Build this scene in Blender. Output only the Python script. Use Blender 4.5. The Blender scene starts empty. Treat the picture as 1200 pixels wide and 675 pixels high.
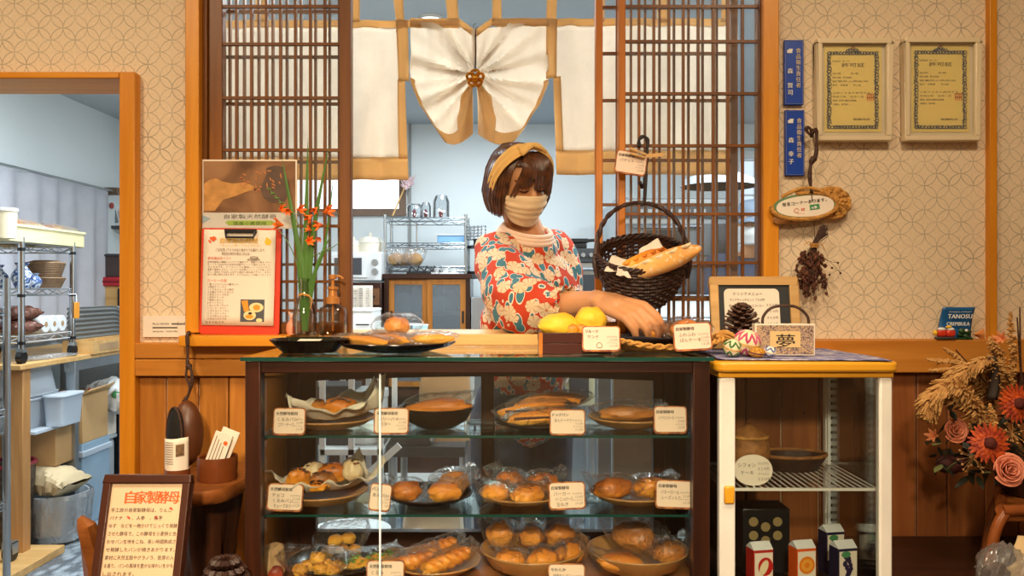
import bpy, bmesh, math, random
from mathutils import Vector, Matrix, noise, Euler
S = bpy.context.scene
C = S.collection
PI = math.pi
# ---------------------------------------------------------------- camera, exposure, world, lamps
F = 960.0
cd = bpy.data.cameras.new('camera'); cam = bpy.data.objects.new('camera', cd); C.objects.link(cam)
cd.sensor_width = 36; cd.lens = F * 36 / 1200; cd.clip_start = .05
cam.location = (0, 0, 1.2); cam.rotation_euler = (PI / 2, 0, 0)
S.camera = cam
vs = S.view_settings
vs.view_transform = 'Standard'; vs.look = 'None'; vs.gamma = 1; vs.use_curve_mapping = False
vs.exposure = 0.0
S.cycles.transparent_max_bounces = 40
S.cycles.max_bounces = 10
S.cycles.use_denoising = True
w = bpy.data.worlds.new('world'); S.world = w; w.use_nodes = True
w.node_tree.nodes['Background'].inputs[0].default_value = (.9, .8, .7, 1)
w.node_tree.nodes['Background'].inputs[1].default_value = .05
def lamp(name, loc, power, col, size, target=None, spread=PI, kind='AREA'):
    d = bpy.data.lights.new(name, kind); d.energy = power; d.color = col
    if kind == 'AREA':
        d.shape = 'DISK'; d.size = size; d.spread = spread
    else:
        d.shadow_soft_size = size
    o = bpy.data.objects.new(name, d); C.objects.link(o); o.location = loc
    if target: o.rotation_euler = (Vector(target) - Vector(loc)).to_track_quat('-Z', 'Y').to_euler()
    return o
WARM = (1, .79, .53)
COOL = (.86, .95, 1.0)
for n_, x_, y_, p_ in (('shop_lamp', -1.35, .95, 21), ('shop_lamp', -.25, .75, 18), ('shop_lamp', .85, .95, 16), ('shop_lamp', -.3, -.6, 12)):
    lamp(n_, (x_, y_, 2.42), p_, WARM, .30)
lamp('case_fill_light', (-.1, -1.35, 2.3), 9.5, WARM, .25, (-.08, 1.75, .55), math.radians(44))  # added unseen fill, aimed into the showcase to brighten the bread
for x_, y_, p_ in ((-.5, 2.95, 26), (.62, 2.9, 22), (1.5, 3.6, 40), (-1.75, 3.4, 46), (-.2, 4.9, 24)):
    lamp('kitchen_lamp', (x_, y_, 2.36), p_, COOL, .5)

# ---------------------------------------------------------------- helpers
def X(px, d): return (px - 600) / F * d
def Z(py, d): return 1.2 - (py - 337.5) / F * d
def P(px, py, d): return Vector((X(px, d), d, Z(py, d)))
def lin(c):
    def f(v): return v / 12.92 if v <= .04045 else ((v + .055) / 1.055) ** 2.4
    return (f(c[0] / 255), f(c[1] / 255), f(c[2] / 255), 1)
def T(*a): return Matrix.Translation(Vector(a))
def R(ax, deg): return Matrix.Rotation(math.radians(deg), 4, ax)
def SC(x, y, z): return Matrix.Diagonal((x, y, z, 1))
def interp(keys, t):
    if t <= keys[0][0]: return keys[0][1]
    for (a, va), (b, vb) in zip(keys, keys[1:]):
        if t <= b:
            k = (t - a) / (b - a) if b > a else 0
            k = k * k * (3 - 2 * k)
            return va + (vb - va) * k
    return keys[-1][1]
def spline(pts, n):
    pts = [Vector(p) for p in pts]
    if len(pts) < 3:
        return [pts[0].lerp(pts[1], i / n) for i in range(n + 1)]
    q = [pts[0] * 2 - pts[1]] + pts + [pts[-1] * 2 - pts[-2]]
    out = []; m = len(pts) - 1
    for i in range(n + 1):
        t = i / n * m; k = min(int(t), m - 1); f = t - k
        a, b, c, d = q[k:k + 4]
        out.append(.5 * ((2 * b) + (c - a) * f + (2 * a - 5 * b + 4 * c - d) * f * f + (3 * b - a - 3 * c + d) * f ** 3))
    return out

def rootloc(o):
    v = Vector((0, 0, 0))
    while o is not None:
        v = v + o.location; o = o.parent
    return v
class MB:
    def __init__(s): s.v = []; s.f = []
    def add(s, vs, fs, M=None):
        k = len(s.v)
        for v in vs: s.v.append(M @ Vector(v) if M is not None else Vector(v))
        for f in fs: s.f.append(tuple(i + k for i in f))
        return s
    def box(s, x0, x1, y0, y1, z0, z1, M=None):
        vs = [(x, y, z) for z in (z0, z1) for y in (y0, y1) for x in (x0, x1)]
        return s.add(vs, [(0, 2, 3, 1), (4, 5, 7, 6), (0, 1, 5, 4), (2, 6, 7, 3), (0, 4, 6, 2), (1, 3, 7, 5)], M)
    def cbox(s, c, d, M=None):
        return s.box(c[0] - d[0] / 2, c[0] + d[0] / 2, c[1] - d[1] / 2, c[1] + d[1] / 2, c[2] - d[2] / 2, c[2] + d[2] / 2, M)
    def prism(s, poly, h0, h1, M=None):         # polygon in XZ, extruded along Y
        n = len(poly)
        vs = [(x, h0, z) for x, z in poly] + [(x, h1, z) for x, z in poly]
        fs = [tuple(range(n)), tuple(range(2 * n - 1, n - 1, -1))] + [(i, i + n, (i + 1) % n + n, (i + 1) % n) for i in range(n)]
        return s.add(vs, fs, M)
    def tube(s, pts, r, n=8, M=None, cap=True, flat=None):
        pts = [Vector(p) for p in pts]; m = len(pts)
        rs = r if isinstance(r, (list, tuple)) else [r] * m
        vs = []; prev = None
        for i, p in enumerate(pts):
            t = (pts[min(i + 1, m - 1)] - pts[max(i - 1, 0)])
            t = t.normalized() if t.length > 1e-9 else Vector((0, 0, 1))
            if prev is None:
                u = t.cross(Vector((0, 0, 1)))
                if u.length < .1: u = t.cross(Vector((0, 1, 0)))
            else: u = prev - t * prev.dot(t)
            u.normalize(); prev = u; b = t.cross(u)
            fl = flat or 1
            for j in range(n):
                a = 2 * PI * j / n
                vs.append(p + u * math.cos(a) * rs[i] + b * math.sin(a) * rs[i] * fl)
        fs = []
        for i in range(m - 1):
            for j in range(n):
                fs.append((i * n + j, i * n + (j + 1) % n, (i + 1) * n + (j + 1) % n, (i + 1) * n + j))
        if cap: fs += [tuple(range(n - 1, -1, -1)), tuple((m - 1) * n + j for j in range(n))]
        return s.add(vs, fs, M)
    def lathe(s, prof, n=32, M=None, fn=None):
        vs = []; m = len(prof)
        for i, (r, z) in enumerate(prof):
            for j in range(n):
                a = 2 * PI * j / n; k = fn(i, a) if fn else 1
                vs.append((r * k * math.cos(a), r * k * math.sin(a), z))
        fs = [(i * n + j, i * n + (j + 1) % n, (i + 1) * n + (j + 1) % n, (i + 1) * n + j) for i in range(m - 1) for j in range(n)]
        if prof[0][0] > 1e-6: fs.append(tuple(range(n - 1, -1, -1)))
        if prof[-1][0] > 1e-6: fs.append(tuple((m - 1) * n + j for j in range(n)))
        return s.add(vs, fs, M)
    def ball(s, r, M=None, nu=20, nv=12, amp=0, fr=1, seed=0, pw=1.0):   # ellipsoid with optional lumps
        vs = []; rx, ry, rz = r
        for i in range(nv + 1):
            t = PI * i / nv
            for j in range(nu):
                a = 2 * PI * j / nu
                st, ct = math.sin(t), math.cos(t)
                sg = lambda q: math.copysign(abs(q) ** pw, q)
                v = Vector((sg(st) * sg(math.cos(a)), sg(st) * sg(math.sin(a)), sg(ct)))
                k = 1 + amp * noise.noise(v * fr + Vector((seed * 7.3, seed * 3.1, seed))) if amp else 1
                vs.append((v.x * rx * k, v.y * ry * k, v.z * rz * k))
        fs = [(i * nu + j, (i + 1) * nu + j, (i + 1) * nu + (j + 1) % nu, i * nu + (j + 1) % nu) for i in range(nv) for j in range(nu)]
        return s.add(vs, fs, M)
    def grid(s, fn, nu, nv, M=None, thick=0, wrap=False):
        vs = [fn(i / nu, j / nv) for j in range(nv + 1) for i in range(nu + 1)]
        n = nu + 1
        fs = [(j * n + i, j * n + i + 1, (j + 1) * n + i + 1, (j + 1) * n + i) for j in range(nv) for i in range(nu)]
        return s.add(vs, fs, M)
    def disc(s, r, n=24, M=None, rz=None):
        vs = [(r * math.cos(2 * PI * j / n), 0, (rz or r) * math.sin(2 * PI * j / n)) for j in range(n)]
        return s.add(vs, [tuple(range(n))], M)
    def build(s, name, mat=None, parent=None, bevel=0, ang=38, flat=False, solid=0, subd=0, local=False, seg=2):
        me = bpy.data.meshes.new(name)
        off = Vector((0, 0, 0)) if local or parent is None else rootloc(parent)
        me.from_pydata([tuple(v - off) for v in s.v], [], s.f); me.validate()
        bm = bmesh.new(); bm.from_mesh(me); bmesh.ops.remove_doubles(bm, verts=bm.verts, dist=1e-6)
        if not solid: bmesh.ops.recalc_face_normals(bm, faces=bm.faces)
        bm.to_mesh(me); bm.free()
        if not flat and len(me.polygons):
            me.shade_smooth(); me.set_sharp_from_angle(angle=math.radians(ang))
        o = bpy.data.objects.new(name, me); C.objects.link(o)
        if parent is not None: o.parent = parent
        if mat: me.materials.append(mat)
        if bevel:
            b = o.modifiers.new('bevel', 'BEVEL'); b.width = bevel; b.segments = seg; b.limit_method = 'ANGLE'; b.angle_limit = math.radians(40)
        if solid:
            b = o.modifiers.new('solid', 'SOLIDIFY'); b.thickness = solid; b.offset = 0
        if subd:
            b = o.modifiers.new('subd', 'SUBSURF'); b.levels = subd; b.render_levels = subd
        return o
def tag(o, label=None, cat=None, group=None, kind=None):
    if label: o['label'] = label
    if cat: o['category'] = cat
    if group: o['group'] = group
    if kind: o['kind'] = kind
    return o
def thing(name, label, cat, loc=(0, 0, 0), rotz=0, group=None):
    o = bpy.data.objects.new(name, None); C.objects.link(o); o.empty_display_size = .05
    o.location = loc; o.rotation_euler = (0, 0, math.radians(rotz))
    return tag(o, label, cat, group)
def dup(root, loc=None, rotz=None, label=None, group=None, scale=None):
    def cp(o, par):
        c = o.copy(); C.objects.link(c); c.parent = par
        for ch in o.children: cp(ch, c)
        return c
    r = cp(root, None)
    if loc is not None: r.location = loc
    if rotz is not None: r.rotation_euler = (0, 0, math.radians(rotz))
    if label: r['label'] = label
    if group: r['group'] = group
    if scale: r.scale = (scale,) * 3
    return r
def struct(name, mb, m, parent=None, **k):
    o = mb.build(name, m, parent, **k)
    if parent is None: o['kind'] = 'structure'
    return o
# text as flat mesh in the XZ plane, facing -Y
_tc = {}
def textmesh(body, res=2):
    key = (body, res)
    if key not in _tc:
        c = bpy.data.curves.new('t', 'FONT'); c.body = body; c.size = 1; c.resolution_u = res
        o = bpy.data.objects.new('t', c); C.objects.link(o)
        bpy.context.view_layer.update()
        dg = bpy.context.evaluated_depsgraph_get()
        m = bpy.data.meshes.new_from_object(o.evaluated_get(dg))
        vs = [(v.co.x, 0, v.co.y) for v in m.vertices]; fs = [tuple(p.vertices) for p in m.polygons]
        bpy.data.objects.remove(o); bpy.data.curves.remove(c); bpy.data.meshes.remove(m)
        xs = [v[0] for v in vs] or [0]
        _tc[key] = (vs, fs, min(xs), max(xs))
    return _tc[key]
def text(mb, body, x, y, z, size, M=None, align='l', fit=None, res=2, bold=0):
    vs, fs, a, b = textmesh(body, res)
    wd = (b - a) * size; sx = 1
    if fit: sx = fit / wd; wd = fit
    x0 = x - (a * size * sx) - {'l': 0, 'c': wd / 2, 'r': wd}[align]
    m = T(x0, y, z) @ SC(size * sx, 1, size)
    if M is not None: m = M @ m
    mb.add(vs, fs, m)
    if bold:
        mb.add(vs, fs, (M if M is not None else Matrix()) @ T(x0 + bold, y - .00005, z) @ SC(size * sx, 1, size))
    return mb
def remesh(mb, voxel, smooth=6, fac=.5):      # union of overlapping closed pieces into one surface
    me = bpy.data.meshes.new('tmp'); me.from_pydata([tuple(v) for v in mb.v], [], mb.f)
    bm = bmesh.new(); bm.from_mesh(me); bmesh.ops.remove_doubles(bm, verts=bm.verts, dist=1e-6)
    bmesh.ops.recalc_face_normals(bm, faces=bm.faces); bm.to_mesh(me); bm.free()
    o = bpy.data.objects.new('tmp', me); C.objects.link(o)
    m = o.modifiers.new('r', 'REMESH'); m.mode = 'VOXEL'; m.voxel_size = voxel
    if smooth:
        q = o.modifiers.new('s', 'SMOOTH'); q.iterations = smooth; q.factor = fac
    bpy.context.view_layer.update()
    e = bpy.data.meshes.new_from_object(o.evaluated_get(bpy.context.evaluated_depsgraph_get()))
    out = MB(); out.v = [v.co.copy() for v in e.vertices]; out.f = [tuple(p.vertices) for p in e.polygons]
    bpy.data.objects.remove(o); bpy.data.meshes.remove(me); bpy.data.meshes.remove(e)
    return out

# ---------------------------------------------------------------- materials
class NT:
    def __init__(s, name):
        s.m = bpy.data.materials.new(name); s.m.use_nodes = True
        s.t = s.m.node_tree; s.t.nodes.clear()
        s.out = s.n('ShaderNodeOutputMaterial')
    def n(s, typ, **k):
        x = s.t.nodes.new(typ)
        for a, b in k.items(): setattr(x, a, b)
        return x
    def l(s, a, b): s.t.links.new(a, b)
    def sv(s, node, key, v):
        if hasattr(v, 'is_output'): s.l(v, node.inputs[key])
        else: node.inputs[key].default_value = v
    def math(s, op, a, b=0.0, c=None, clamp=False):
        x = s.n('ShaderNodeMath', operation=op); x.use_clamp = clamp
        s.sv(x, 0, a); s.sv(x, 1, b)
        if c is not None: s.sv(x, 2, c)
        return x.outputs[0]
    def mix(s, f, a, b, typ='MIX'):
        x = s.n('ShaderNodeMix', data_type='RGBA', blend_type=typ)
        s.sv(x, 0, f); s.sv(x, 6, a); s.sv(x, 7, b); return x.outputs[2]
    def ramp(s, f, *st):
        x = s.n('ShaderNodeValToRGB'); e = x.color_ramp.elements
        while len(e) < len(st): e.new(.5)
        for q, (p, c) in zip(e, st): q.position = p; q.color = c
        s.l(f, x.inputs[0]); return x.outputs[0]
    def coord(s, kind='Object', scale=(1, 1, 1), rot=(0, 0, 0), loc=(0, 0, 0)):
        a = s.n('ShaderNodeTexCoord'); b = s.n('ShaderNodeMapping')
        b.inputs['Scale'].default_value = scale; b.inputs['Rotation'].default_value = rot; b.inputs['Location'].default_value = loc
        s.l(a.outputs[kind], b.inputs['Vector']); return b.outputs[0]
    def noise(s, v, sc, det=3, dist=0, rough=.5):
        x = s.n('ShaderNodeTexNoise'); x.inputs['Scale'].default_value = sc; x.inputs['Detail'].default_value = det
        x.inputs['Distortion'].default_value = dist; x.inputs['Roughness'].default_value = rough
        if v is not None: s.l(v, x.inputs['Vector'])
        return x.outputs['Fac']
    def bump(s, h, st, dist=.01):
        x = s.n('ShaderNodeBump'); x.inputs['Strength'].default_value = st; x.inputs['Distance'].default_value = dist
        s.l(h, x.inputs['Height']); return x.outputs[0]
    def bsdf(s, col, rough=.5, metal=0, spec=.5, normal=None, **k):
        x = s.n('ShaderNodeBsdfPrincipled')
        s.sv(x, 'Base Color', col); s.sv(x, 'Roughness', rough); s.sv(x, 'Metallic', metal); s.sv(x, 'Specular IOR Level', spec)
        if normal is not None: s.l(normal, x.inputs['Normal'])
        for a, b in k.items(): s.sv(x, a.replace('_', ' '), b)
        return x.outputs[0]
    def done(s, sh): s.l(sh, s.out.inputs['Surface']); return s.m
def pbr(name, col, rough=.5, metal=0, var=.08, vs_=8, bump=0, bs=60, spec=.5, col2=None, **k):
    t = NT(name); v = t.coord()
    c = lin(col); f = t.noise(v, vs_, 4)
    if col2: cc = t.ramp(f, (.35, c), (.65, lin(col2)))
    else: cc = t.ramp(f, (.3, tuple(q * (1 - var) for q in c[:3]) + (1,)), (.7, tuple(min(1, q * (1 + var)) for q in c[:3]) + (1,)))
    nm = t.bump(t.noise(v, bs, 4), bump) if bump else None
    return t.done(t.bsdf(cc, rough, metal, spec, nm, **k))
def wood(name, c1, c2, axis='z', rough=.42, sc=14, isl=True, knots=False, coat=0, spec=.4):
    t = NT(name); k = .07
    v = t.coord(scale={'x': (k, 1, 1), 'y': (1, k, 1), 'z': (1, 1, k)}[axis])
    if isl:
        g = t.n('ShaderNodeNewGeometry')
        off = t.n('ShaderNodeVectorMath', operation='ADD'); t.l(v, off.inputs[0])
        sc3 = t.n('ShaderNodeVectorMath', operation='SCALE'); sc3.inputs[0].default_value = (5, 7, 3); t.l(g.outputs['Random Per Island'], sc3.inputs[3])
        t.l(sc3.outputs[0], off.inputs[1]); v = off.outputs[0]
    f = t.noise(v, sc, 6, 1.2, .6)
    f2 = t.noise(v, sc * 6, 3, .3)
    f = t.math('ADD', t.math('MULTIPLY', f, .8), t.math('MULTIPLY', f2, .2))
    col = t.ramp(f, (.34, lin(c1)), (.52, lin(tuple((a + b) / 2 for a, b in zip(c1, c2)))), (.66, lin(c2)))
    if isl:
        hv = t.n('ShaderNodeHueSaturation'); t.l(col, hv.inputs['Color'])
        t.l(t.math('MULTIPLY_ADD', g.outputs['Random Per Island'], .3, .85), hv.inputs['Value']); col = hv.outputs[0]
    if knots:
        kv = t.coord(scale=(1, 1, .8) if axis == 'z' else (.8, 1, 1)); vo = t.n('ShaderNodeTexVoronoi'); vo.inputs['Scale'].default_value = 4.2; t.l(kv, vo.inputs['Vector'])
        m = t.math('LESS_THAN', vo.outputs['Distance'], .042); col = t.mix(t.math('MULTIPLY', m, .8), col, lin((70, 35, 15)))
    nm = t.bump(f, .12, .004)
    return t.done(t.bsdf(col, rough, 0, spec, nm, Coat_Weight=coat))
def clearmat(name, tint=(1, 1, 1), gloss=.06, rough=.02, haze=0.0, hazecol=(1, 1, 1), bump=0, bs=30, fres=True, fm=.85):
    t = NT(name)
    tr = t.n('ShaderNodeBsdfTransparent'); tr.inputs[0].default_value = tint + (1,)
    gl = t.n('ShaderNodeBsdfGlossy'); gl.inputs['Roughness'].default_value = rough; gl.inputs['Color'].default_value = (1, 1, 1, 1)
    f = None
    nm = None
    if bump:
        v = t.coord(); h = t.noise(v, bs, 3, 1.5); nm = t.bump(h, bump, .01); t.l(nm, gl.inputs['Normal'])
    if fres:
        fr = t.n('ShaderNodeFresnel'); fr.inputs[0].default_value = 1.45
        if nm is not None: t.l(nm, fr.inputs['Normal'])
        f = t.math('MULTIPLY_ADD', fr.outputs[0], fm, gloss, clamp=True)
    else: f = gloss
    mx = t.n('ShaderNodeMixShader'); t.sv(mx, 0, f); t.l(tr.outputs[0], mx.inputs[1]); t.l(gl.outputs[0], mx.inputs[2])
    sh = mx.outputs[0]
    if haze:
        df = t.n('ShaderNodeBsdfDiffuse'); df.inputs[0].default_value = hazecol + (1,)
        m2 = t.n('ShaderNodeMixShader'); m2.inputs[0].default_value = haze
        t.l(sh, m2.inputs[1]); t.l(df.outputs[0], m2.inputs[2]); sh = m2.outputs[0]
    return t.done(sh)
def emit(name, col, st):
    t = NT(name); e = t.n('ShaderNodeEmission'); e.inputs[0].default_value = lin(col); e.inputs[1].default_value = st
    return t.done(e.outputs[0])
def cloth(name, col, trans=.4, scale=900, var=.1, rough=.9):
    t = NT(name); v = t.coord()
    f = t.math('MULTIPLY_ADD', t.noise(v, 14, 4), .6, .2)
    wv = t.noise(t.coord(scale=(1, 1, .08)), scale, 2); wv2 = t.noise(t.coord(scale=(.08, 1, 1)), scale, 2)
    h = t.math('ADD', wv, wv2)
    c = lin(col); cc = t.ramp(t.math('ADD', t.math('MULTIPLY', f, .6), t.math('MULTIPLY', h, .2)), (.3, tuple(q * (1 - var) for q in c[:3]) + (1,)), (.7, tuple(min(1, q * (1 + var)) for q in c[:3]) + (1,)))
    nm = t.bump(h, .15, .002)
    b = t.bsdf(cc, rough, 0, .1, nm)
    if not trans: return t.done(b)
    tl = t.n('ShaderNodeBsdfTranslucent'); t.l(cc, tl.inputs[0])
    mx = t.n('ShaderNodeMixShader'); mx.inputs[0].default_value = trans; t.l(b, mx.inputs[1]); t.l(tl.outputs[0], mx.inputs[2])
    return t.done(mx.outputs[0])
def wallpaper():
    t = NT('wallpaper'); a = 0.0440
    v = t.coord(scale=(1 / a, 0, 1 / a), rot=(0, math.radians(45), 0))
    # mapping order: scale, rotate (y), translate
    fr = t.n('ShaderNodeVectorMath', operation='FRACTION'); t.l(v, fr.inputs[0])
    ds = []
    for cx in (0, 1):
        for cz in (0, 1):
            d = t.n('ShaderNodeVectorMath', operation='DISTANCE'); t.l(fr.outputs[0], d.inputs[0]); d.inputs[1].default_value = (cx, 0, cz)
            ds.append(t.math('ABSOLUTE', t.math('SUBTRACT', d.outputs['Value'], .7071)))
    m = t.math('MINIMUM', t.math('MINIMUM', ds[0], ds[1]), t.math('MINIMUM', ds[2], ds[3]))
    vv = t.coord()
    big = t.noise(vv, 14, 2)
    wd = t.math('MULTIPLY_ADD', big, .05, .008)
    ln = t.math('SUBTRACT', 1, t.math('DIVIDE', m, wd), clamp=True)
    ln = t.math('MULTIPLY', t.math('POWER', ln, .7), t.math('MULTIPLY_ADD', t.noise(vv, 22, 1), 1.2, .0, clamp=True))
    base = t.ramp(t.noise(vv, 160, 3), (.3, lin((224, 200, 168))), (.7, lin((234, 212, 182))))
    col = t.mix(ln, base, lin((138, 128, 112)))
    return t.done(t.bsdf(col, .75, 0, .15, t.bump(t.noise(vv, 300, 2), .15, .002)))
M = {}
M['wallpaper'] = wallpaper()
M['honey'] = wood('honey_pine', (202, 124, 20), (222, 148, 38), 'z', .4)
M['honey_h'] = wood('honey_pine_across', (202, 124, 20), (222, 148, 38), 'x', .4)
M['panel'] = wood('cedar_boards', (150, 88, 26), (192, 124, 50), 'z', .42, knots=True)
M['beam'] = wood('cedar_beam', (178, 108, 34), (210, 142, 62), 'x', .4, knots=True, sc=9)
M['redwood'] = wood('red_cedar', (104, 52, 24), (150, 84, 40), 'z', .4)
M['lattice'] = wood('lattice_wood', (100, 56, 14), (142, 84, 24), 'z', .4)
M['lattice_h'] = wood('lattice_wood_across', (100, 56, 14), (142, 84, 24), 'x', .4)
M['stile_light'] = wood('stile_wood', (176, 98, 18), (200, 122, 34), 'z', .38)
M['darkwood'] = wood('dark_brown_wood', (38, 18, 10), (70, 34, 18), 'z', .32, coat=.2)
M['darkwood_h'] = wood('dark_brown_wood_across', (38, 18, 10), (70, 34, 18), 'x', .32, coat=.2)
M['bench'] = wood('bench_wood', (44, 24, 16), (66, 38, 26), 'x', .35)
M['burl'] = wood('burl_wood', (110, 58, 24), (170, 104, 48), 'x', .35, sc=9)
M['stump'] = wood('stump_wood', (44, 22, 12), (92, 48, 22), 'z', .45, sc=20)
M['pale_wood'] = wood('pale_wood', (196, 150, 90), (222, 182, 120), 'x', .5)
M['glass'] = clearmat('clear_glass', (.95, .98, .97), .01)
M['pane'] = clearmat('window_pane', (.97, .98, .98), .0, .02, .03)
M['glass_shelf'] = clearmat('shelf_glass', (.88, .95, .93), .02)
M['glass_edge'] = pbr('glass_edge', (22, 66, 58), .15, 0, .1)
M['plastic'] = clearmat('clear_bag', (.99, .99, .99), .012, .045, .012, bump=.85, bs=48, fm=.6)
M['film'] = clearmat('clear_film', (.96, .97, .97), .06, .12, .10, bump=.7, bs=30)
M['tub'] = clearmat('translucent_tub', (.80, .86, .92), .03, .25, .55, (.74, .82, .9))
M['white'] = pbr('white_plastic', (226, 228, 228), .4)
M['white_enamel'] = pbr('white_enamel', (232, 228, 220), .35)
M['yellow_top'] = pbr('yellow_lacquer', (226, 160, 40), .3, 0, .05)
M['kitchen_wall'] = pbr('kitchen_wall', (226, 234, 236), .55, 0, .02, 2)
M['ceiling'] = pbr('ceiling_white', (205, 208, 208), .8, 0, .02)
M['steel'] = pbr('brushed_steel', (176, 182, 186), .3, .85, .06)
M['chrome'] = pbr('chrome_wire', (200, 206, 210), .2, 1, .03)
M['dkgrey'] = pbr('dark_grey', (60, 62, 66), .45)
M['black'] = pbr('black_plastic', (22, 22, 24), .35)
M['ink'] = pbr('black_ink', (40, 30, 28), .8, 0, .1)
M['ink_soft'] = pbr('brown_ink', (120, 98, 84), .8, 0, .1)
M['ink_orange'] = pbr('orange_ink', (232, 96, 30), .7)
M['ink_yellow'] = pbr('yellow_ink', (240, 190, 50), .7)
M['ink_red'] = pbr('red_ink', (214, 84, 60), .7)
M['ink_white'] = pbr('white_ink', (235, 232, 222), .7)
M['ink_green'] = pbr('green_ink', (70, 140, 90), .7)
M['paper'] = pbr('cream_paper', (236, 222, 204), .8, 0, .03)
M['card'] = pbr('card_paper', (232, 206, 184), .7, 0, .03)
M['card_edge'] = pbr('card_border', (196, 120, 58), .7, 0, .3, 90, col2=(124, 58, 26))
M['kraft'] = pbr('kraft_paper', (176, 140, 100), .7, 0, .12, 6, .3, 12)
M['parch'] = pbr('parchment', (216, 202, 184), .6, 0, .05, 6, .2, 14)
M['cardboard'] = pbr('cardboard', (196, 156, 104), .75, 0, .05)
M['red_board'] = pbr('red_board', (214, 58, 28), .45, 0, .04)
M['blue_sign'] = pbr('blue_sign', (20, 66, 168), .35, 0, .04)
M['linen'] = cloth('linen', (244, 236, 224), .5)
M['linen_tan'] = cloth('linen_tan', (236, 204, 154), .4)
M['curtain'] = cloth('sheer_curtain', (226, 226, 232), .4)
M['gold'] = pbr('gold_cord', (224, 160, 50), .25, .8, .2, 60)
M['rope'] = pbr('straw_rope', (196, 140, 66), .8, 0, .3, 60, .6, 120)
M['branch'] = pbr('dark_branch', (66, 38, 24), .6, 0, .3, 40, .5, 90)
M['wicker'] = pbr('dark_wicker', (52, 27, 17), .45, 0, .4, 50, .3, 200)
M['wicker_tan'] = pbr('tan_wicker', (150, 98, 46), .6, 0, .35, 60, .4, 160)
M['lacquer'] = pbr('black_lacquer', (24, 16, 14), .18, 0, .2)
M['red_lacquer'] = pbr('red_brown_lacquer', (66, 26, 18), .28, 0, .15)
M['plate_dark'] = pbr('dark_plate', (34, 24, 20), .2)
M['plate_tan'] = pbr('tan_plate', (176, 128, 76), .3, 0, .12, 20)
M['plate_wood'] = wood('wooden_plate', (166, 116, 66), (196, 146, 90), 'x', .4)
# ---------------------------------------------------------------- structure
WY = 2.10                                        # front face of the shop wall
def floor_mat():
    t = NT('speckled_floor'); v = t.coord()
    vo = t.n('ShaderNodeTexVoronoi'); vo.inputs['Scale'].default_value = 26; t.l(t.coord(scale=(1, .55, 1)), vo.inputs['Vector'])
    f = t.math('MULTIPLY', vo.outputs['Distance'], 1.3)
    col = t.ramp(f, (.25, lin((176, 190, 202))), (.6, lin((138, 152, 164))), (.85, lin((72, 82, 92))))
    col = t.mix(.3, col, t.ramp(t.noise(v, 120, 3), (.4, lin((80, 92, 100))), (.6, lin((176, 186, 194)))))
    return t.done(t.bsdf(col, .35, 0, .4))
struct('floor_kitchen', MB().box(-2.9, 2.7, 2.16, 6.1, -.06, 0), floor_mat())
struct('floor', MB().box(-2.6, 2.7, -1.7, 2.16, -.06, 0), M['bench'])
struct('ceiling', MB().box(-2.7, 2.8, -1.8, 2.1, 2.5, 2.56), M['ceiling'])
struct('ceiling_kitchen', MB().box(-2.9, 2.7, 2.1, 6.1, 2.4, 2.5), pbr('kitchen_ceiling', (176, 186, 192), .8, 0, .02))
struct('wall_left', MB().box(-2.7, -2.6, -1.7, 2.1, 0, 2.5), M['wallpaper'])
struct('wall_right', MB().box(2.7, 2.8, -1.7, 2.1, 0, 2.5), M['wallpaper'])
struct('wall_rear', MB().box(-2.7, 2.8, -1.8, -1.7, 0, 2.5), pbr('plaster', (196, 170, 138), .8))
XD = X(146, 2.1)                                 # doorway right edge
ZH = Z(94, 2.1)                                  # doorway head
XL, XR = X(235, 2.08), X(893, 2.08)              # pass-through opening
wf = MB()
wf.box(-2.6, XD, WY, 2.14, ZH, 2.5)
wf.box(XD, XL, WY, 2.14, .4, 2.5)
wf.box(XR, 2.7, WY, 2.14, .4, 2.5)
wf.box(XL, XR, WY, 2.14, 2.25, 2.5)
struct('wall_front', wf, M['wallpaper'])
CX0, CX1 = -.535, .425                            # gap in the low wall behind the display case
lw = MB()
lw.box(XD, CX0, 2.115, 2.20, 0, 1.05); lw.box(CX1, 2.7, 2.115, 2.20, 0, 1.05); lw.box(CX0, CX1, 2.115, 2.20, 0, .52)
struct('wall_low', lw, M['redwood'])
def boards(x0, x1, z0, z1, wd, seed):
    random.seed(seed); b = MB(); x = x0
    while x < x1 - .01:
        w_ = min(wd * random.uniform(.75, 1.15), x1 - x)
        if x1 - (x + w_) < .03: w_ = x1 - x
        b.box(x, x + w_ - .003, 2.092, 2.117, z0, z1); x += w_
    return b
struct('trim_panelling_left', boards(X(158, 2.07), CX0, 0, Z(441, 2.1), .085, 3), M['panel'], bevel=.003)
struct('trim_panelling_right', boards(CX1, 2.6, 0, Z(437, 2.1), .085, 5), wood('red_cedar_boards', (120, 66, 32), (160, 98, 52), 'z', .4, knots=True), bevel=.003)
struct('trim_beam_left', MB().box(X(158, 2.07), CX0, 2.07, 2.117, Z(441, 2.07), Z(421, 2.07)).box(X(158, 2.07), CX0, 2.068, 2.117, Z(420.5, 2.07), Z(402, 2.07)), M['beam'], bevel=.003)
struct('trim_beam_right', MB().box(CX1, 2.6, 2.06, 2.117, Z(437, 2.06), Z(398, 2.06)), M['beam'], bevel=.003)
# door casing
dc = MB()
dc.box(XD, X(158, 2.07), 2.07, 2.22, 0, Z(84, 2.07))
struct('door_1', MB().box(XD, X(158, 2.07), 2.07, 2.24, 0, Z(84, 2.07)), M['honey'], bevel=.003)
struct('trim_door_head', MB().box(-2.6, XD, 2.07, 2.24, ZH - .003, Z(84, 2.07)), M['honey_h'], bevel=.003)
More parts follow.
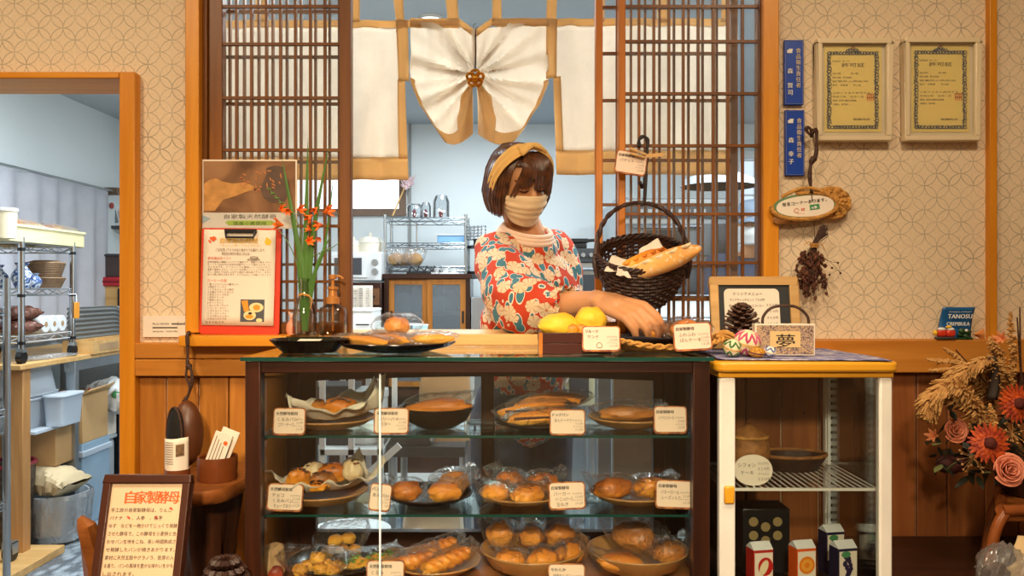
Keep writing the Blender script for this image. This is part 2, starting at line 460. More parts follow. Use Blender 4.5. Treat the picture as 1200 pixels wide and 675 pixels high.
# window posts
struct('trim_post_left', MB().box(X(217, 2.07), XL, 2.07, 2.14, Z(392, 2.0), 2.3), M['honey'], bevel=.002)
struct('trim_post_right', MB().box(XR, X(913, 2.07), 2.07, 2.14, Z(398, 2.06), 2.3), M['honey'], bevel=.002)
struct('trim_jamb_right', MB().box(X(889, 2.1), XR, 2.09, 2.138, 1.086, 2.3), M['lattice'], bevel=.002)
struct('trim_jamb_left', MB().box(XL, XL + .012, 2.09, 2.138, 1.086, 2.3), M['lattice'], bevel=.002)
struct('trim_post_thin', MB().box(X(1160, 2.08), X(1169, 2.08), 2.08, 2.11, 1.06, 2.5), M['honey'], bevel=.002)
# sill and counter board
SZ = 1.083
struct('trim_sill', MB().box(X(209, 2.0), X(335, 2.0), 2.0, 2.26, SZ - .026, SZ), M['honey_h'], bevel=.002)
struct('trim_counter', MB().box(X(335, 2.0), XR, 2.085, 2.32, SZ - .03, SZ), wood('counter_wood', (206, 150, 84), (232, 184, 116), 'x', .35), bevel=.003)
# kitchen shell
KB = 6.0
kb = MB()
w1x0, w1x1, w1z0, w1z1 = X(230, KB), X(476, KB), Z(253, KB), 2.15
w2x0, w2x1, w2z0, w2z1 = X(858, KB), X(893, KB), 1.05, 2.2
kb.box(-2.9, w1x0, KB, KB + .1, 0, 2.4); kb.box(w1x0, w1x1, KB, KB + .1, 0, w1z0); kb.box(w1x0, w1x1, KB, KB + .1, w1z1, 2.4)
kb.box(w1x1, w2x0, KB, KB + .1, 0, 2.4); kb.box(w2x0, w2x1, KB, KB + .1, 0, w2z0); kb.box(w2x0, w2x1, KB, KB + .1, w2z1, 2.4); kb.box(w2x1, 2.7, KB, KB + .1, 0, 2.4)
struct('wall_back', kb, M['kitchen_wall'])
struct('wall_kitchen_left', MB().box(-2.9, -2.8, 2.18, 6.0, 0, 2.4), M['kitchen_wall'])
struct('wall_kitchen_right', MB().box(2.6, 2.7, 2.18, 6.0, 0, 2.4), M['kitchen_wall'])
M['day'] = emit('daylight', (255, 255, 255), 2.2)
M['day2'] = emit('daylight_blue', (214, 232, 255), 1.3)
winframe = pbr('window_frame', (120, 96, 78), .5)
def window(name, x0, x1, z0, z1, day, slats=0):
    f = MB(); t_ = .05
    f.box(x0, x0 + t_, KB - .03, KB + .08, z0, z1); f.box(x1 - t_, x1, KB - .03, KB + .08, z0, z1)
    f.box(x0 + t_, x1 - t_, KB - .03, KB + .08, z0, z0 + t_); f.box(x0 + t_, x1 - t_, KB - .03, KB + .08, z1 - t_, z1)
    o = struct(name, f, winframe if not slats else M['white'])
    MB().box(x0 + .02, x1 - .02, KB + .05, KB + .06, z0 + .02, z1 - .02).build('pane', day, o)
    if slats:
        b = MB()
        for i in range(slats):
            z = z0 + (z1 - z0) * (i + .5) / slats; b.box(x0 + .05, x1 - .05, KB + .0, KB + .03, z - .006, z + .006)
        b.build('blind', M['white'], o)
    return o
window('window_1', w1x0, w1x1, w1z0, w1z1, M['day'])
window('window_2', w2x0, w2x1, w2z0, w2z1, M['day2'], 9)
struct('trim_1', MB().box(X(476, KB) + .02, X(482, KB), KB - .02, KB, 1.0, 2.4), pbr('pipe_cover', (150, 150, 146), .5))
# dark bench along the wall at the right
bz = Z(632, 2.06)
bt = thing('wall_bench', 'dark brown wooden bench top running along the wall under the flowers', 'bench', (1.5, 1.9, 0))
MB().box(.82, 2.5, 1.62, 2.09, bz - .04, bz).build('bench_top', M['bench'], bt, bevel=.004)
for x_ in (.87, 1.6, 2.42):
    MB().box(x_ - .03, x_ + .03, 1.66, 1.72, 0, bz - .04).build('leg', M['bench'], bt, bevel=.003)
# ---------------------------------------------------------------- lattice screens
def screen(label, x0, x1, y, th, z0, z1, sl, sr, slats, rails, sw=.0062, pane=False, sm='lattice', botz=.028):
    t = thing('lattice_screen', label, 'lattice screen', ((x0 + x1) / 2, y, z0), 0, 'sliding lattice screens of the serving window')
    MB().box(x0, x0 + sl, y, y + th, z0, z1).build('stile', M[sm], t, bevel=.002)
    MB().box(x1 - sr, x1, y, y + th, z0, z1).build('stile', M['lattice'], t, bevel=.002)
    MB().box(x0 + sl, x1 - sr, y, y + th, z0, z0 + botz).build('bottom_rail', M['lattice_h'], t, bevel=.002)
    b = MB()
    for x in slats: b.box(x - sw / 2, x + sw / 2, y + .006, y + .018, z0 + botz, z1)
    for z in rails: b.box(x0 + sl * .8, x1 - sr * .8, y + .003, y + .014, z - .0036, z + .0036)
    b.build('lattice_grid', M['lattice'], t)
    if pane: MB().box(x0 + sl, x1 - sr, y + .020, y + .023, z0 + botz, z1).build('glass_pane', M['pane'], t)
    return t
ya, yb = 2.10, 2.155
ta = 2.108; tb = 2.163
railsA = [Z(p, ta) for p in (8, 52, 115, 176, 265, 330, 364)]
railsA2 = [Z(p, ta) for p in (8, 49, 110, 171, 251, 308, 351)]
railsB = [Z(p, tb) for p in (14, 67, 122, 190, 247, 310, 352)]
railsB2 = [Z(p, tb) for p in (9, 63, 118, 188, 240, 312, 348)]
screen('front lattice screen at the left of the serving window, behind the red clipboard', XL + .012, X(411, ya), ya, .032, SZ, 2.3, .036, .030,
       [X(p, ta) for p in (260, 277, 294.5, 312, 328.5, 346, 363.5, 380.5)], railsA, pane=True)
screen('rear lattice screen half hidden behind the left front screen', X(240, yb), X(408, yb), yb, .032, SZ, 2.3, .025, .028,
       [X(p, tb) for p in (269, 286, 303, 319.5, 336, 352.5, 369.5, 386)], railsB, sw=.0056)
screen('rear lattice screen with a honey-coloured edge beside the linen curtain', X(698, yb), X(865, yb), yb, .032, SZ, 2.3, .019, .019,
       [X(p, tb) for p in (723, 739.5, 756, 773, 790, 807, 823.5, 840)], railsB2, sw=.0056, sm='stile_light')
screen('front lattice screen at the right, carrying the hanging basket', X(725, ya), X(893, ya) , ya, .032, SZ, 2.3, .018, .010,
       [X(p, ta) for p in (749, 766.5, 784, 801, 818.5, 836, 853, 870.5)], railsA2, pane=True, sm='stile_light')
# ---------------------------------------------------------------- bread, bags, plates, cards
def crust(name, lo, mid, top, flour=0, rough=.42):
    t = NT(name); g = t.coord('Generated'); v = t.coord()
    sx = t.n('ShaderNodeSeparateXYZ'); t.l(g, sx.inputs[0])
    f = t.math('ADD', t.math('MULTIPLY', sx.outputs[2], .75), t.math('MULTIPLY', t.noise(v, 30, 4), .5))
    c = t.ramp(f, (.25, lin(lo)), (.6, lin(mid)), (1.0, lin(top)))
    if flour: c = t.mix(t.math('MULTIPLY', t.math('GREATER_THAN', t.noise(v, 70, 4), 1 - flour), .55), c, lin((236, 214, 180)))
    return t.done(t.bsdf(c, rough, 0, .4, t.bump(t.noise(v, 90, 4), .35, .003)))
BR = {
 'gold': crust('golden_crust', (240, 184, 76), (232, 150, 42), (196, 106, 26)),
 'brown': crust('brown_crust', (230, 158, 60), (208, 122, 36), (160, 78, 20)),
 'yellow': crust('yellow_bread', (246, 196, 50), (250, 204, 60), (236, 168, 36), rough=.55),
 'bun': crust('bun_crust', (232, 172, 86), (224, 146, 56), (186, 102, 34)),
 'baguette': crust('baguette_crust', (236, 192, 130), (230, 172, 96), (206, 138, 62), flour=.42),
 'stick': crust('stick_crust', (246, 196, 92), (240, 172, 64), (222, 140, 44)),
 'choc': crust('chocolate_bread', (228, 166, 76), (200, 124, 50), (96, 52, 24)),
 'mini': crust('mini_roll', (246, 196, 90), (238, 176, 60), (214, 140, 40)),
 'dark': crust('cocoa_crust', (120, 66, 30), (86, 44, 22), (58, 30, 16)),
 'pale': crust('floured_bread', (226, 190, 130), (226, 200, 160), (206, 176, 130), flour=.5),
}
def bun(mb, c, r, seed=0, M0=None, amp=.12):
    m = T(*c)
    if M0 is not None: m = m @ M0
    k = len(mb.v); mb.ball(r, m, 28, 18, amp * 1.5, 1.9, seed)
    for i in range(k, len(mb.v)):
        q = mb.v[i] - m.translation; mb.v[i] = m.translation + q * (1 + .07 * noise.noise(q * 95 + Vector((seed, 0, 0))) - .10 * max(0, .35 - abs(noise.noise(q * 42 + Vector((0, seed, 0)))) * 4))
    return mb
def pillow(mb, L, W, H, seed=0, M0=None, tail=.5, nu=28, nv=20, crumple=1.0, lift=.35):
    vs = []
    for i in range(nu + 1):
        s = i / nu; e = abs(2 * s - 1)
        h = max(.02, (1 - e ** 3.2)) ** .75
        wv = W * (.90 + .16 * e * e)
        zc = H * .5 + H * lift * max(0, (s - .72) / .28) ** 1.5 * tail * .9
        for j in range(nv):
            a = 2 * PI * j / nv
            y = math.copysign(abs(math.cos(a)) ** .7, math.cos(a)) * wv / 2
            z = math.copysign(abs(math.sin(a)) ** .8, math.sin(a)) * H / 2 * h
            p = Vector((s * 9, math.cos(a) * 3 + seed * 5.1, math.sin(a) * 3 + seed))
            k = noise.noise(p * .9) * .10 + (.5 - abs(noise.noise(p * 1.7))) * .10 + e ** 4 * .22 * noise.noise(p * 2.2)
            k *= crumple
            q = Vector(((s - .5) * L + k * .10 * L * e, y * (1 + k), zc + z * (1 + k * 1.4) + e ** 4 * k * H * .5))
            if q.z < .001: q.z = .001
            vs.append(q)
    fs = [(i * nv + j, i * nv + (j + 1) % nv, (i + 1) * nv + (j + 1) % nv, (i + 1) * nv + j) for i in range(nu) for j in range(nv)]
    return mb.add(vs, fs, M0)
def bagged(name, label, loc, rot, breads, bag, group, mat='gold', tilt=0, seed=0, lift=.9):
    """breads: list of (kind, centre, radii, rotz); bag = (length, width, height)"""
    t = thing(name, label, 'bread', loc, 0, group)
    Q = R('Z', rot) @ R('Y', tilt)
    for k, (c, r, rz) in enumerate(breads):
        b = MB(); bun(b, (0, 0, 0), r, seed + k, amp=.13)
        b.v = [Q @ (Vector(c) + (R('Z', rz) @ v)) for v in b.v]
        zz = min(v.z for v in b.v)
        b.build('bread', BR[mat], t, local=True)
    p = MB(); pillow(p, bag[0], bag[1], bag[2], seed, Q, lift=lift)
    p.build('plastic_bag', M['plastic'], t, local=True, ang=50)
    return t
def rrect(w_, h_, r, n=5):
    pts = []
    for cx, cz, a0 in ((w_ / 2 - r, h_ / 2 - r, 0), (-w_ / 2 + r, h_ / 2 - r, 90), (-w_ / 2 + r, -h_ / 2 + r, 180), (w_ / 2 - r, -h_ / 2 + r, 270)):
        for i in range(n + 1):
            a = math.radians(a0 + 90 * i / n); pts.append((cx + r * math.cos(a), cz + r * math.sin(a)))
    return pts
PRICES = ['テイクアウト', '２３８円', 'イートイン', '２４２円']
def price_card(px0, py0, px1, py1, d, head, names, label, tilt=0, yaw=0, prices=PRICES, stand=True, doodle=False):
    w_ = (px1 - px0) / F * d; h_ = (py1 - py0) / F * d
    c = P((px0 + px1) / 2, (py0 + py1) / 2, d)
    t = thing('price_card', label, 'price card', (c.x, c.y, c.z - h_ / 2), 0, 'handwritten price cards')
    m = T(0, 0, h_ / 2) @ R('Z', yaw) @ R('Y', tilt) @ R('X', -8)
    b = MB(); b.prism(rrect(w_, h_, h_ * .14), 0, .004, m); b.build('border', M['card_edge'], t, local=True)
    b = MB(); b.prism(rrect(w_ * .93, h_ * .89, h_ * .11), -.0006, .0002, m @ T(0, 0, h_ * .012)); b.build('face', M['card'], t, local=True)
    b = MB(); y = -.0011
    text(b, head, -w_ * .42, y, h_ * .24, h_ * .135, m, bold=.0005)
    nz = h_ * .02
    for i, s in enumerate(names):
        text(b, s, -w_ * .36 + i * w_ * .03, y, nz, h_ * .155, m, fit=None if len(s) < 6 else w_ * .48); nz -= h_ * .19
    pz = h_ * .03
    for i, s in enumerate(prices):
        text(b, s, w_ * .42, y, pz, h_ * .10, m, 'r', fit=w_ * .27 if i % 2 == 0 else w_ * .2); pz -= h_ * .115
    if doodle:
        b.tube([m @ Vector((-w_ * .05 + .006 * math.cos(a), y, -h_ * .28 + .007 * math.sin(a) * (1 if a < PI else .6))) for a in [i * PI / 7 for i in range(15)]], .0005, 4)
    b.build('lettering', M['ink'], t, local=True, flat=True)
    if stand:
        b = MB(); b.box(-.009, .009, -.002, .010, .0, .006); b.build('clip', M['card_edge'], t, local=True)
    return t
def plate(name, label, cx, d, z, r, h, mat, group, n=40, rz=1.0, bowl=False, ribs=False):
    c = (cx, d, z)
    t = thing(name, label, 'plate', c, 0, group)
    if bowl: prof = [(0, .004), (r * .45, .004), (r * .78, h * .42), (r * .97, h * .92), (r, h), (r * 1.015, h * .97), (r * .82, h * .34), (r * .5, 0), (0, 0)]
    else: prof = [(0, .006), (r * .55, .006), (r * .8, h * .55), (r * .98, h * .98), (r, h), (r * 1.01, h * .92), (r * .8, h * .35), (r * .5, 0), (0, 0)]
    b = MB(); b.lathe(prof, n, SC(1, rz, 1)); b.build('dish', mat, t, local=True, ang=60)
    b = MB(); b.tube([(r * 1.003 * math.cos(2 * PI * i / n), rz * r * 1.003 * math.sin(2 * PI * i / n), h - .0005) for i in range(n + 1)], .0022, 6); b.build('rim', mat, t, local=True)
    return t
def parchment(label, cx, d, z, r, h, seed, rot=0, group='parchment liners'):
    t = MB()
    def fn(u, v):
        x = (u - .5) * 2; y = (v - .5) * 2; rr = max(abs(x), abs(y))
        k = noise.noise(Vector((x * 2.2, y * 2.2, seed)))
        cn = abs(x * y); e_ = max(0, rr - .45) / .55
        zz = .010 + h * (.38 * e_ ** 1.3 + .75 * cn ** 1.5 * (1.2 if x > 0 else .55)) * (1 + .8 * k) + .010 * k * rr
        k2 = noise.noise(Vector((x * 5, y * 5, seed + 3)))
        return (x * r * (1 + .10 * cn - .05 * rr), y * r * .70, zz + .006 * k2 * rr)
    t.grid(fn, 22, 22, R('Z', rot)); t.v = [v + Vector((cx, d, z)) for v in t.v]
    o = t.build('parchment', M['parch'], None, ang=25, solid=.0006)
    return tag(o, label, 'paper', group)

# ---------------------------------------------------------------- main display case
FD, BD = 1.70, 2.045
x0, x1 = X(287, FD), X(832, FD)
zt = 1.057
SH1, SH2, SHB = .887, .719, .563
case = thing('display_case', 'wide dark-framed glass bread showcase in the middle with three shelves', 'display case', ((x0 + x1) / 2, 1.87, 0))
pw = .032
for xa, xb in ((x0, x0 + pw), (x1 - .035, x1)):
    MB().box(xa, xb, FD, FD + .032, 0, zt - .008).build('front_post', M['darkwood'], case, bevel=.002)
    MB().box(xa, xb, BD - .032, BD, 0, zt - .008).build('rear_post', M['darkwood'], case, bevel=.002)
b = MB(); b.box(x0 + pw, x1 - .035, FD + .002, FD + .030, zt - .034, zt - .008)
b.build('front_rail', M['darkwood_h'], case, bevel=.002)
M['darkwood_y'] = wood('dark_brown_wood_deep', (38, 18, 10), (70, 34, 18), 'y', .32)
for xa, xb in ((x0 + .002, x0 + .026), (x1 - .026, x1 - .002)):
    MB().box(xa, xb, FD + .032, BD - .032, zt - .032, zt - .008).build('side_rail', M['darkwood_y'], case, bevel=.002)
# rear frame: stiles, arched head rail, sill
b = MB(); yb0, yb1 = BD - .030, BD - .004
def bx(p): return X(p, BD - .02)
for xa, xb, yy in ((x0 + pw, bx(371), 0), (bx(564), bx(579), -.004), (bx(765), x1 - .035, 0)):
    MB().box(xa, xb, yb0 + yy, yb1, SHB - .02, zt - .01).build('rear_stile', M['darkwood'], case, bevel=.0015)
b = MB()
hz = Z(440, BD - .02)
arch = [(bx(371), zt - .012), (bx(371), hz - .012)] + [(bx(371) + (bx(765) - bx(371)) * i / 16, hz - .012 + .010 * math.sin(PI * i / 16)) for i in range(17)] + [(bx(765), zt - .012)]
b.prism(arch, yb0 + .003, yb1 - .003)
b.build('rear_head_rail', M['darkwood_h'], case)
MB().box(bx(371), bx(765), yb0, yb1, SHB, Z(622, BD - .02)).build('rear_bottom_rail', M['darkwood_h'], case)
MB().box(bx(371), bx(765), BD - .012, BD - .009, SHB + .04, hz).build('rear_glass', M['pane'], case)
b = MB(); b.box(x0 + .004, x1 - .004, FD + .004, BD - .004, SHB - .03, SHB); b.build('case_floor', wood('case_floor_wood', (150, 92, 50), (186, 122, 70), 'x', .35), case)
b = MB(); b.box(x0 + .01, x1 - .01, FD + .01, BD - .01, .04, SHB - .03); b.build('base_cabinet', M['darkwood_h'], case)
b = MB(); b.box(x0 - .006, x1 + .006, FD - .008, BD + .006, zt - .008, zt)
tg = b.build('top_glass', clearmat('top_glass', (.80, .90, .87), .05), case, bevel=.0015)
b = MB(); b.box(x0 - .007, x1 + .007, FD - .0095, FD - .0078, zt - .0078, zt - .0003); b.build('top_glass_edge', M['glass_edge'], case)
for nm, z in (('shelf', SH1), ('shelf', SH2)):
    o = MB().box(x0 + .018, x1 - .020, FD + .042, 1.955, z - .006, z).build(nm, M['glass_shelf'], case)
    MB().box(x0 + .018, x1 - .020, FD + .040, FD + .0416, z - .0056, z - .0004).build('shelf_edge', M['glass_edge'], o)
for z in (SH1, SH2):
    for xa in (x0 + .016, x1 - .028):
        for y_ in (FD + .06, 1.93): MB().box(xa, xa + .012, y_ - .008, y_ + .008, z - .013, z - .006).build('shelf_peg', M['darkwood'], case)
for k_, (xa, xb, yy) in enumerate(((x0 + pw, X(444, FD), FD + .014), (X(440, FD), x1 - .035, FD + .019))):
    MB().box(xa, xb, yy, yy + .003, SHB - .01, zt - .034).build('front_glass', M['glass'], case)
MB().box(X(443.2, FD), X(445.2, FD), FD + .0125, FD + .0135, SHB + .005, zt - .036).build('pane_edge_glint', pbr('painted_edge_glint', (235, 245, 250), .1), case)  # near-white strip paints the reflection line along the pane edge
for xa in (x0 + .008, x1 - .011):
    MB().box(xa, xa + .003, FD + .032, BD - .032, SHB, zt - .032).build('side_glass', M['glass'], case)
# ---- plates
G1 = 'bread plates in the showcase'
def pc(px): return X(px, 1.85)
plate('bread_plate', 'tan wooden plate with parchment and one loaf, top shelf at the left', pc(388), 1.85, SH1, .098, .022, M['plate_wood'], G1)
plate('bread_bowl', 'black bowl holding one long bagged loaf on the top shelf', pc(512), 1.85, SH1, .082, .045, M['plate_dark'], G1, bowl=True)
plate('bread_plate', 'black plate under the bagged baguette sandwiches on the top shelf', pc(632), 1.85, SH1, .098, .014, M['plate_dark'], G1)
plate('bread_plate', 'tan plate with a dark-topped bagged loaf, top shelf at the right', pc(738), 1.85, SH1, .092, .024, M['plate_tan'], G1)
plate('bread_plate', 'tan plate lined with parchment and chocolate rolls on the middle shelf', pc(378), 1.85, SH2, .102, .028, M['plate_tan'], G1, bowl=True)
plate('bread_plate', 'dark ribbed plate with three bagged buns on the middle shelf', pc(503), 1.85, SH2, .096, .020, M['plate_dark'], G1)
plate('bread_plate', 'tan plate with four bagged rolls on the middle shelf', pc(612), 1.85, SH2, .096, .022, M['plate_tan'], G1)
plate('bread_plate', 'tan plate with two bagged glossy loaves, middle shelf at the right', pc(742), 1.85, SH2, .096, .024, M['plate_tan'], G1)
plate('bread_plate', 'dark plate heaped with bags of mini rolls on the case floor', pc(394), 1.865, SHB, .108, .020, M['plate_dark'], G1)
plate('bread_plate', 'tan plate with bags of twisted doughnuts on the case floor', pc(510), 1.85, SHB, .102, .026, M['plate_tan'], G1)
plate('bread_bowl', 'wide tan bowl filled with six bagged buns on the case floor', pc(624), 1.85, SHB, .116, .052, M['plate_tan'], G1, bowl=True)
plate('bread_bowl', 'tan glazed bowl with three bagged chocolate breads on the case floor', pc(747), 1.85, SHB, .112, .050, M['plate_tan'], G1, bowl=True)
# ---- a: loaf on parchment
parchment('white parchment sheet under the single loaf on the top shelf', pc(392), 1.85, SH1 + .012, .098, .062, 3, 20)
parchment('white parchment sheet under the chocolate rolls on the middle shelf', pc(384), 1.85, SH2 + .020, .106, .050, 8, 35)
def loose(name, label, px, py, d, r, rz, mat, seed, group, tx=0, cat='bread', fn=None):
    c = P(px, py, d); t = thing(name, label, cat, c, 0, group)
    b = MB(); bun(b, (0, 0, 0), r, seed, R('Z', rz) @ R('Y', tx), .16); b.build('crust', BR[mat], t, local=True)
    return t, c
t, c = loose('bread_loaf', 'brown loaf lying in parchment on the left top-shelf plate', 400, 476, 1.86, (.040, .026, .020), 8, 'brown', 4, 'loaves on the left plates')
b = MB(); b.tube(spline([(-.022, -.017, .012), (0, -.012, .020), (.024, -.015, .012)], 8), .003, 6); b.build('score_mark', BR['dark'], t, local=True)
t, c = loose('bread_loaf', 'small dark loaf end peeping out left of the brown loaf in parchment', 374, 474, 1.87, (.016, .014, .012), 30, 'choc', 14, 'loaves on the left plates')
b = MB(); b.ball((.010, .008, .004), T(0, 0, .009), 10, 6, .3, 3, 2); b.build('topping', BR['dark'], t, local=True)
for k, (px, py, d, r, rz, mt, lb) in enumerate((
        (350, 561, 1.82, (.026, .022, .024), 20, 'gold', 'round golden roll at the left end of the parchment plate, middle shelf'),
        (378, 563, 1.80, (.030, .020, .020), 25, 'choc', 'long chocolate roll at the front of the parchment plate, middle shelf'),
        (392, 553, 1.85, (.042, .021, .021), 20, 'brown', 'long brown roll lying across the middle of the parchment plate'),
        (368, 552, 1.90, (.026, .022, .022), 5, 'pale', 'pale speckled roll behind the golden roll on the parchment plate'),
        (413, 551, 1.84, (.023, .022, .024), 0, 'pale', 'pale roll with dark topping at the right end of the parchment plate'),
        (371, 570, 1.775, (.022, .016, .012), 12, 'gold', 'small golden roll at the front rim of the parchment plate'))):
    t, c = loose('chocolate_roll', lb, px, py, d, r, rz, mt, 20 + k, 'rolls on the parchment plate')
    b = MB(); random.seed(k)
    for q in range(9):
        a, e = random.uniform(0, 6.28), random.uniform(.15, .9)
        s = math.sin(e); v = (r[0] * s * math.cos(a), r[1] * s * math.sin(a), r[2] * math.cos(e) * 1.0)
        b.ball((.0045, .0035, .0022), R('Z', rz) @ T(*v), 8, 5, .2, 2, q)
    b.build('chocolate_chips', BR['dark'], t, local=True)
# ---- b..d long bagged
bagged('bagged_loaf', 'long golden loaf in a clear bag lying in the black bowl', (pc(514), 1.85, SH1 + .024), 3, [((0, 0, .020), (.072, .026, .019), 0)], (.168, .075, .052), 'bagged breads on the top shelf', 'brown', -3, 2)
for k, (px, d, zz, rz, lb) in enumerate((
        (636, 1.79, .012, 12, 'front long sandwich roll in a clear bag on the black top-shelf plate'),
        (625, 1.83, .016, 14, 'second long bagged sandwich roll from the front on the black plate'),
        (640, 1.875, .018, 8, 'third long bagged sandwich roll, towards the back of the black plate'),
        (650, 1.915, .014, 6, 'rearmost long bagged sandwich roll on the black top-shelf plate'))):
    t = bagged('bagged_sandwich_roll', lb, (X(px, d), d, SH1 + zz + k * .006), rz, [((0, 0, .019), (.078, .018, .017), 0)], (.185, .046, .042), 'bagged sandwich rolls on the top shelf', 'gold', -3, 5 + k, lift=.2)
    b = MB(); b.tube([R('Z', rz) @ Vector(p) for p in spline([(-.068, -.0165, .020), (0, -.0185, .021), (.068, -.0165, .020)], 8)], .0028, 6); b.build('filling', BR['dark'], t, local=True)
bagged('bagged_loaf', 'dark-topped golden loaf in a clear bag on the right top-shelf plate', (pc(735), 1.845, SH1 + .016), 2, [((0, 0, .016), (.064, .030, .018), 0)], (.165, .078, .044), 'bagged breads on the top shelf', 'choc', 0, 11)
# ---- f..h middle shelf buns
def bunbag(px, d, z, r, rz, lb, grp, mat='gold', seed=0, n='bagged_bun', bag=None, lift=1.2):
    r = (r[0] * 1.08, r[1] * 1.08, r[2] * 1.1)
    br = [((0, 0, r[2] + .001), r, 0)]
    return bagged(n, lb, (X(px, d), d, z), rz, br, bag or (r[0] * 2.75, r[1] * 2.35, r[2] * 2.35), grp, mat, 0, seed, lift)
g = 'bagged buns on the dark plate'
bunbag(476, 1.81, SH2 + .010, (.032, .027, .020), 190, 'front left bagged bun on the dark middle-shelf plate', g, 'brown', 31)
bunbag(521, 1.80, SH2 + .010, (.034, .026, .020), 8, 'front right bagged bun on the dark middle-shelf plate', g, 'gold', 32)
bunbag(531, 1.885, SH2 + .010, (.034, .028, .022), 20, 'bagged bun with dark flecks at the back of the dark plate', g, 'bun', 33)
g = 'bagged rolls on the middle tan plate'
bunbag(582, 1.80, SH2 + .011, (.030, .024, .019), 170, 'front left bagged roll on the tan plate with four rolls', g, 'gold', 41)
bunbag(618, 1.785, SH2 + .009, (.034, .025, .019), 10, 'front right bagged roll on the tan plate with four rolls', g, 'gold', 42)
bunbag(596, 1.88, SH2 + .012, (.032, .026, .022), 150, 'back left bagged roll on the tan plate with four rolls', g, 'brown', 43)
bunbag(636, 1.87, SH2 + .012, (.034, .026, .021), 12, 'back right bagged roll on the tan plate with four rolls', g, 'brown', 44)
g = 'bagged glossy loaves'
bunbag(718, 1.81, SH2 + .013, (.040, .028, .022), 200, 'left bagged glossy loaf on the right middle-shelf plate', g, 'brown', 51)
bunbag(762, 1.83, SH2 + .012, (.038, .028, .021), 5, 'right bagged glossy loaf half behind a price card, middle shelf', g, 'gold', 52)
# ---- i bags of mini rolls
g = 'bags of mini rolls'
def minis(px, d, z, rz, lb, lay, bag, seed, mat='mini'):
    return bagged('bag_of_rolls', lb, (X(px, d), d, z), rz, [(c_, r_, 0) for c_, r_ in lay], bag, g, mat, 0, seed, .8)
rr = (.017, .015, .014)
minis(372, 1.80, SHB + .008, 175, 'front bag of yellow mini rolls on the dark plate of the case floor', [((-.045, -.012, .016), rr), ((-.012, .014, .016), rr), ((-.010, -.020, .016), rr), ((.024, -.006, .016), rr), ((.03, .022, .016), rr), ((-.04, .02, .016), rr), ((.0, 0, .036), rr)], (.16, .085, .060), 61)
minis(400, 1.90, SHB + .010, 15, 'rear bag of yellow mini rolls on the dark plate of the case floor', [((-.030, .0, .018), rr), ((0, .015, .018), rr), ((.03, -.004, .018), rr), ((-.014, .0, .042), rr), ((.016, .004, .044), rr)], (.13, .080, .085), 62)
tsal = minis(432, 1.825, SHB + .012, 28, 'bag of green salad rolls beside the mini rolls on the case floor', [((-.03, 0, .016), (.03, .018, .014)), ((.028, 0, .016), (.03, .018, .014))], (.15, .062, .046), 63)
b = MB(); random.seed(5)
for q in range(26): b.ball((.008, .005, .003), T(random.uniform(-.055, .055), random.uniform(-.016, .016), random.uniform(.022, .032)) @ R('Z', random.uniform(0, 180)), 8, 5, .4, 2, q)
b.v = [R('Z', 28) @ v for v in b.v]; b.build('lettuce', pbr('lettuce', (120, 150, 50), .5, 0, .25, 60), tsal, local=True)
# ---- j twisted doughnuts
def twist(px, d, z, rz, tilt, lb, seed, L=.15):
    t = thing('bagged_doughnut', lb, 'bread', (X(px, d), d, z), 0, 'bagged twisted doughnuts'); Q = R('Z', rz) @ R('Y', tilt)
    b = MB()
    for ph in (0, PI):
        b.tube([(-L * .36 + L * .72 * i / 30, .0085 * math.cos(i * .62 + ph), .020 + .0085 * math.sin(i * .62 + ph)) for i in range(31)], [.0115 * math.sin(PI * (i + 1.6) / 33.2) ** .35 for i in range(31)], 10, Q)
    b.build('bread', BR['gold'], t, local=True)
    p = MB(); pillow(p, L, .058, .044, seed, Q, lift=.8); p.build('plastic_bag', M['plastic'], t, local=True, ang=50)
twist(480, 1.80, SHB + .014, 14, -10, 'left twisted doughnut in a clear bag on the doughnut plate', 71)
twist(508, 1.86, SHB + .022, 18, -14, 'twisted doughnut in a clear bag at the back of the doughnut plate', 72, .16)
twist(526, 1.795, SHB + .020, 22, -16, 'right twisted doughnut in a clear bag, steepest on the doughnut plate', 73)
# ---- k, l
g = 'bagged buns in the wide bowl'
for k, (px, d, zz, r, rz, mt, lb) in enumerate((
        (598, 1.80, .016, (.030, .026, .020), 170, 'gold', 'front left bagged bun in the wide tan bowl'),
        (637, 1.795, .016, (.032, .027, .022), 5, 'gold', 'front middle bagged bun in the wide tan bowl'),
        (667, 1.82, .022, (.028, .025, .022), 20, 'gold', 'front right bagged bun in the wide tan bowl'),
        (586, 1.89, .040, (.030, .026, .026), 160, 'bun', 'back left bagged bun in the wide tan bowl'),
        (623, 1.90, .034, (.029, .026, .023), 90, 'bun', 'back middle bagged bun in the wide tan bowl'),
        (657, 1.895, .038, (.031, .026, .025), 20, 'bun', 'back right ring-shaped bagged bun in the wide tan bowl'))):
    bunbag(px, d, SHB + zz, r, rz, lb, g, mt, 80 + k)
g = 'bagged chocolate breads'
bunbag(727, 1.79, SHB + .016, (.046, .026, .018), 176, 'long bagged bread lying at the front left of the glazed bowl', g, 'gold', 91)
bunbag(743, 1.875, SHB + .034, (.048, .034, .032), 150, 'tall bagged chocolate bread at the back of the glazed bowl', g, 'choc', 92)
bunbag(783, 1.82, SHB + .022, (.034, .028, .024), 12, 'bagged chocolate ring bread at the right of the glazed bowl', g, 'choc', 93)
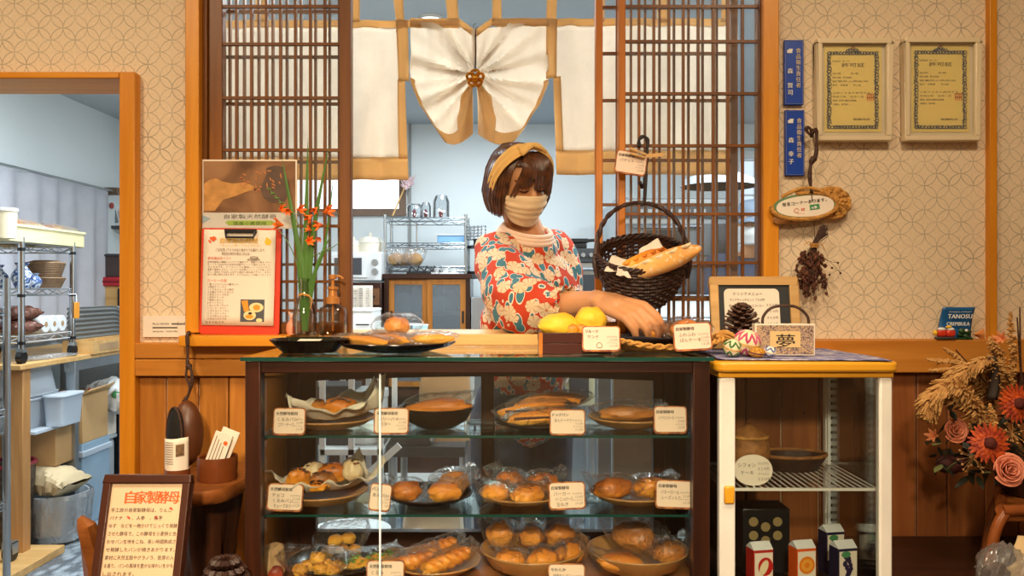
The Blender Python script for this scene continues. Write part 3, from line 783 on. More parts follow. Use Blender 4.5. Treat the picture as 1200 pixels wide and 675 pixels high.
# ---- m wrapped thing in the corner
t = thing('paper_bundle', 'brown paper wrapped bundle in the lower left corner of the showcase', 'bundle', (X(318, 1.80), 1.80, SHB))
b = MB(); b.ball((.032, .030, .042), T(0, 0, .032), 18, 12, .35, 1.8, 5); b.v = [Vector((v.x, v.y, max(v.z, 0))) for v in b.v]; b.build('wrapping', M['kraft'], t, local=True)
b = MB(); b.ball((.020, .012, .016), T(.014, -.024, .020), 12, 8, .2, 2, 5); b.build('filling', crust('berry', (196, 90, 50), (170, 66, 40), (110, 40, 30)), t, local=True)
# ---- cards inside the case
CD = 1.735
H_ = '天然酵母使用'
price_card(320, 478, 358, 510, CD, H_, ['くるみパン', 'ゴマ・チーズ'], 'price card at the far left of the top shelf, before the parchment loaf')
price_card(438, 478, 479, 509, CD - .008, H_, ['ベリーパイ', 'バター'], 'price card touching the painted pane-edge glint on the top shelf')
price_card(644, 480, 686, 510, CD, 'ドッグパン', ['あんドーナツ'], 'price card before the bagged sandwich rolls on the top shelf', prices=['テイクアウト', '３１３円', 'イートイン', '３１９円'])
price_card(766, 476, 805, 508, CD, '自家製酵母', ['シナモンロール'], 'price card at the far right of the top shelf')
price_card(313, 567, 355, 599, CD, H_, ['チョコ', 'くるみパン', 'キューブあり'], 'price card at the far left of the middle shelf', tilt=2)
price_card(433, 567, 458, 599, CD, 'パン', ['あんパン'], 'narrow tilted price card at the pane edge on the middle shelf', tilt=6)
price_card(643, 565, 686, 597, CD, '自家製酵母', ['バーガー', 'ベーコン＆チーズ', '玉ねぎ'], 'price card before the plate with four rolls on the middle shelf', tilt=-2)
price_card(768, 563, 813, 596, CD, '自家製酵母', ['バターロール', 'レーズン入り'], 'price card at the far right of the middle shelf', tilt=2)
price_card(429, 657, 474, 690, CD, H_, ['くるみ', 'バーガー'], 'price card between the mini rolls and doughnuts at the bottom')
price_card(642, 661, 686, 694, CD, 'やわらか', ['胡麻あんパン'], 'price card below the wide bowl of buns at the bottom')
# ---------------------------------------------------------------- white glass cabinet
cx0, cx1 = X(843, 1.72), X(1046, 1.72); cf, cbk = 1.72, 2.055
ct = Z(438, 1.72)
cab = thing('glass_cabinet', 'white glass-door cabinet with a yellow top beside the showcase', 'cabinet', ((cx0 + cx1) / 2, 1.89, 0))
b = MB(); lid = rrect(cx1 - cx0 + .022, cbk - cf + .03, .022)
b.v = []; b.prism(lid, 0, .022); b.v = [Vector((v.x + (cx0 + cx1) / 2, v.z + (cf + cbk) / 2, ct + .004 + v.y)) for v in b.v]
b.build('top', M['yellow_top'], cab, bevel=.006, seg=3)
b = MB(); b.box(cx0 - .002, cx1 + .002, cf - .002, cbk, ct - .008, ct + .004); b.build('top_band', M['yellow_top'], cab, bevel=.002)
pl, pr = X(862, 1.72), X(1031, 1.72)
for xa, xb in ((cx0, pl), (pr, cx1)):
    MB().box(xa, xb, cf, cf + .022, 0, ct - .008).build('front_post', M['white_enamel'], cab, bevel=.004)
for xa, xb in ((cx0, cx0 + .02), (cx1 - .02, cx1)):
    MB().box(xa, xb, cbk - .02, cbk, 0, ct - .008).build('rear_post', M['white_enamel'], cab, bevel=.003)
MB().box(pl, pr, cf + .006, cf + .010, .08, ct - .010).build('door_glass', M['glass'], cab)
MB().box(cx0 + .006, cx0 + .009, cf + .022, cbk - .02, .08, ct - .01).build('side_glass', M['glass'], cab)
MB().box(cx1 - .009, cx1 - .006, cf + .022, cbk - .02, .08, ct - .01).build('side_glass', M['glass'], cab)
MB().box(cx0 + .004, cx1 - .004, cf + .002, cbk, .02, .09).build('base', M['white_enamel'], cab)
b = MB().box(cx0 + .009, cx0 + .031, cf - .008, cf + .002, Z(590, 1.72), Z(569, 1.72)); b.build('handle', M['yellow_top'], cab, bevel=.004)
for px_ in (974, 1018):
    s_ = MB(); xq = X(px_, 2.03); s_.box(xq - .009, xq + .009, 2.028, 2.036, .1, ct - .01)
    o = s_.build('slotted_strip', M['white'], cab)
    d_ = MB()
    for i in range(40): d_.box(xq - .002, xq + .002, 2.0268, 2.0278, ct - .03 - i * .018 - .007, ct - .03 - i * .018)
    d_.build('slots', M['black'], o)
zs = Z(571, 1.76)
b = MB(); b.box(cx0 + .012, cx1 - .012, 1.752, 1.757, zs - .006, zs)
b.box(cx0 + .012, cx1 - .012, 2.01, 2.015, zs - .006, zs)
for i in range(24):
    xq = cx0 + .016 + i * (cx1 - cx0 - .032) / 23; b.tube([(xq, 1.755, zs - .002), (xq, 2.012, zs - .002)], .0018, 5)
b.build('wire_shelf', M['white_enamel'], cab)
zl = .535
MB().box(cx0 + .012, cx1 - .012, 1.752, 2.015, zl - .006, zl).build('lower_shelf', M['glass_shelf'], cab)
# things inside it
t = thing('price_plaque', 'white oval price plaque inside the glass cabinet on the wire shelf', 'price card', (X(883, 1.775), 1.775, zs))
b = MB(); b.prism([(.042 * math.cos(a), .033 + .033 * math.sin(a)) for a in [i * PI / 20 for i in range(40)]], -.002, .003, R('X', -6))
b.v = [Vector((math.copysign(abs(v.x) ** .9 * .042 ** .1, v.x), v.y, v.z)) for v in b.v]; b.build('plaque', M['paper'], t, local=True)
b = MB(); m_ = R('X', -6)
for s_, x_, z_, h_ in (('シフォン', -.033, .040, .010), ('ケーキ', -.028, .024, .010)): text(b, s_, x_, -.003, z_, h_, m_)
for i, s_ in enumerate(('テイクアウト', '３２４円', 'イートイン', '３３０円')): text(b, s_, .034, -.003, .044 - i * .011, .008, m_, 'r', fit=.024)
b.build('lettering', M['ink'], t, local=True, flat=True)
t = thing('woven_pot', 'brown woven pot behind the oval plaque in the glass cabinet', 'pot', (X(878, 1.87), 1.87, zs))
b = MB(); b.lathe([(0, 0), (.036, 0), (.046, .05), (.044, .075), (.026, .105), (.012, .115), (0, .116)], 28, fn=lambda i, a: 1 + .04 * math.sin(14 * a)); b.build('body', M['wicker_tan'], t, local=True)
b = MB()
for k in range(4): b.tube([(.040 * math.cos(a), .040 * math.sin(a), .03 + k * .02) for a in [i * PI / 10 for i in range(21)]], .004, 6)
b.build('bands', M['rope'], t, local=True)
t = thing('wicker_tray', 'flat dark wicker tray at the back of the glass cabinet shelf', 'tray', (X(928, 1.94), 1.94, zs))
b = MB(); b.lathe([(0, .004), (.055, .004), (.078, .034), (.082, .034), (.06, 0), (0, 0)], 32, SC(1, .7, 1)); b.build('tray', M['wicker'], t, local=True)
b = MB(); b.tube([(.08 * math.cos(a), .056 * math.sin(a), .036) for a in [i * PI / 16 for i in range(33)]], .004, 6); b.build('rim', M['wicker_tan'], t, local=True)
t = thing('gift_box', 'black box printed with six pale discs under the wire shelf', 'box', (X(892, 1.95), 1.95, zl))
MB().box(-.055, .055, -.04, .04, 0, .15).build('box', M['black'], t, local=True, bevel=.002)
b = MB()
for i in range(3):
    for j in range(2): b.disc(.011, 16, T(-.03 + i * .028 , -.0405, .12 - j * .032 - (i % 2) * .012))
b.build('discs', pbr('pale_disc', (150, 128, 84), .6), t, local=True)
def carton(px, d, label, mc, kind, fx=.023):
    t = thing('juice_carton', label, 'carton', (X(px, d), d, zl), 12, 'juice cartons in the glass cabinet')
    b = MB(); b.box(-fx, fx, -.018, .018, 0, .098); b.build('box', mc, t, local=True, bevel=.001)
    b = MB(); b.add([(-fx, -.018, .098), (fx, -.018, .098), (fx, .018, .098), (-fx, .018, .098), (-fx, 0, .112), (fx, 0, .112)], [(0, 1, 5, 4), (2, 3, 4, 5), (0, 4, 3), (1, 2, 5)]); b.build('gable', M['white'], t, local=True, flat=True)
    MB().box(-fx * .92, fx * .92, -.0188, -.0182, .034, .092).build('picture_panel', M['paper'], t, local=True)
    b = MB(); c2 = None
    if kind == 'apple':
        b.disc(.016, 20, T(.004, -.0192, .062) @ SC(1.1, 1, 1.25)); b.build('fruit', pbr('apple_red', (196, 30, 26), .4), t, local=True)
        b = MB(); b.disc(.011, 20, T(.0, -.0196, .060) @ R('Y', 25) @ SC(.8, 1, 1.6)); b.build('slice', pbr('apple_flesh', (240, 222, 180), .5), t, local=True)
    elif kind == 'orange':
        b.disc(.019, 24, T(0, -.0192, .062)); b.build('fruit', pbr('orange_skin', (240, 130, 20), .4), t, local=True)
        b = MB()
        for i in range(9): b.disc(.0045, 8, T(.010 * math.cos(i * .7), -.0196, .062 + .010 * math.sin(i * .7)))
        b.build('segments', pbr('orange_flesh', (250, 170, 60), .4), t, local=True)
    else:
        random.seed(3)
        for i in range(16): b.disc(.0052, 10, T(random.uniform(-.012, .012) * (1 - i / 22), -.0192 - i * .00003, .080 - i * .0026))
        b.build('fruit', pbr('grape', (40, 30, 66), .4), t, local=True)
        b = MB(); b.disc(.010, 8, T(-.006, -.0200, .086) @ SC(1.2, 1, .7)); b.build('leaf', M['ink_green'], t, local=True)
    b = MB(); text(b, 'FRUITS', 0, -.0186, .022, .010, None, 'c', bold=.0004); text(b, 'SELECTION', 0, -.0186, .012, .007, None, 'c'); b.build('lettering', M['ink_white'], t, local=True, flat=True)
carton(890, 1.79, 'red apple juice carton at the left on the lower cabinet shelf', pbr('apple_box', (186, 40, 30), .4), 'apple')
carton(940, 1.80, 'orange juice carton in the middle of the lower cabinet shelf', pbr('orange_box', (224, 92, 26), .4), 'orange')
carton(988, 1.80, 'dark grape juice carton nearest the glass at the right', pbr('grape_box', (34, 30, 62), .4), 'grape')
carton(974, 1.92, 'grape juice carton behind the front grape carton', pbr('grape_box_rear', (34, 30, 62), .4), 'grape')
# ---------------------------------------------------------------- linen curtain (noren)
ND = 2.36
nor = thing('linen_curtain', 'off-white linen shop curtain with tan borders hanging in the serving window', 'curtain', (X(557, ND), ND, Z(208, ND)))
def npt(px, py, off=0): p = P(px, py, ND); p.y += off; return p
def wave(px, py, amp=.006): return amp * (noise.noise(Vector((px * .045, py * .008, 3.1))) + .4 * noise.noise(Vector((px * .14, py * .02, 1.7))))
def flatpanel(x0, x1, y0, y1, xb0=None, xb1=None, name='panel', mat='linen', off=0):
    b = MB(); xb0 = x0 if xb0 is None else xb0; xb1 = x1 if xb1 is None else xb1
    def fn(u, v):
        px = (x0 + (x1 - x0) * u) * (1 - v) + (xb0 + (xb1 - xb0) * u) * v; py = y0 + (y1 - y0) * v
        return npt(px, py, off + wave(px, py, .006 + .014 * v))
    b.grid(fn, max(4, int(abs(x1 - x0) / 4)), max(4, int(abs(y1 - y0) / 6)))
    return b.build(name, M[mat], nor, solid=.0008)
flatpanel(254, 466, 32, 186, 254, 467)
flatpanel(648, 862, 30, 178, 658, 862)
flatpanel(254, 478, 184, 211, 254, 479, 'hem', 'linen_tan', -.002)
flatpanel(651, 862, 176, 205, 652, 862, 'hem', 'linen_tan', -.002)
flatpanel(254, 538, 24, 33, 254, 538, 'top_band', 'linen_tan', -.003)
flatpanel(576, 862, 22, 31, 576, 862, 'top_band', 'linen_tan', -.003)
flatpanel(464, 478, 24, 96, 467, 480, 'border', 'linen_tan', -.005)
flatpanel(466, 475, 94, 186, 467.5, 478, 'border', 'linen_tan', -.005)
flatpanel(640, 653, 22, 92, 640, 652, 'border', 'linen_tan', -.005)
flatpanel(648, 657, 90, 178, 651, 660, 'border', 'linen_tan', -.005)
for k, (xa, xb, xc, xd_) in enumerate(((411, 421, 411, 422), (456, 471, 464, 474), (517, 533, 525, 538), (577, 587, 577, 588), (642, 654, 640, 652), (698, 710, 696, 708), (770, 782, 770, 782), (300, 312, 300, 312), (845, 857, 845, 857))):
    flatpanel(xa, xb, -45, 26, xc, xd_, 'strap', 'linen_tan', -.004)
def gathered(sgn):
    # sgn -1: left flap, +1: right flap; drawn up to the gold knot at (557, 92)
    ox = 481 if sgn < 0 else 643
    inner = [(0, (557, 36)), (.3, (557, 66)), (.5, (557 + 2 * sgn, 90)), (.75, (557 + 3 * sgn, 124)), (1, (557 + 3 * sgn, 156))]
    outer = [(0, (ox, 25)), (.5, (ox, 96)), (.7, (ox - sgn * 10, 122)), (1, (ox - sgn * 40, 166))]
    def L2(keys, t): return Vector((interp([(a, b[0]) for a, b in keys], t), interp([(a, b[1]) for a, b in keys], t)))
    def fn(u, v):
        a = L2(inner, v); c = L2(outer, v); p = a.lerp(c, u)
        if v < .12: p.y -= (1 - v / .12) * 11 * (1 - abs(2 * u - 1)) * (u < .5) * .3
        k = math.sin(PI * min(1, max(0, v))) ** 1.2
        p.y += 16 * k * math.sin(PI * u) ** 1.1 + (9 * math.sin(PI * u) if v > .9 else 10 * math.sin(PI * u) * max(0, v - .4) / .5)
        r = (p - Vector((557, 90))).length; ang = math.atan2(p.y - 90, abs(p.x - 557) + 1)
        f = math.exp(-r / 70) if r > 0 else 1
        off = (.016 * math.sin(ang * 9 + .6 * sgn) + .010 * math.sin(ang * 17 + 1)) * min(1, r / 22) * (.4 + f) + wave(p.x, p.y, .012)
        off += -.02 * math.exp(-(r / 26) ** 2)
        return npt(p.x, p.y, off)
    b = MB(); b.grid(fn, 44, 54); b.build('gathered_panel', M['linen'], nor, solid=.0008)
    b = MB()
    def edge(u, v):   # tan border along outer edge and hem
        if u < .5:
            vv = u * 2; q = fn(1 - .085 * v * (1 if vv > .3 else .8), .42 + .58 * vv)
        else:
            uu = 1 - (u - .5) * 2; q = fn(uu, 1 - .14 * v)
        q.y -= .004; return q
    b.grid(edge, 60, 4); b.build('border', M['linen_tan'], nor, solid=.0008)
    b = MB()
    def tail(u, v):
        q = fn(u * (.20 + .24 * v), .58 + .42 * v); q.y -= .0045; return q
    b.grid(tail, 20, 20); b.build('hem', M['linen_tan'], nor, solid=.0008)
    b = MB()
    def top(u, v):
        a = Vector((557, 36)); m_ = Vector((557 + sgn * 19, 22)); c = Vector((ox, 22))
        p = a.lerp(m_, u * 3) if u < .333 else m_.lerp(c, (u - .333) * 1.5)
        return npt(p.x, p.y + 9 * v, -.005 + wave(p.x, p.y))
    b.grid(top, 24, 2); b.build('top_band', M['linen_tan'], nor, solid=.0008)
gathered(-1); gathered(1)
b = MB(); c0 = P(557, 92, ND - .045)
tie = thing('curtain_tie', 'gold cord with a knotted rosette gathering the middle of the curtain', 'curtain tie', c0)
b.tube([P(557, 34, ND - .012), P(557.5, 60, ND - .035), P(557, 84, ND - .045)], .0022, 6); b.build('cord', M['branch'], tie)
b = MB(); b.tube([P(557 + 2.6 * math.cos(a), 31 + 3.2 * math.sin(a), ND - .012) for a in [i * PI / 6 for i in range(11)]], .0014, 6); b.build('hook', M['steel'], tie)
b = MB()
for k in range(5):
    a0 = 2 * PI * k / 5
    cc = c0 + Vector((.0135 * math.sin(a0), -.004, .0135 * math.cos(a0)))
    b.tube([cc + Vector((.0105 * math.cos(a), -.005 * math.cos(a * 2), .0105 * math.sin(a))) for a in [i * PI / 8 for i in range(17)]], .0042, 8)
b.ball((.009, .008, .009), T(*(c0 + Vector((0, -.008, 0)))), 12, 8)
b.build('knot', M['gold'], tie)

# ---------------------------------------------------------------- vase, dish, bottle on the sill
def stalk(mb, pts, r0, r1, n=12, k=5):
    q = spline(pts, n); mb.tube(q, [r0 + (r1 - r0) * i / n for i in range(n + 1)], k); return q
VD = 2.03
vb = P(357, 393, VD); vb.z = SZ
va = thing('glass_vase', 'slim clear glass vase holding orange flowers on the left sill', 'vase', vb)
prof = [(.0, .001), (.026, .001), (.030, .006), (.030, .045), (.024, .075), (.0135, .10), (.0120, .128), (.0150, .140), (.0125, .139), (.0105, .127), (.0118, .10), (.022, .075), (.028, .045), (.028, .008), (0, .006)]
b = MB(); b.lathe(prof, 28); b.build('vase', clearmat('vase_glass', (.94, .95, .94), .03), va, local=True)
b = MB(); b.tube([(.0135 * math.cos(a), .0135 * math.sin(a), .100 + .002 * math.sin(3 * a)) for a in [i * PI / 9 for i in range(19)]], .003, 6)
b.tube(spline([(.012, -.008, .100), (.022, -.014, .085), (.017, -.016, .065)], 8), .0014, 5); b.build('twine', M['rope'], va, local=True)
M['leaf'] = pbr('flower_leaf', (74, 116, 44), .5, 0, .2, 12)
M['stem'] = pbr('flower_stem', (96, 128, 56), .5, 0, .2)
def petals(c, s, ax, open_=.62):
    b = MB()
    for k in range(6):
        a = 2 * PI * k / 6
        q = [Vector((0, 0, 0)), Vector((math.cos(a) * s * .28, math.sin(a) * s * .28, s * .5)), Vector((math.cos(a) * s * open_, math.sin(a) * s * open_, s * .85))]
        sp = spline(q, 5); b.tube(sp, [s * .09, s * .13, s * .17, s * .17, s * .12, s * .03], 6, None, True, .35)
    rot = Vector(ax).to_track_quat('Z', 'Y').to_matrix().to_4x4()
    b.v = [Vector(c) + (rot @ v) for v in b.v]; return b
fl = thing('orange_flower_spray', 'spray of orange flowers and long sword leaves in the glass vase', 'flowers', vb)
L = MB()
def blade(mb, pts, w_, n=14):
    q = spline(pts, n)
    vs = []
    for i, p in enumerate(q):
        k = w_ * (math.sin(PI * min(1, .25 + .75 * i / n)) ** .8) * (1 if i < n else .05)
        vs += [p + Vector((-k, 0, 0)), p + Vector((0, -k * .35, 0)), p + Vector((k, 0, 0)), p + Vector((0, k * .35, 0))]
    fs = [(i * 4 + j, i * 4 + (j + 1) % 4, i * 4 + 4 + (j + 1) % 4, i * 4 + 4 + j) for i in range(n) for j in range(4)]
    fs += [(3, 2, 1, 0), tuple(n * 4 + j for j in range(4))]
    mb.add(vs, fs)
for pts, w_ in (([(357, 388), (356, 330), (346, 270), (330, 183)], .0085), ([(357, 388), (358, 320), (359, 250), (361, 160)], .0075), ([(358, 388), (362, 320), (369, 260), (386, 168)], .0075), ([(358, 388), (366, 330), (380, 290), (392, 200)], .004), ([(357, 388), (364, 345), (372, 310), (389, 272)], .006), ([(356, 388), (352, 330), (350, 300), (343, 262)], .006)):
    l_ = MB(); blade(l_, [P(a, c_, VD - .005 * i) for i, (a, c_) in enumerate(pts)], w_); l_.build('leaf', M['leaf'], fl)
fls = [(348, 246, 1.0), (332, 264, 1.2), (379, 249, 1.2), (378, 263, 1.0), (366, 252, 1.0), (361, 283, .9), (327, 246, .9), (372, 243, .8), (365, 270, .7), (375, 278, .6), (337, 246, .7)]
st = MB()
for pts in ([(357, 385), (355, 320), (352, 270), (340, 250), (316, 222)], [(358, 385), (362, 310), (368, 262), (376, 240)], [(357, 385), (359, 320), (361, 284)], [(356, 385), (350, 320), (338, 285), (318, 260)], [(358, 385), (366, 330), (376, 302), (398, 284)]):
    stalk(st, [P(a, c_, VD - .004 * i) for i, (a, c_) in enumerate(pts)], .0022, .0009, 14)
random.seed(2)
for i in range(12):
    k = i / 11; p = P(340 - 26 * k, 250 - 30 * k, VD - .016); st.ball((.0035, .003, .0028), T(p.x, p.y, p.z + .003 * (-1) ** i), 8, 5)
for i in range(7):
    p = P(368 + 3 * i, 300 - 1.5 * i, VD - .012); st.ball((.003, .0025, .0025), T(*p), 8, 5)
st.build('stems', M['stem'], fl)
M['orange_petal'] = pbr('orange_petal', (248, 120, 36), .5, 0, .12, 30)
for i, (px, py, s) in enumerate(fls):
    random.seed(i); petals(P(px, py, VD - .016), .024 * s, (random.uniform(-1.2, 1.2), -.45, random.uniform(-.7, .3))).build('blossom', M['orange_petal'], fl)
# small things on the sill
t = thing('ceramic_figure', 'little pink ceramic figure beside the glass vase', 'figurine', (X(344, 2.06), 2.06, SZ))
b = MB(); b.lathe([(0, 0), (.015, 0), (.019, .012), (.017, .026), (.009, .038), (0, .042)], 20); b.build('body', pbr('pink_ceramic', (226, 150, 120), .35), t, local=True)
b = MB(); b.ball((.010, .009, .009), T(0, 0, .045), 14, 10); b.tube([(-.008, 0, .05), (-.012, 0, .058)], [.004, .001], 6); b.tube([(.008, 0, .05), (.012, 0, .058)], [.004, .001], 6); b.build('head', pbr('pink_ceramic_head', (236, 176, 150), .35), t, local=True)
pb = thing('pump_bottle', 'clear pump bottle with amber pump in front of the lattice', 'bottle', (X(390, 2.05), 2.05, SZ))
b = MB(); sq = [(abs(math.cos(a)) ** .5 * math.copysign(.033, math.cos(a)), abs(math.sin(a)) ** .5 * math.copysign(.026, math.sin(a))) for a in [i * PI / 16 for i in range(32)]]
def loft(mb, rings, cap=True):
    n = len(rings[0]); vs = [p for r_ in rings for p in r_]
    fs = [(i * n + j, i * n + (j + 1) % n, (i + 1) * n + (j + 1) % n, (i + 1) * n + j) for i in range(len(rings) - 1) for j in range(n)]
    if cap: fs += [tuple(range(n - 1, -1, -1)), tuple((len(rings) - 1) * n + j for j in range(n))]
    return mb.add(vs, fs)
loft(b, [[(x * k, y * k, z) for x, y in sq] for k, z in ((.94, 0), (1, .006), (1, .058), (.92, .068), (.5, .076), (.42, .082))]); b.build('bottle', clearmat('bottle_glass', (.95, .93, .9), .05), pb, local=True)
b = MB(); loft(b, [[(x * k * .92, y * k * .92, z) for x, y in sq] for k, z in ((.9, .003), (.97, .008), (.97, .034))]); b.build('liquid', clearmat('liquid', (.95, .86, .72), .02), pb, local=True)
b = MB(); b.lathe([(0, .078), (.017, .078), (.017, .092), (.011, .096), (.010, .112), (.014, .114), (.014, .120), (.004, .122), (.004, .138), (.010, .140), (.010, .150), (0, .151)], 18)
b.tube(spline([(0, 0, .146), (.016, 0, .147), (.026, 0, .140)], 6), .003, 6); b.tube([(0, 0, .08), (0, 0, .01)], .003, 6); b.build('pump', pbr('amber_pump', (196, 130, 66), .3, .3), pb, local=True)
# shallow black dish on the showcase
DZ = 1.057
t = thing('black_dish', 'shallow black dish on the left end of the showcase, below the vase', 'dish', (X(363, 1.84), 1.84, DZ))
b = MB()
sqr = [(abs(math.cos(a)) ** .75 * math.copysign(1, math.cos(a)), abs(math.sin(a)) ** .75 * math.copysign(1, math.sin(a))) for a in [i * PI / 24 for i in range(48)]]
loft(b, [[(x * rx, y * ry, z) for x, y in sqr] for rx, ry, z in ((.058, .05, 0), (.068, .06, .010), (.084, .075, .026), (.086, .077, .029), (.082, .073, .028), (.064, .056, .012), (.02, .02, .007))]); b.build('dish', M['lacquer'], t, local=True)
t = thing('paper_slip', 'small white paper slip lying in the shallow black dish', 'paper', (X(363, 1.86), 1.86, DZ + .0125))
MB().cbox((0, 0, .012), (.05, .03, .0012), R('X', 6)).build('slip', M['paper'], t, local=True)
# ---- black plate with bagged bread sticks
PX, PD = X(465, 1.86), 1.86
t = thing('serving_plate', 'round black plate of bagged bread sticks on top of the showcase', 'plate', (PX, PD, DZ))
b = MB(); b.lathe([(0, .004), (.075, .004), (.118, .016), (.132, .021), (.133, .019), (.118, .011), (.07, 0), (0, 0)], 48, SC(1, .95, 1)); b.build('dish', M['lacquer'], t, local=True, ang=60)
b = MB(); b.tube([(.132 * math.cos(2 * PI * i / 48), .1255 * math.sin(2 * PI * i / 48), .0205) for i in range(49)], .0018, 6); b.build('rim', M['lacquer'], t, local=True)
for k, (ax, ay, bx_, by, d0, d1, lb) in enumerate((
        (396, 390, 455, 406, 1.93, 1.79, 'leftmost bagged bread stick on the black plate'),
        (434, 394, 478, 405, 1.90, 1.79, 'second bagged bread stick from the left on the black plate'),
        (482, 404, 532, 402, 1.80, 1.81, 'bagged bread stick lying along the front right of the black plate'),
        (478, 398, 528, 396, 1.87, 1.88, 'bagged bread stick behind the front right one on the black plate'),
        (430, 391, 470, 397, 1.95, 1.90, 'rearmost bagged bread stick on the black plate'))):
    a_, c_ = P(ax, ay, d0), P(bx_, by, d1); m_ = (a_ + c_) / 2; dv = c_ - a_
    Ln = math.hypot(dv.x, dv.y); rz = math.degrees(math.atan2(dv.y, dv.x))
    bagged('bagged_bread_stick', lb, (m_.x, m_.y, DZ + .010 + .004 * (k % 3)), rz, [((0, 0, .0125), (Ln * .5, .0125, .0115), 0)], (Ln * 1.22, .042, .030), 'bagged bread sticks', 'stick', 0, 120 + k, lift=.3)
bagged('bagged_bun', 'round bun in a loose clear bag behind the bread sticks', (X(465, 1.95), 1.95, DZ + .024), 8, [((0, 0, .028), (.030, .028, .023), 0)], (.125, .080, .058), 'bagged breads on top of the showcase', 'bun', 0, 140, lift=.2)
# ---- lacquer box with yellow rolls
t = thing('lacquer_box', 'two-tier dark lacquer box holding yellow rolls on the showcase', 'box', (X(672, 1.84), 1.84, DZ))
w2 = X(715, 1.78) - X(631, 1.78)
for z0_, z1_, nm in ((0, .023, 'lower_tier'), (.0235, .046, 'upper_tier')):
    b = MB(); b.box(-w2 / 2, w2 / 2, -.07, -.062, z0_, z1_); b.box(-w2 / 2, w2 / 2, .062, .07, z0_, z1_); b.box(-w2 / 2, -w2 / 2 + .008, -.062, .062, z0_, z1_); b.box(w2 / 2 - .008, w2 / 2, -.062, .062, z0_, z1_); b.box(-w2 / 2 + .004, w2 / 2 - .004, -.066, .066, z0_, z0_ + .006)
    b.build(nm, M['red_lacquer'], t, local=True, bevel=.001)
b = MB(); b.box(-w2 / 2 - .002, -w2 / 2 + .006, -.0725, -.070, 0, .046); b.build('corner_strip', M['stile_light'], t, local=True)
for k, (px, dd, rr_, lb, kk) in enumerate(((655, 1.82, (.044, .036, .028), 'yellow sandwich roll at the left of the lacquer box', 1), (692, 1.825, (.036, .034, .032), 'yellow sandwich roll at the right of the lacquer box', 2))):
    s_ = thing('yellow_roll', lb, 'bread', (X(px, dd), dd, DZ + .048), 0, 'yellow rolls in the lacquer box')
    b = MB(); bun(b, (0, 0, .012 + .010 * (kk == 2)), rr_, 7 * kk + 3, R('Z', -12 if kk == 2 else 6) @ R('Y', -10 if kk == 2 else 0), .08); b.build('crust', BR['yellow'], s_, local=True)
    b = MB(); b.ball((.016, .006, .012), T(rr_[0] * .62 * (1 if kk == 1 else -1) , -rr_[1] * .80, .004), 12, 8, .2, 2, kk); b.build('filling', BR['gold'], s_, local=True)
# ---- woven oval tray with dark cloth, buns, price cards
TD = 1.86
t = thing('woven_tray', 'oval woven tray lined with dark cloth beside the lacquer box', 'tray', (X(780, TD), TD, DZ))
def ell(rx, ry, z, n=48, wob=0): return [(rx * math.cos(2 * PI * i / n), ry * math.sin(2 * PI * i / n), z + wob * math.cos(4 * PI * i / n)) for i in range(n)]
b = MB(); loft(b, [ell(.09, .055, .001), ell(.112, .072, .008, wob=.003), ell(.128, .086, .022, wob=.008), ell(.130, .088, .023, wob=.008), ell(.108, .07, .012, wob=.003), ell(.05, .03, .006)]); b.build('weave', M['wicker_tan'], t, local=True)
b = MB()
for ph in (0, PI):
    b.tube([((.129 + .004 * math.cos(i * .9 + ph)) * math.cos(2 * PI * i / 120), (.087 + .004 * math.cos(i * .9 + ph)) * math.sin(2 * PI * i / 120), .023 + .008 * math.cos(4 * PI * i / 120) + .004 * math.sin(i * .9 + ph)) for i in range(121)], .0035, 6)
b.build('braided_rim', M['rope'], t, local=True)
for sx in (1,):
    b = MB(); random.seed(8)
    for k in range(26):
        y0 = random.uniform(-.03, .03); b.tube(spline([(.112, y0 * .6, .026 + random.uniform(-.004, .014)), (.132, y0, .034 + random.uniform(-.006, .012)), (.150, y0 * 1.2 + random.uniform(-.01, .01), .024 + random.uniform(-.012, .018))], 6), random.uniform(.002, .004), 5)
    b.build('fibre_end', M['rope'], t, local=True)
t2 = MB()
def clo(u, v):
    a = 2 * PI * u; k = noise.noise(Vector((math.cos(a) * 1.5, math.sin(a) * 1.5, v * 2)))
    return Vector((X(772, TD) + .105 * v * math.cos(a), TD + .07 * v * math.sin(a), DZ + .014 + .020 * v ** 2 + .010 * k * v))
t2.grid(clo, 40, 10); tag(t2.build('cloth_liner', pbr('dark_cloth', (40, 36, 44), .9, 0, .2, 40), None, solid=.001), 'dark cloth lining the oval woven tray', 'cloth')
bagged('bagged_bun', 'bagged round bun in the woven tray behind its price card', (X(803, 1.86), 1.86, DZ + .017), 12, [((0, 0, .028), (.036, .032, .027), 0)], (.105, .080, .060), 'bagged breads on top of the showcase', 'bun', 0, 150, lift=.2)
bagged('bagged_bun', 'bagged bun held under the fingertips of the reaching hand', (X(764, 1.90), 1.90, DZ + .022), 60, [((0, 0, .020), (.026, .024, .019), 0)], (.085, .062, .046), 'bagged breads on top of the showcase', 'gold', 0, 152, lift=.2)
price_card(682, 382, 727, 412, 1.735, 'フルーツ', ['サンド'], 'price card with a small animal doodle before the yellow rolls', tilt=0, doodle=True, prices=['テイクアウト', '１９８円', 'イートイン', '２０２円'])
price_card(789, 378, 834, 411, 1.735, '自家製酵母', ['ふわふわ', 'ぱんケーキ'], 'price card before the woven tray on the showcase top', tilt=-3)
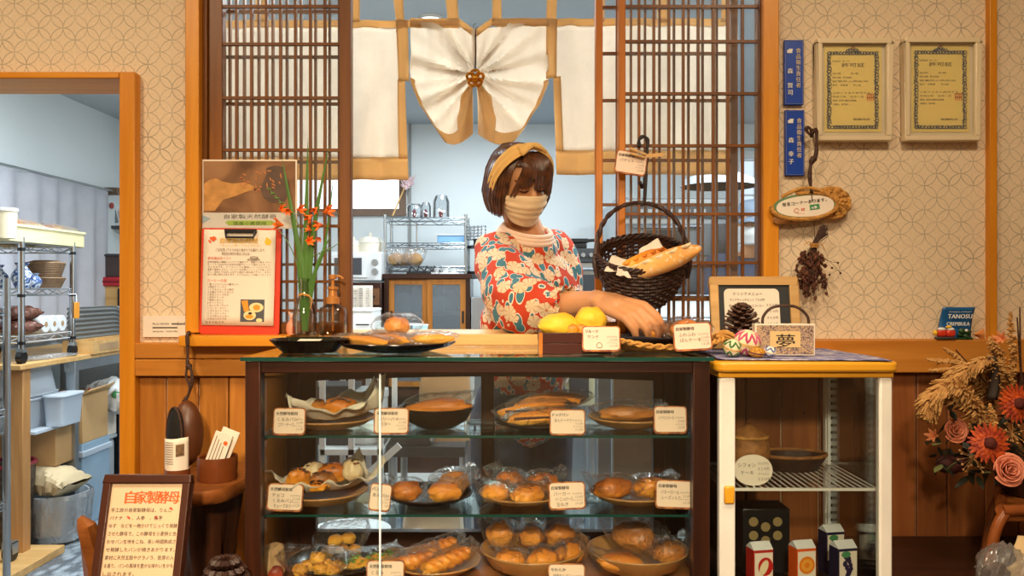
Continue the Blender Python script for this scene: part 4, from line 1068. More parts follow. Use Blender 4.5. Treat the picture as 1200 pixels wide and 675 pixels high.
# ---------------------------------------------------------------- hanging basket with baguettes
BD_ = 1.98
bc = P(752, 305, BD_)
bk = thing('hanging_basket', 'dark wicker basket with hoop handle hanging before the lattice', 'basket', bc)
br = .104; tl = R('X', 27) @ R('Y', -3)
def body(r, z): return (r, z)
b = MB()
n = 44; levels = []
prof = [(.030, -.118), (.062, -.106), (.085, -.078), (.099, -.042), (.105, .0), (.108, .018)]
def rp(s):
    s *= len(prof) - 1; k = min(int(s), len(prof) - 2); f = s - k
    return (prof[k][0] + (prof[k + 1][0] - prof[k][0]) * f, prof[k][1] + (prof[k + 1][1] - prof[k][1]) * f)
for j in range(22):                               # woven weft rows
    r, z = rp(j / 21)
    b.tube([((r + .0025 * math.cos(PI * i + PI * j)) * math.cos(2 * PI * i / n), (r + .0025 * math.cos(PI * i + PI * j)) * .94 * math.sin(2 * PI * i / n), z) for i in range(n + 1)], .0036, 5, tl)
b.build('woven_body', M['wicker'], bk, local=True)
b = MB(); loft(b, [[(r * .97 * math.cos(2 * PI * i / 40), r * .97 * .94 * math.sin(2 * PI * i / 40), z) for i in range(40)] for r, z in [(.005, -.116)] + prof[:-2]]); b.v = [tl @ v for v in b.v]
b.build('inner_weave', M['wicker'], bk, local=True)
b = MB()
for i in range(44):
    a = 2 * PI * (i + .5) / 44
    b.tube([Vector((r * math.cos(a), r * .94 * math.sin(a), z)) for r, z in prof], .0026, 5, tl)
b.build('stakes', M['wicker'], bk, local=True)
b = MB()
for ph in (0, 2.1, 4.2):
    b.tube([((.108 + .005 * math.cos(i * .8 + ph)) * math.cos(2 * PI * i / 110), (.108 + .005 * math.cos(i * .8 + ph)) * .94 * math.sin(2 * PI * i / 110), .020 + .004 * math.sin(i * .8 + ph)) for i in range(111)], .0033, 6, tl)
b.build('braided_rim', M['wicker'], bk, local=True)
b = MB()
top = Z(237, BD_) - bc.z
for ph in (0, PI):
    pts = []
    for i in range(61):
        a = PI * i / 60
        pts.append(Vector((.108 * math.cos(a) * (1 + .02 * math.sin(a)) + .003 * math.cos(i * .7 + ph), .003 * math.sin(i * .7 + ph) + .012 * math.sin(a), .012 - .004 * math.cos(a) + (top - .012) * math.sin(a) ** .85)))
    b.tube(pts, .0045, 6)
b.build('handle', M['wicker'], bk, local=True)
b = MB()
for sx in (-1, 1):
    b.tube(spline([(sx * .110, -.004, .03), (sx * .113, -.008, -.005), (sx * .108, -.01, -.045)], 8), [.008 * .6 + .003 * math.sin(PI * i / 8) for i in range(9)], 8)
b.build('handle_bindings', M['wicker'], bk, local=True)
for sx in (-1, 1): pass
def paper_in(pts, label):
    b = MB(); n_ = 10
    a, c, d_, e = [Vector(p) for p in pts]
    b.grid(lambda u, v: a.lerp(c, u).lerp(e.lerp(d_, u), v) + Vector((0, .006 * noise.noise(Vector((u * 3, v * 3, pts[0][0] * 9))), .004 * noise.noise(Vector((u * 3, v * 3, 4.))))), n_, n_)
    tag(b.build('parchment', M['parch'], None, solid=.0008), label, 'paper', 'parchment sheets in the basket')
paper_in([P(748, 304, 1.985), P(786, 306, 1.985), P(771, 279, 2.015), P(749, 292, 2.015)], 'parchment sheet standing behind the baguettes in the basket')
paper_in([P(708, 318, 1.90), P(748, 318, 1.90), P(741, 306, 1.95), P(717, 299, 1.96)], 'parchment sheet at the left inside the hanging basket')
paper_in([P(722, 322, 1.87), P(740, 326, 1.87), P(732, 312, 1.90), P(724, 312, 1.90)], 'small folded parchment corner at the front of the hanging basket')
def baguette(label, a, c, r, seed):
    t = thing('baguette', label, 'bread', (a + c) / 2, 0, 'baguettes in the basket'); dv = c - a
    q = dv.to_track_quat('X', 'Z').to_matrix().to_4x4(); L_ = dv.length
    b = MB(); b.ball((r, r * .92, L_ / 2), R('Y', 90), 22, 22, .07, 1.5, seed, .85); b.v = [q @ v for v in b.v]; b.build('crust', BR['baguette'] if seed % 2 else BR['gold'], t, local=True)
    b = MB()
    for k in range(5):
        x_ = -L_ * .36 + L_ * .18 * k
        b.tube([q @ Vector(p) for p in spline([(x_ - L_ * .07, -r * .62, r * .62), (x_, -r * .80, r * .52), (x_ + L_ * .07, -r * .66, r * .66)], 6)], [.001, .003, .004, .0045, .004, .003, .001], 6)
    b.build('slashes', BR['pale'] if seed % 2 else BR['brown'], t, local=True)
baguette('larger floury baguette leaning out of the right side of the basket', P(736, 324, 1.915), P(821, 290, 1.835), .0235, 1)
baguette('smaller smooth baguette behind the floury one in the basket', P(727, 316, 1.93), P(782, 294, 1.95), .019, 2)
# hook of dark branch
t = thing('branch_hook', 'dark branch hook on the lattice crossbar carrying the basket', 'hook', P(752, 178, 2.06))
b = MB(); b.tube(spline([P(749, 172, 2.075), P(749, 164, 2.085), P(754, 160, 2.09), P(759, 165, 2.08), P(758, 180, 2.065), P(757, 200, 2.06), P(755, 214, 2.05), P(752, 219, 2.04), P(750, 214, 2.03)], 30), [.0045 + .0012 * math.sin(i * 1.3) for i in range(31)], 8)
b.tube(spline([P(757, 205, 2.055), P(756, 222, 2.03), P(755, 236, 2.0), P(752, 240, 1.97)], 10), .0045, 8)
b.build('branch', pbr('black_branch', (34, 24, 22), .5, 0, .3, 40, .4, 90), t)
# hanging price card with peg and tag
c_ = price_card(721, 177, 758, 205, 2.055, '自家製酵母', ['バゲット'], 'tilted price card pegged to the lattice above the basket', tilt=9, stand=False, prices=['テイクアウト', '２５９円', 'イートイン', '２６４円'])
t = thing('wooden_peg', 'pale wooden peg clipping the tilted price card to the lattice', 'peg', P(746, 180, 2.04))
b = MB(); q = P(747, 179, 2.045); b.cbox((0, 0, .003), (.046, .010, .008), T(*q) @ R('Y', 22)); b.cbox((0, 0, -.003), (.040, .010, .006), T(*(q + Vector((.002, .002, -.004)))) @ R('Y', 16)); b.build('jaws', M['pale_wood'], t, bevel=.003)
b = MB(); b.tube([q + Vector((.006 + .006 * math.cos(a), -.006, .006 * math.sin(a))) for a in [i * PI / 6 for i in range(13)]], .001, 5); b.build('spring', M['steel'], t)
t = thing('wooden_tag', 'slim pale wooden tag sticking out beside the peg', 'tag', P(768, 183, 2.06))
b = MB(); b.prism(rrect(.044, .009, .003), -.002, .002, T(*P(767, 182, 2.06)) @ R('Y', -5)); b.build('stick', M['pale_wood'], t)
# ---------------------------------------------------------------- things on the white cabinet
KT = ct + .0262
b = MB()
def clf(u, v):
    x = X(836, 1.76) + (X(1022, 1.80) - X(836, 1.76)) * u; y = 1.735 + .30 * v - .03 * u * (1 - v)
    e = max(0, abs(2 * u - 1) - .9) * 10
    return Vector((x + .01 * math.sin(v * 5), y, KT + .0025 + .0025 * abs(noise.noise(Vector((x * 14, y * 14, 2)))) + (.002 * math.sin(x * 60) * e)))
b.grid(clf, 50, 24)
def dyed():
    t_ = NT('indigo_cloth'); v = t_.coord(scale=(1, 3, 1)); f = t_.noise(v, 26, 4, 1.5)
    c = t_.ramp(f, (.38, lin((88, 88, 140))), (.5, lin((146, 144, 182))), (.62, lin((206, 200, 210))))
    return t_.done(t_.bsdf(c, .9, 0, .1))
tag(b.build('table_cloth', dyed(), None, solid=.0015), 'mottled blue cloth spread on the yellow cabinet top', 'cloth')
KZ = KT + .0055
# blackboard
d_ = 1.99
bb = thing('menu_board', 'small wood-framed blackboard with a paper menu, leaning behind the pine cone', 'menu board', (X(886, d_), d_, KZ))
w_, h_ = X(938, d_) - X(834, d_), .178
m_ = T(0, 0, 0) @ R('X', -9)
b = MB(); fw = .021
b.box(-w_ / 2, w_ / 2, -.008, .008, 0, fw); b.box(-w_ / 2, w_ / 2, -.008, .008, h_ - fw, h_); b.box(-w_ / 2, -w_ / 2 + fw, -.008, .008, fw, h_ - fw); b.box(w_ / 2 - fw, w_ / 2, -.008, .008, fw, h_ - fw)
b.v = [m_ @ v for v in b.v]; b.build('frame', M['pale_wood'], bb, local=True, bevel=.002)
b = MB(); b.box(-w_ / 2 + .012, w_ / 2 - .012, -.002, .004, .012, h_ - .012, m_); b.build('slate', pbr('slate', (34, 36, 38), .6), bb, local=True)
b = MB(); b.prism(rrect(.135, .108, .012), -.0034, -.0026, m_ @ T(-.006, 0, .094)); b.build('menu_paper', M['paper'], bb, local=True)
b = MB(); y = -.0042; z = .132
for s_, x_, sz, al in (('ドリンクメニュー', -.050, .0092, 'l'), ('サンドウィッチセット ７５０円', -.060, .0078, 'l'), ('あいすコーヒー ほっとコーヒー', -.062, .0078, 'l'), ('ゆず茶', -.062, .0075, 'l'), ('りんごジュース', -.058, .0075, 'l'), ('カフェオレ', -.02, .0075, 'l')):
    text(b, s_, x_, y, z, sz, m_, al, fit=(.085 if len(s_) > 11 else None)); z -= .0145
z = .105
for s_ in ('３５０円', '４００円', '３００円', '４５０円'): text(b, s_, .056, y, z, .0072, m_, 'r'); z -= .0155
b.build('lettering', M['ink'], bb, local=True, flat=True)
b = MB(); b.tube([(0, .055, .003), (0, .032, .13)], .005, 6); b.build('prop', M['pale_wood'], bb, local=True)
# pine cone
pcn = P(869, 380, 1.90)
t = thing('pine_cone', 'large dark open pine cone standing before the blackboard', 'pine cone', (pcn.x, 1.90, KZ))
b = MB(); hh = .118
b.lathe([(0, 0), (.020, .006), (.024, .03), (.015, .07), (0, hh - .01)], 16); b.build('core', M['branch'], t, local=True)
b = MB(); g_ = 2.39996
for i in range(95):
    s = i / 95; z = .008 + (hh - .014) * s; rad = .043 * math.sin(PI * min(1, .28 + .72 * s)) ** .8 + .004
    a = i * g_; up = .15 + .8 * s
    d1 = Vector((math.cos(a), math.sin(a), up)).normalized(); sd = Vector((-math.sin(a), math.cos(a), 0)); o_ = Vector((0, 0, z))
    L_ = rad; ww = .0085 * (1 - .5 * s) + .002; nn = d1.cross(sd).normalized()
    p0, p1, p2 = o_ + d1 * L_ * .3, o_ + d1 * L_ * .75, o_ + d1 * L_
    vs = [p0 - sd * ww * .4, p0 + sd * ww * .4, p1 - sd * ww, p1 + sd * ww, p2 - sd * ww * .55 + nn * .0, p2 + sd * ww * .55]
    up_ = [v + nn * (-.002) for v in vs[:4]] + [v + nn * (-.0045) for v in vs[4:]]
    b.add(vs + up_, [(0, 1, 3, 2), (2, 3, 5, 4), (6, 8, 9, 7), (8, 10, 11, 9), (4, 5, 11, 10), (0, 2, 8, 6), (2, 4, 10, 8), (1, 7, 9, 3), (3, 9, 11, 5), (0, 6, 7, 1)])
b.build('scales', pbr('cone_scale', (74, 44, 30), .55, 0, .3, 60), t, local=True, ang=20); t.children[-1]['kind'] = 'stuff'
# temari balls
def temari(label, px, py, d, r, cols, n, fl=1.0):
    c = P(px, py, d); t = thing('thread_ball', label, 'thread ball', (c.x, d, KZ), 0, 'embroidered thread balls')
    q = R('Z', 35) @ R('X', 18)
    b = MB(); b.ball((r, r, r * fl), T(0, 0, r * fl) , 32, 24); b.build('ball', cols[0], t, local=True)
    b = MB()
    for s in (-1, 1):
        pts = []
        for i in range(4 * n + 1):
            a = 2 * PI * i / (4 * n); el = .35 + .75 * (abs((i % 4) - 2) / 2)
            pts.append(Vector((r * 1.005 * math.cos(el) * math.cos(a), r * 1.005 * math.cos(el) * math.sin(a), s * r * 1.005 * math.sin(el))))
        for dz in (1, .93, .86, .79, .72, .65, .58, .5):
            b.tube([T(0, 0, r * fl) @ SC(1, 1, fl) @ (q @ (Vector((p.x, p.y, p.z * dz)).normalized() * r * 1.004)) for p in pts], r * .045, 5)
    b.build('zigzag_thread', cols[1], t, local=True)
    b = MB()
    for dz in (-.06, .06): b.tube([T(0, 0, r * fl) @ SC(1, 1, fl) @ (q @ (Vector((math.cos(a), math.sin(a), dz)).normalized() * r * 1.01)) for a in [i * PI / 20 for i in range(41)]], r * .04, 5)
    b.build('belt_thread', cols[2], t, local=True)
cr = pbr('cream_thread', (236, 216, 180), .7, 0, .1, 90); pk = pbr('pink_thread', (196, 82, 120), .6, 0, .15, 90); gd = pbr('gold_thread', (200, 150, 50), .5, 0, .15, 90)
grn = pbr('green_thread', (70, 120, 70), .6); prp = pbr('purple_thread', (96, 40, 60), .6)
temari('large pink and cream embroidered thread ball on the blue cloth', 875, 403, 1.80, .0285, (cr, pk, gd), 9)
temari('small cream and green thread ball left of the pink one', 858, 413, 1.77, .0190, (cr, grn, gd), 6)
temari('flat gold thread ball in front of the pink one', 887, 418, 1.755, .0175, (gd, pbr('ochre_thread', (176, 120, 40), .6), prp), 8, .6)
temari('tiny white and blue thread ball before the character purse', 902, 414, 1.765, .0135, (pbr('white_thread', (226, 224, 222), .7), pbr('blue_thread', (80, 96, 150), .6), cr), 5, .85)
# purse-like box with the character 夢
d_ = 1.80
w_ = X(955, d_) - X(886, d_); h_ = (418 - 381) / F * d_
t = thing('purse_box', 'small patterned box with a brushed character and hoop handle on the blue cloth', 'box', (X(920, d_), d_, KZ))
m_ = R('Z', -3)
def brocade():
    t_ = NT('brocade'); v = t_.coord(); f = t_.noise(v, 120, 3, 2.2)
    c = t_.ramp(f, (.40, lin((96, 74, 60))), (.46, lin((150, 128, 140))), (.54, lin((206, 170, 96))), (.62, lin((164, 140, 150))), (.7, lin((84, 66, 56))))
    c2 = c; return t_.done(t_.bsdf(c2, .6))
MB().box(-w_ / 2, w_ / 2, 0, .03, 0, h_, m_).build('box', M['paper'], t, local=True, bevel=.001)
MB().box(-w_ / 2 + .003, w_ / 2 - .003, -.001, .002, .003, h_ - .003, m_).build('brocade_panel', brocade(), t, local=True)
MB().box(-.033, .033, -.0018, .001, .018, h_ - .016, m_).build('title_paper', pbr('gold_paper', (220, 186, 130), .6), t, local=True)
b = MB(); text(b, '夢', 0, -.0022, .022, .036, m_ @ SC(1.25, 1, .9), 'c', bold=.0008); b.build('brushed_character', M['ink'], t, local=True, flat=True)
b = MB(); b.tube(spline([(-.046, .012, h_ - .002), (-.044, .012, h_ + .016), (-.028, .012, h_ + .034), (0, .012, h_ + .040), (.030, .012, h_ + .036), (.052, .012, h_ + .016), (.055, .012, h_ - .012)], 24), .0032, 8, m_); b.build('handle', M['branch'], t, local=True)
# ---------------------------------------------------------------- left: posters, card, hook, stool, sign
def flat_poly(mb, pts): mb.add(pts, [tuple(range(len(pts)))])
# big poster in the window, front of lattice
d = 2.085
po = thing('poster', 'faded landscape poster of bread and a jug above the red clipboard', 'poster', P(291, 268, d))
x0_, x1_, z0_, z1_ = X(237, d), X(348, d), Z(268, d), Z(187, d)
MB().box(x0_, x1_, d, d + .004, z0_, z1_).build('sheet', M['paper'], po)
def photo_mat():
    t = NT('poster_photo'); v = t.coord(); f = t.noise(v, 9, 4, .6)
    return t.done(t.bsdf(t.ramp(f, (.35, lin((104, 72, 50))), (.55, lin((150, 108, 76))), (.75, lin((176, 132, 92)))), .3, 0, .5))
zb = Z(249, d)
MB().box(x0_ + .004, x1_ - .004, d - .001, d, zb, z1_ - .004).build('photograph', photo_mat(), po)
b = MB(); pl_ = [(X(a, d), d - .0016, Z(c, d)) for a, c in ((239, 247), (239, 216), (245, 211), (253, 209), (262, 213), (272, 215), (288, 214), (297, 218), (300, 222), (288, 225), (276, 230), (262, 234), (252, 247))]
flat_poly(b, pl_); b.build('pictured_bread', pbr('pictured_bread', (196, 142, 82), .3, 0, .2, 40), po, flat=True)
b = MB(); flat_poly(b, [(X(a, d), d - .0016, Z(c, d)) for a, c in ((309, 232), (305, 220), (311, 209), (313, 202), (312, 197), (322, 194), (334, 196), (332, 203), (338, 212), (340, 224), (334, 236), (318, 238))]); b.build('pictured_jug', pbr('pictured_jug', (98, 78, 66), .3, 0, .2, 30), po, flat=True)
b = MB(); random.seed(6)
for i in range(26):
    q = P(random.uniform(282, 330), random.uniform(200, 224), d - .0022); b.disc(.006 * random.uniform(.5, 1.2), 7, T(*q) @ R('Y', random.uniform(0, 90)), .002)
b.build('pictured_twigs', pbr('pictured_twigs', (190, 122, 76), .3), po, flat=True)
b = MB(); b.box(x0_ + .002, x1_ - .002, d - .0012, d, z0_ + .002, zb - .001); b.build('title_band', pbr('title_band', (206, 200, 190), .5), po)
b = MB(); flat_poly(b, [(X(a, d), d - .0018, Z(c, d)) for a, c in ((237.5, 252), (247, 256), (237.5, 262))]); flat_poly(b, [(X(a, d), d - .0018, Z(c, d)) for a, c in ((347, 250), (340, 256), (347, 263))]); b.build('band_arrows', pbr('band_arrows', (150, 174, 186), .5), po, flat=True)
b = MB(); text(b, '自家製天然酵母', X(263, d), d - .0019, Z(256, d), .0125, None, 'l', fit=X(324, d) - X(263, d)); b.build('title', pbr('title_grey', (110, 104, 96), .6), po, flat=True)
b = MB(); b.prism([(X(a, d), Z(c, d)) for a, c in ((264, 260.5), (268, 258.5), (318, 258.5), (323, 260.5), (318, 264), (268, 264))], d - .0019, d - .0014); b.build('green_strip', pbr('green_strip', (150, 176, 70), .5), po)
b = MB(); text(b, '国産小麦使用', X(274, d), d - .0024, Z(263.3, d), .009, None, 'l', fit=X(312, d) - X(274, d)); b.build('subtitle', pbr('subtitle_green', (74, 98, 44), .6), po, flat=True)
# red clipboard
d = 2.06
cb = thing('clipboard', 'red clipboard with a printed menu sheet leaning on the sill', 'clipboard', (X(280, d), d, SZ))
m_ = T(X(280, d), d, SZ) @ R('X', -2.5) @ R('Y', .6)
w_, h_ = X(327, d) - X(233, d), (392 - 267) / F * d
b = MB(); b.prism(rrect(w_, h_, .008), 0, .0035, m_ @ T(0, 0, h_ / 2)); b.build('board', M['red_board'], cb, bevel=.001)
pw_, ph_ = w_ * .90, h_ * .90
b = MB()
b.grid(lambda u, v: m_ @ Vector((-pw_ / 2 - .003 + pw_ * u, -.0025 - .004 * (1 - v) * u ** 2, h_ * .085 + ph_ * v)), 8, 10); b.build('menu_sheet', M['paper'], cb, solid=.0006)
b = MB(); hx = .040
b.box(-hx, hx, -.010, .001, h_ - .012, h_ - .003, m_); b.tube([m_ @ Vector(p) for p in ((-hx * .92, -.008, h_ - .008), (-hx * .86, -.014, h_ - .024), (hx * .86, -.014, h_ - .024), (hx * .92, -.008, h_ - .008))], .0035, 8); b.build('clip', M['black'], cb, bevel=.001)
y = -.0075
b = MB(); text(b, '自家製品時間', -.005, y + .003, h_ * .862, .0145, m_, 'c', fit=.094, bold=.0006); b.build('title', M['ink_yellow'], cb, flat=True)
b = MB(); text(b, '〜ちょっと寄ってひとやすみ〜', 0, y + .003, h_ * .828, .0075, m_, 'c', fit=.11); b.build('subtitle', pbr('soft_yellow_ink', (236, 200, 120), .7), cb, flat=True)
b = MB(); text(b, 'ご注文頂いて６０分ほど焼きたてお届けします。', 0, y + .003, h_ * .782, .0085, m_, 'c', fit=.125); text(b, '限定品は売切の節はごめんね', -.012, y + .003, h_ * .746, .0085, m_, 'c', fit=.07)
z = h_ * .672
for s_ in ('自家製酵母の種類についてのご案内です。国産の小麦をつかい', 'ゆっくりとねかせた生地を石窯でじっくり焼き上げました。', 'そのままでも、トーストしても美味しくいただけます。'
           , '季節の果実とともに、コーヒーや紅茶といっしょにお楽しみ下', 'さい。店内にてお召し上がりの際は一声お掛け下さい。手作り', 'なので数に限りがあります。どうぞよろしくお願いいたします'):
    text(b, s_, -pw_ * .45, y + .003, z, .0056, m_, 'l', fit=pw_ * .88, res=1); z -= .0064
z = h_ * .462
for i, s_ in enumerate(('食パンとジャムの朝セット', '厚切りトースト', 'くるみとレーズン焼き', '日替わりサンドセット', '本日のスープ付き', '手作りケーキ', '季節のタルト', 'ホットサンド', 'あんバターサンド', 'コーヒーゼリー', 'はちみつトースト', 'チーズトースト', 'ゆず茶とクッキー', '本日のおすすめ')):
    text(b, '%d.' % (i + 1) + s_, -pw_ * .44, y + .003, z, .0062, m_, res=1); z -= .0067
text(b, 'おすすめです．．．', -pw_ * .46, y + .003, h_ * .102, .008, m_)
b.tube([m_ @ Vector((.035 + .010 * math.cos(a), y + .002, h_ * .725 + .006 * math.sin(a))) for a in [PI + i * PI / 8 for i in range(9)]], .0005, 4)
b.tube([m_ @ Vector((.035 + .010 * math.cos(a), y + .002, h_ * .725 + .002 * math.sin(a))) for a in [i * PI / 8 for i in range(17)]], .0005, 4)
b.tube([m_ @ Vector((.034 + .016 * math.cos(a), y + .002, h_ * .703 + .002 * math.sin(a))) for a in [i * PI / 8 for i in range(17)]], .0005, 4)
b.build('lettering', M['ink_soft'], cb, flat=True)
b = MB(); text(b, '酵母種品目ベスト', -pw_ * .45, y + .003, h_ * .704, .0075, m_); text(b, 'コーヒーの友', -pw_ * .45, y + .003, h_ * .494, .0085, m_); b.build('headings', M['ink_red'], cb, flat=True)
b = MB()
for x_, z_, r_ in ((-.072, .895, .008), (-.066, .905, .006), (-.078, .872, .005)): b.disc(r_, 10, m_ @ T(x_, y + .003, h_ * z_) @ R('Y', 40), r_ * .5)
b.build('orange_doodle', M['ink_orange'], cb, flat=True)
b = MB(); b.disc(.0085, 16, m_ @ T(.069, y + .003, h_ * .872)); b.disc(.003, 8, m_ @ T(.066, y + .003, h_ * .905)); b.build('yellow_doodle', M['ink_yellow'], cb, flat=True)
px_, pz_ = .034, h_ * .225
ph = MB(); ph.box(px_ - .030, px_ + .030, y + .0015, y + .003, pz_ - .028, pz_ + .028, m_); o = ph.build('menu_photo', pbr('photo_ground', (78, 82, 88), .5), cb)
b = MB(); b.disc(.018, 20, m_ @ T(px_ + .010, y + .001, pz_ + .008), .012); b.disc(.0155, 20, m_ @ T(px_ - .006, y + .0008, pz_ - .012), .012); b.disc(.008, 14, m_ @ T(px_ + .018, y + .001, pz_ - .024), .005); b.build('pictured_plates', pbr('photo_plate', (240, 216, 160), .5), o)
b = MB(); b.prism([(px_ - .028, pz_ + .024), (px_ - .012, pz_ + .026), (px_ - .008, pz_ - .001), (px_ - .020, pz_ - .003)], y + .0006, y + .001, m_); b.disc(.009, 14, m_ @ T(px_ + .011, y + .0005, pz_ + .008), .007); b.disc(.010, 14, m_ @ T(px_ - .007, y + .0003, pz_ - .015), .005); b.build('pictured_food', pbr('photo_food', (238, 150, 40), .5), o)
b = MB(); b.disc(.005, 12, m_ @ T(px_ - .005, y + .0002, pz_ - .007), .003); b.build('pictured_coffee', M['ink'], o)
# wall card
d = 2.092
wc = thing('wall_card', 'small white printed card on the wallpaper beside the doorway', 'card', P(192, 395, d))
MB().box(X(167.5, d), X(218, d), d, d + .004, Z(395, d), Z(370, d)).build('card', M['paper'], wc)
b = MB(); text(b, 'Mo-Su 7:00 8:30', X(179, d), d - .001, Z(380.5, d), .007, fit=X(198, d) - X(179, d)); text(b, 'weekend', X(201, d), d - .001, Z(380.5, d), .0095, fit=X(216.5, d) - X(201, d), bold=.0006)
b.box(X(179, d), X(208, d), d - .001, d, Z(384.5, d), Z(383.3, d)); text(b, 'opening hours', X(179, d), d - .001, Z(389, d), .006, fit=X(192, d) - X(179, d)); text(b, 'bread & coffee', X(195, d), d - .001, Z(389, d), .0065, fit=X(208, d) - X(195, d)); b.build('lettering', M['ink'], wc, flat=True)
# branch hook and gourd ladle
d = 1.985
t = thing('branch_hook', 'long brown branch hook hanging from the left end of the sill', 'hook', P(220, 393, d))
b = MB(); b.tube(spline([P(222, 392, 2.02), P(221, 389.5, 1.995), P(219.5, 393, 1.985), P(220, 410, 1.985), P(220, 426, 1.985), P(224, 434, 1.98), P(225, 446, 1.98), P(221, 462, 1.985), P(217, 468, 1.985)], 30), [.0042 + .001 * math.sin(i * .9) + (.003 if 15 < i < 18 else 0) for i in range(31)], 8)
b.tube(spline([P(220, 428, 1.985), P(218, 440, 1.985), P(222, 452, 1.985), P(222, 461, 1.985)], 10), .003, 7); b.build('branch', M['branch'], t)
g = thing('gourd_ladle', 'dark brown split gourd hanging from the long branch hook', 'gourd', P(219, 545, d))
b = MB()
gd_ = []
c = P(219, 508, 1.98)
b.ball((.040, .034, .078), T(*c), 32, 24, .04, 1.2, 2)
b.v = [Vector((v.x + .12 * (v.z - c.z) * 0, v.y, v.z)) for v in b.v]; b.build('shell', pbr('gourd_shell', (92, 50, 24), .4, 0, .25, 14), g)
b = MB(); hc = c + Vector((-.0165, -.0255, .0)); b.ball((.027, .013, .068), T(*hc) @ R('Z', -30), 24, 14); b.build('hollow', pbr('gourd_hollow', (14, 9, 8), .8), g)
b = MB(); b.tube([hc + (R('Z', -30) @ Vector((.0275 * math.cos(a), -.004, .067 * math.sin(a)))) for a in [i * PI / 16 for i in range(33)]], .0028, 6); b.build('cut_rim', M['branch'], g)
b = MB(); b.tube([c + Vector((0, 0, .074)), P(217, 470, d) + Vector((0, 0, .002))], [.006, .004], 8); b.tube([P(217, 471, d) + Vector((.006 * math.cos(a), 0, .006 * math.sin(a))) for a in [i * PI / 8 for i in range(17)]], .002, 6); b.build('stem', M['branch'], g)
# burl stool
d = 1.86
zt_ = Z(562, 1.84)
st_ = thing('burl_stool', 'burl-wood slab stand on a gnarled trunk below the hanging gourd', 'stool', (X(243, 1.86), 1.86, 0))
b = MB(); random.seed(4); n = 40; cx_ = X(240, 1.86)
def slab(k, z): return [(cx_ + (.098 * k + .012 * noise.noise(Vector((math.cos(a) * 1.3, math.sin(a) * 1.3, 1)))) * math.cos(a), 1.86 + (.165 * k + .03 * noise.noise(Vector((math.cos(a) * 1.3, math.sin(a) * 1.3, 4)))) * math.sin(a), z + (.004 if z < zt_ - .01 else 0)) for a in [2 * PI * i / n for i in range(n)]]
loft(b, [slab(.93, zt_ - .036), slab(.99, zt_ - .026), slab(1, zt_ - .006), slab(.98, zt_)]); b.build('seat_slab', M['burl'], st_, ang=50)
b = MB(); loft(b, [[(cx_ + (r + .012 * math.sin(3 * a + z * 9) + .008 * math.sin(7 * a + z * 23)) * math.cos(a) + ox_, 1.87 + (r + .012 * math.sin(3 * a + z * 9)) * math.sin(a), z) for a in [2 * PI * i / 32 for i in range(32)]] for r, z, ox_ in ((.11, 0, 0), (.085, .06, 0), (.062, .2, .004), (.056, .35, -.002), (.050, .5, .004), (.060, .60, 0), (.066, zt_ - .03, 0))]); b.build('trunk', M['stump'], st_, ang=60)
def bamboo_cup(label, px, dd, r, h, rot):
    t = thing('bamboo_cup', label, 'cup', (X(px, dd), dd, zt_), rot, 'bamboo cups on the burl stand')
    b = MB(); b.lathe([(0, .004), (r * .88, .004), (r * .9, h - .002), (r, h), (r * 1.01, h - .003), (r, .004), (r * .95, 0), (0, 0)], 28); b.build('cup', pbr('bamboo_cup', (112, 56, 22), .35, 0, .2, 20), t, local=True)
    return t
bamboo_cup('short bamboo cup holding a printed leaflet, left on the burl stand', 208, 1.80, .0265, .034, 0)
bamboo_cup('bamboo cup holding folded papers, right on the burl stand', 255, 1.84, .043, .054, 0)
t = thing('leaflet', 'printed leaflet standing in the left bamboo cup', 'leaflet', P(207, 548, 1.80))
b = MB(); q0, q1 = X(193, 1.80), X(221, 1.80); zz0, zz1 = zt_ + .006, Z(514, 1.80)
sheet = lambda u, v: Vector((q0 + (q1 - q0) * u + .0 * v, 1.80 - .018 * math.sin(PI * u), zz0 + (zz1 - zz0) * v + .004 * u))
b.grid(sheet, 12, 8); b.build('sheet', M['paper'], t, solid=.001)
b = MB()
for i in range(10): b.tube([sheet(.08 + .42 * k / 6, .92 - i * .055) + Vector((0, -.0014, 0)) for k in range(7)], .0006, 4)
b.build('print_lines', M['ink_soft'], t)
b = MB(); b.grid(lambda u, v: sheet(.60 + .28 * u, .58 + .28 * v) + Vector((0, -.0013, 0)), 6, 4); b.build('printed_picture', pbr('printed_picture', (120, 92, 62), .6, 0, .5, 120), t)
for k in range(2):
    t = thing('folded_paper', ('front' if k == 0 else 'rear') + ' folded paper leaning right in the right bamboo cup', 'paper', P(255, 545, 1.84), 0, 'folded papers in the cup')
    m_ = T(X(248 + 3 * k, 1.84), 1.828 + .012 * k, zt_ + .014) @ R('Y', 20 + 2 * k)
    b = MB(); b.box(-.020, .020, -.002, .002, 0, .098 + .008 * k, m_); b.build('sheet', M['paper'], t, bevel=.001)
    if k == 0:
        b = MB()
        for i in range(4): b.box(-.014 + i * .007, -.0125 + i * .007, -.0028, -.002, .03, .088 - i * .006, m_)
        b.build('print_lines', M['ink_soft'], t)
        b = MB(); b.disc(.005, 10, m_ @ T(.010, -.0026, .078)); b.build('printed_mark', M['ink_orange'], t)
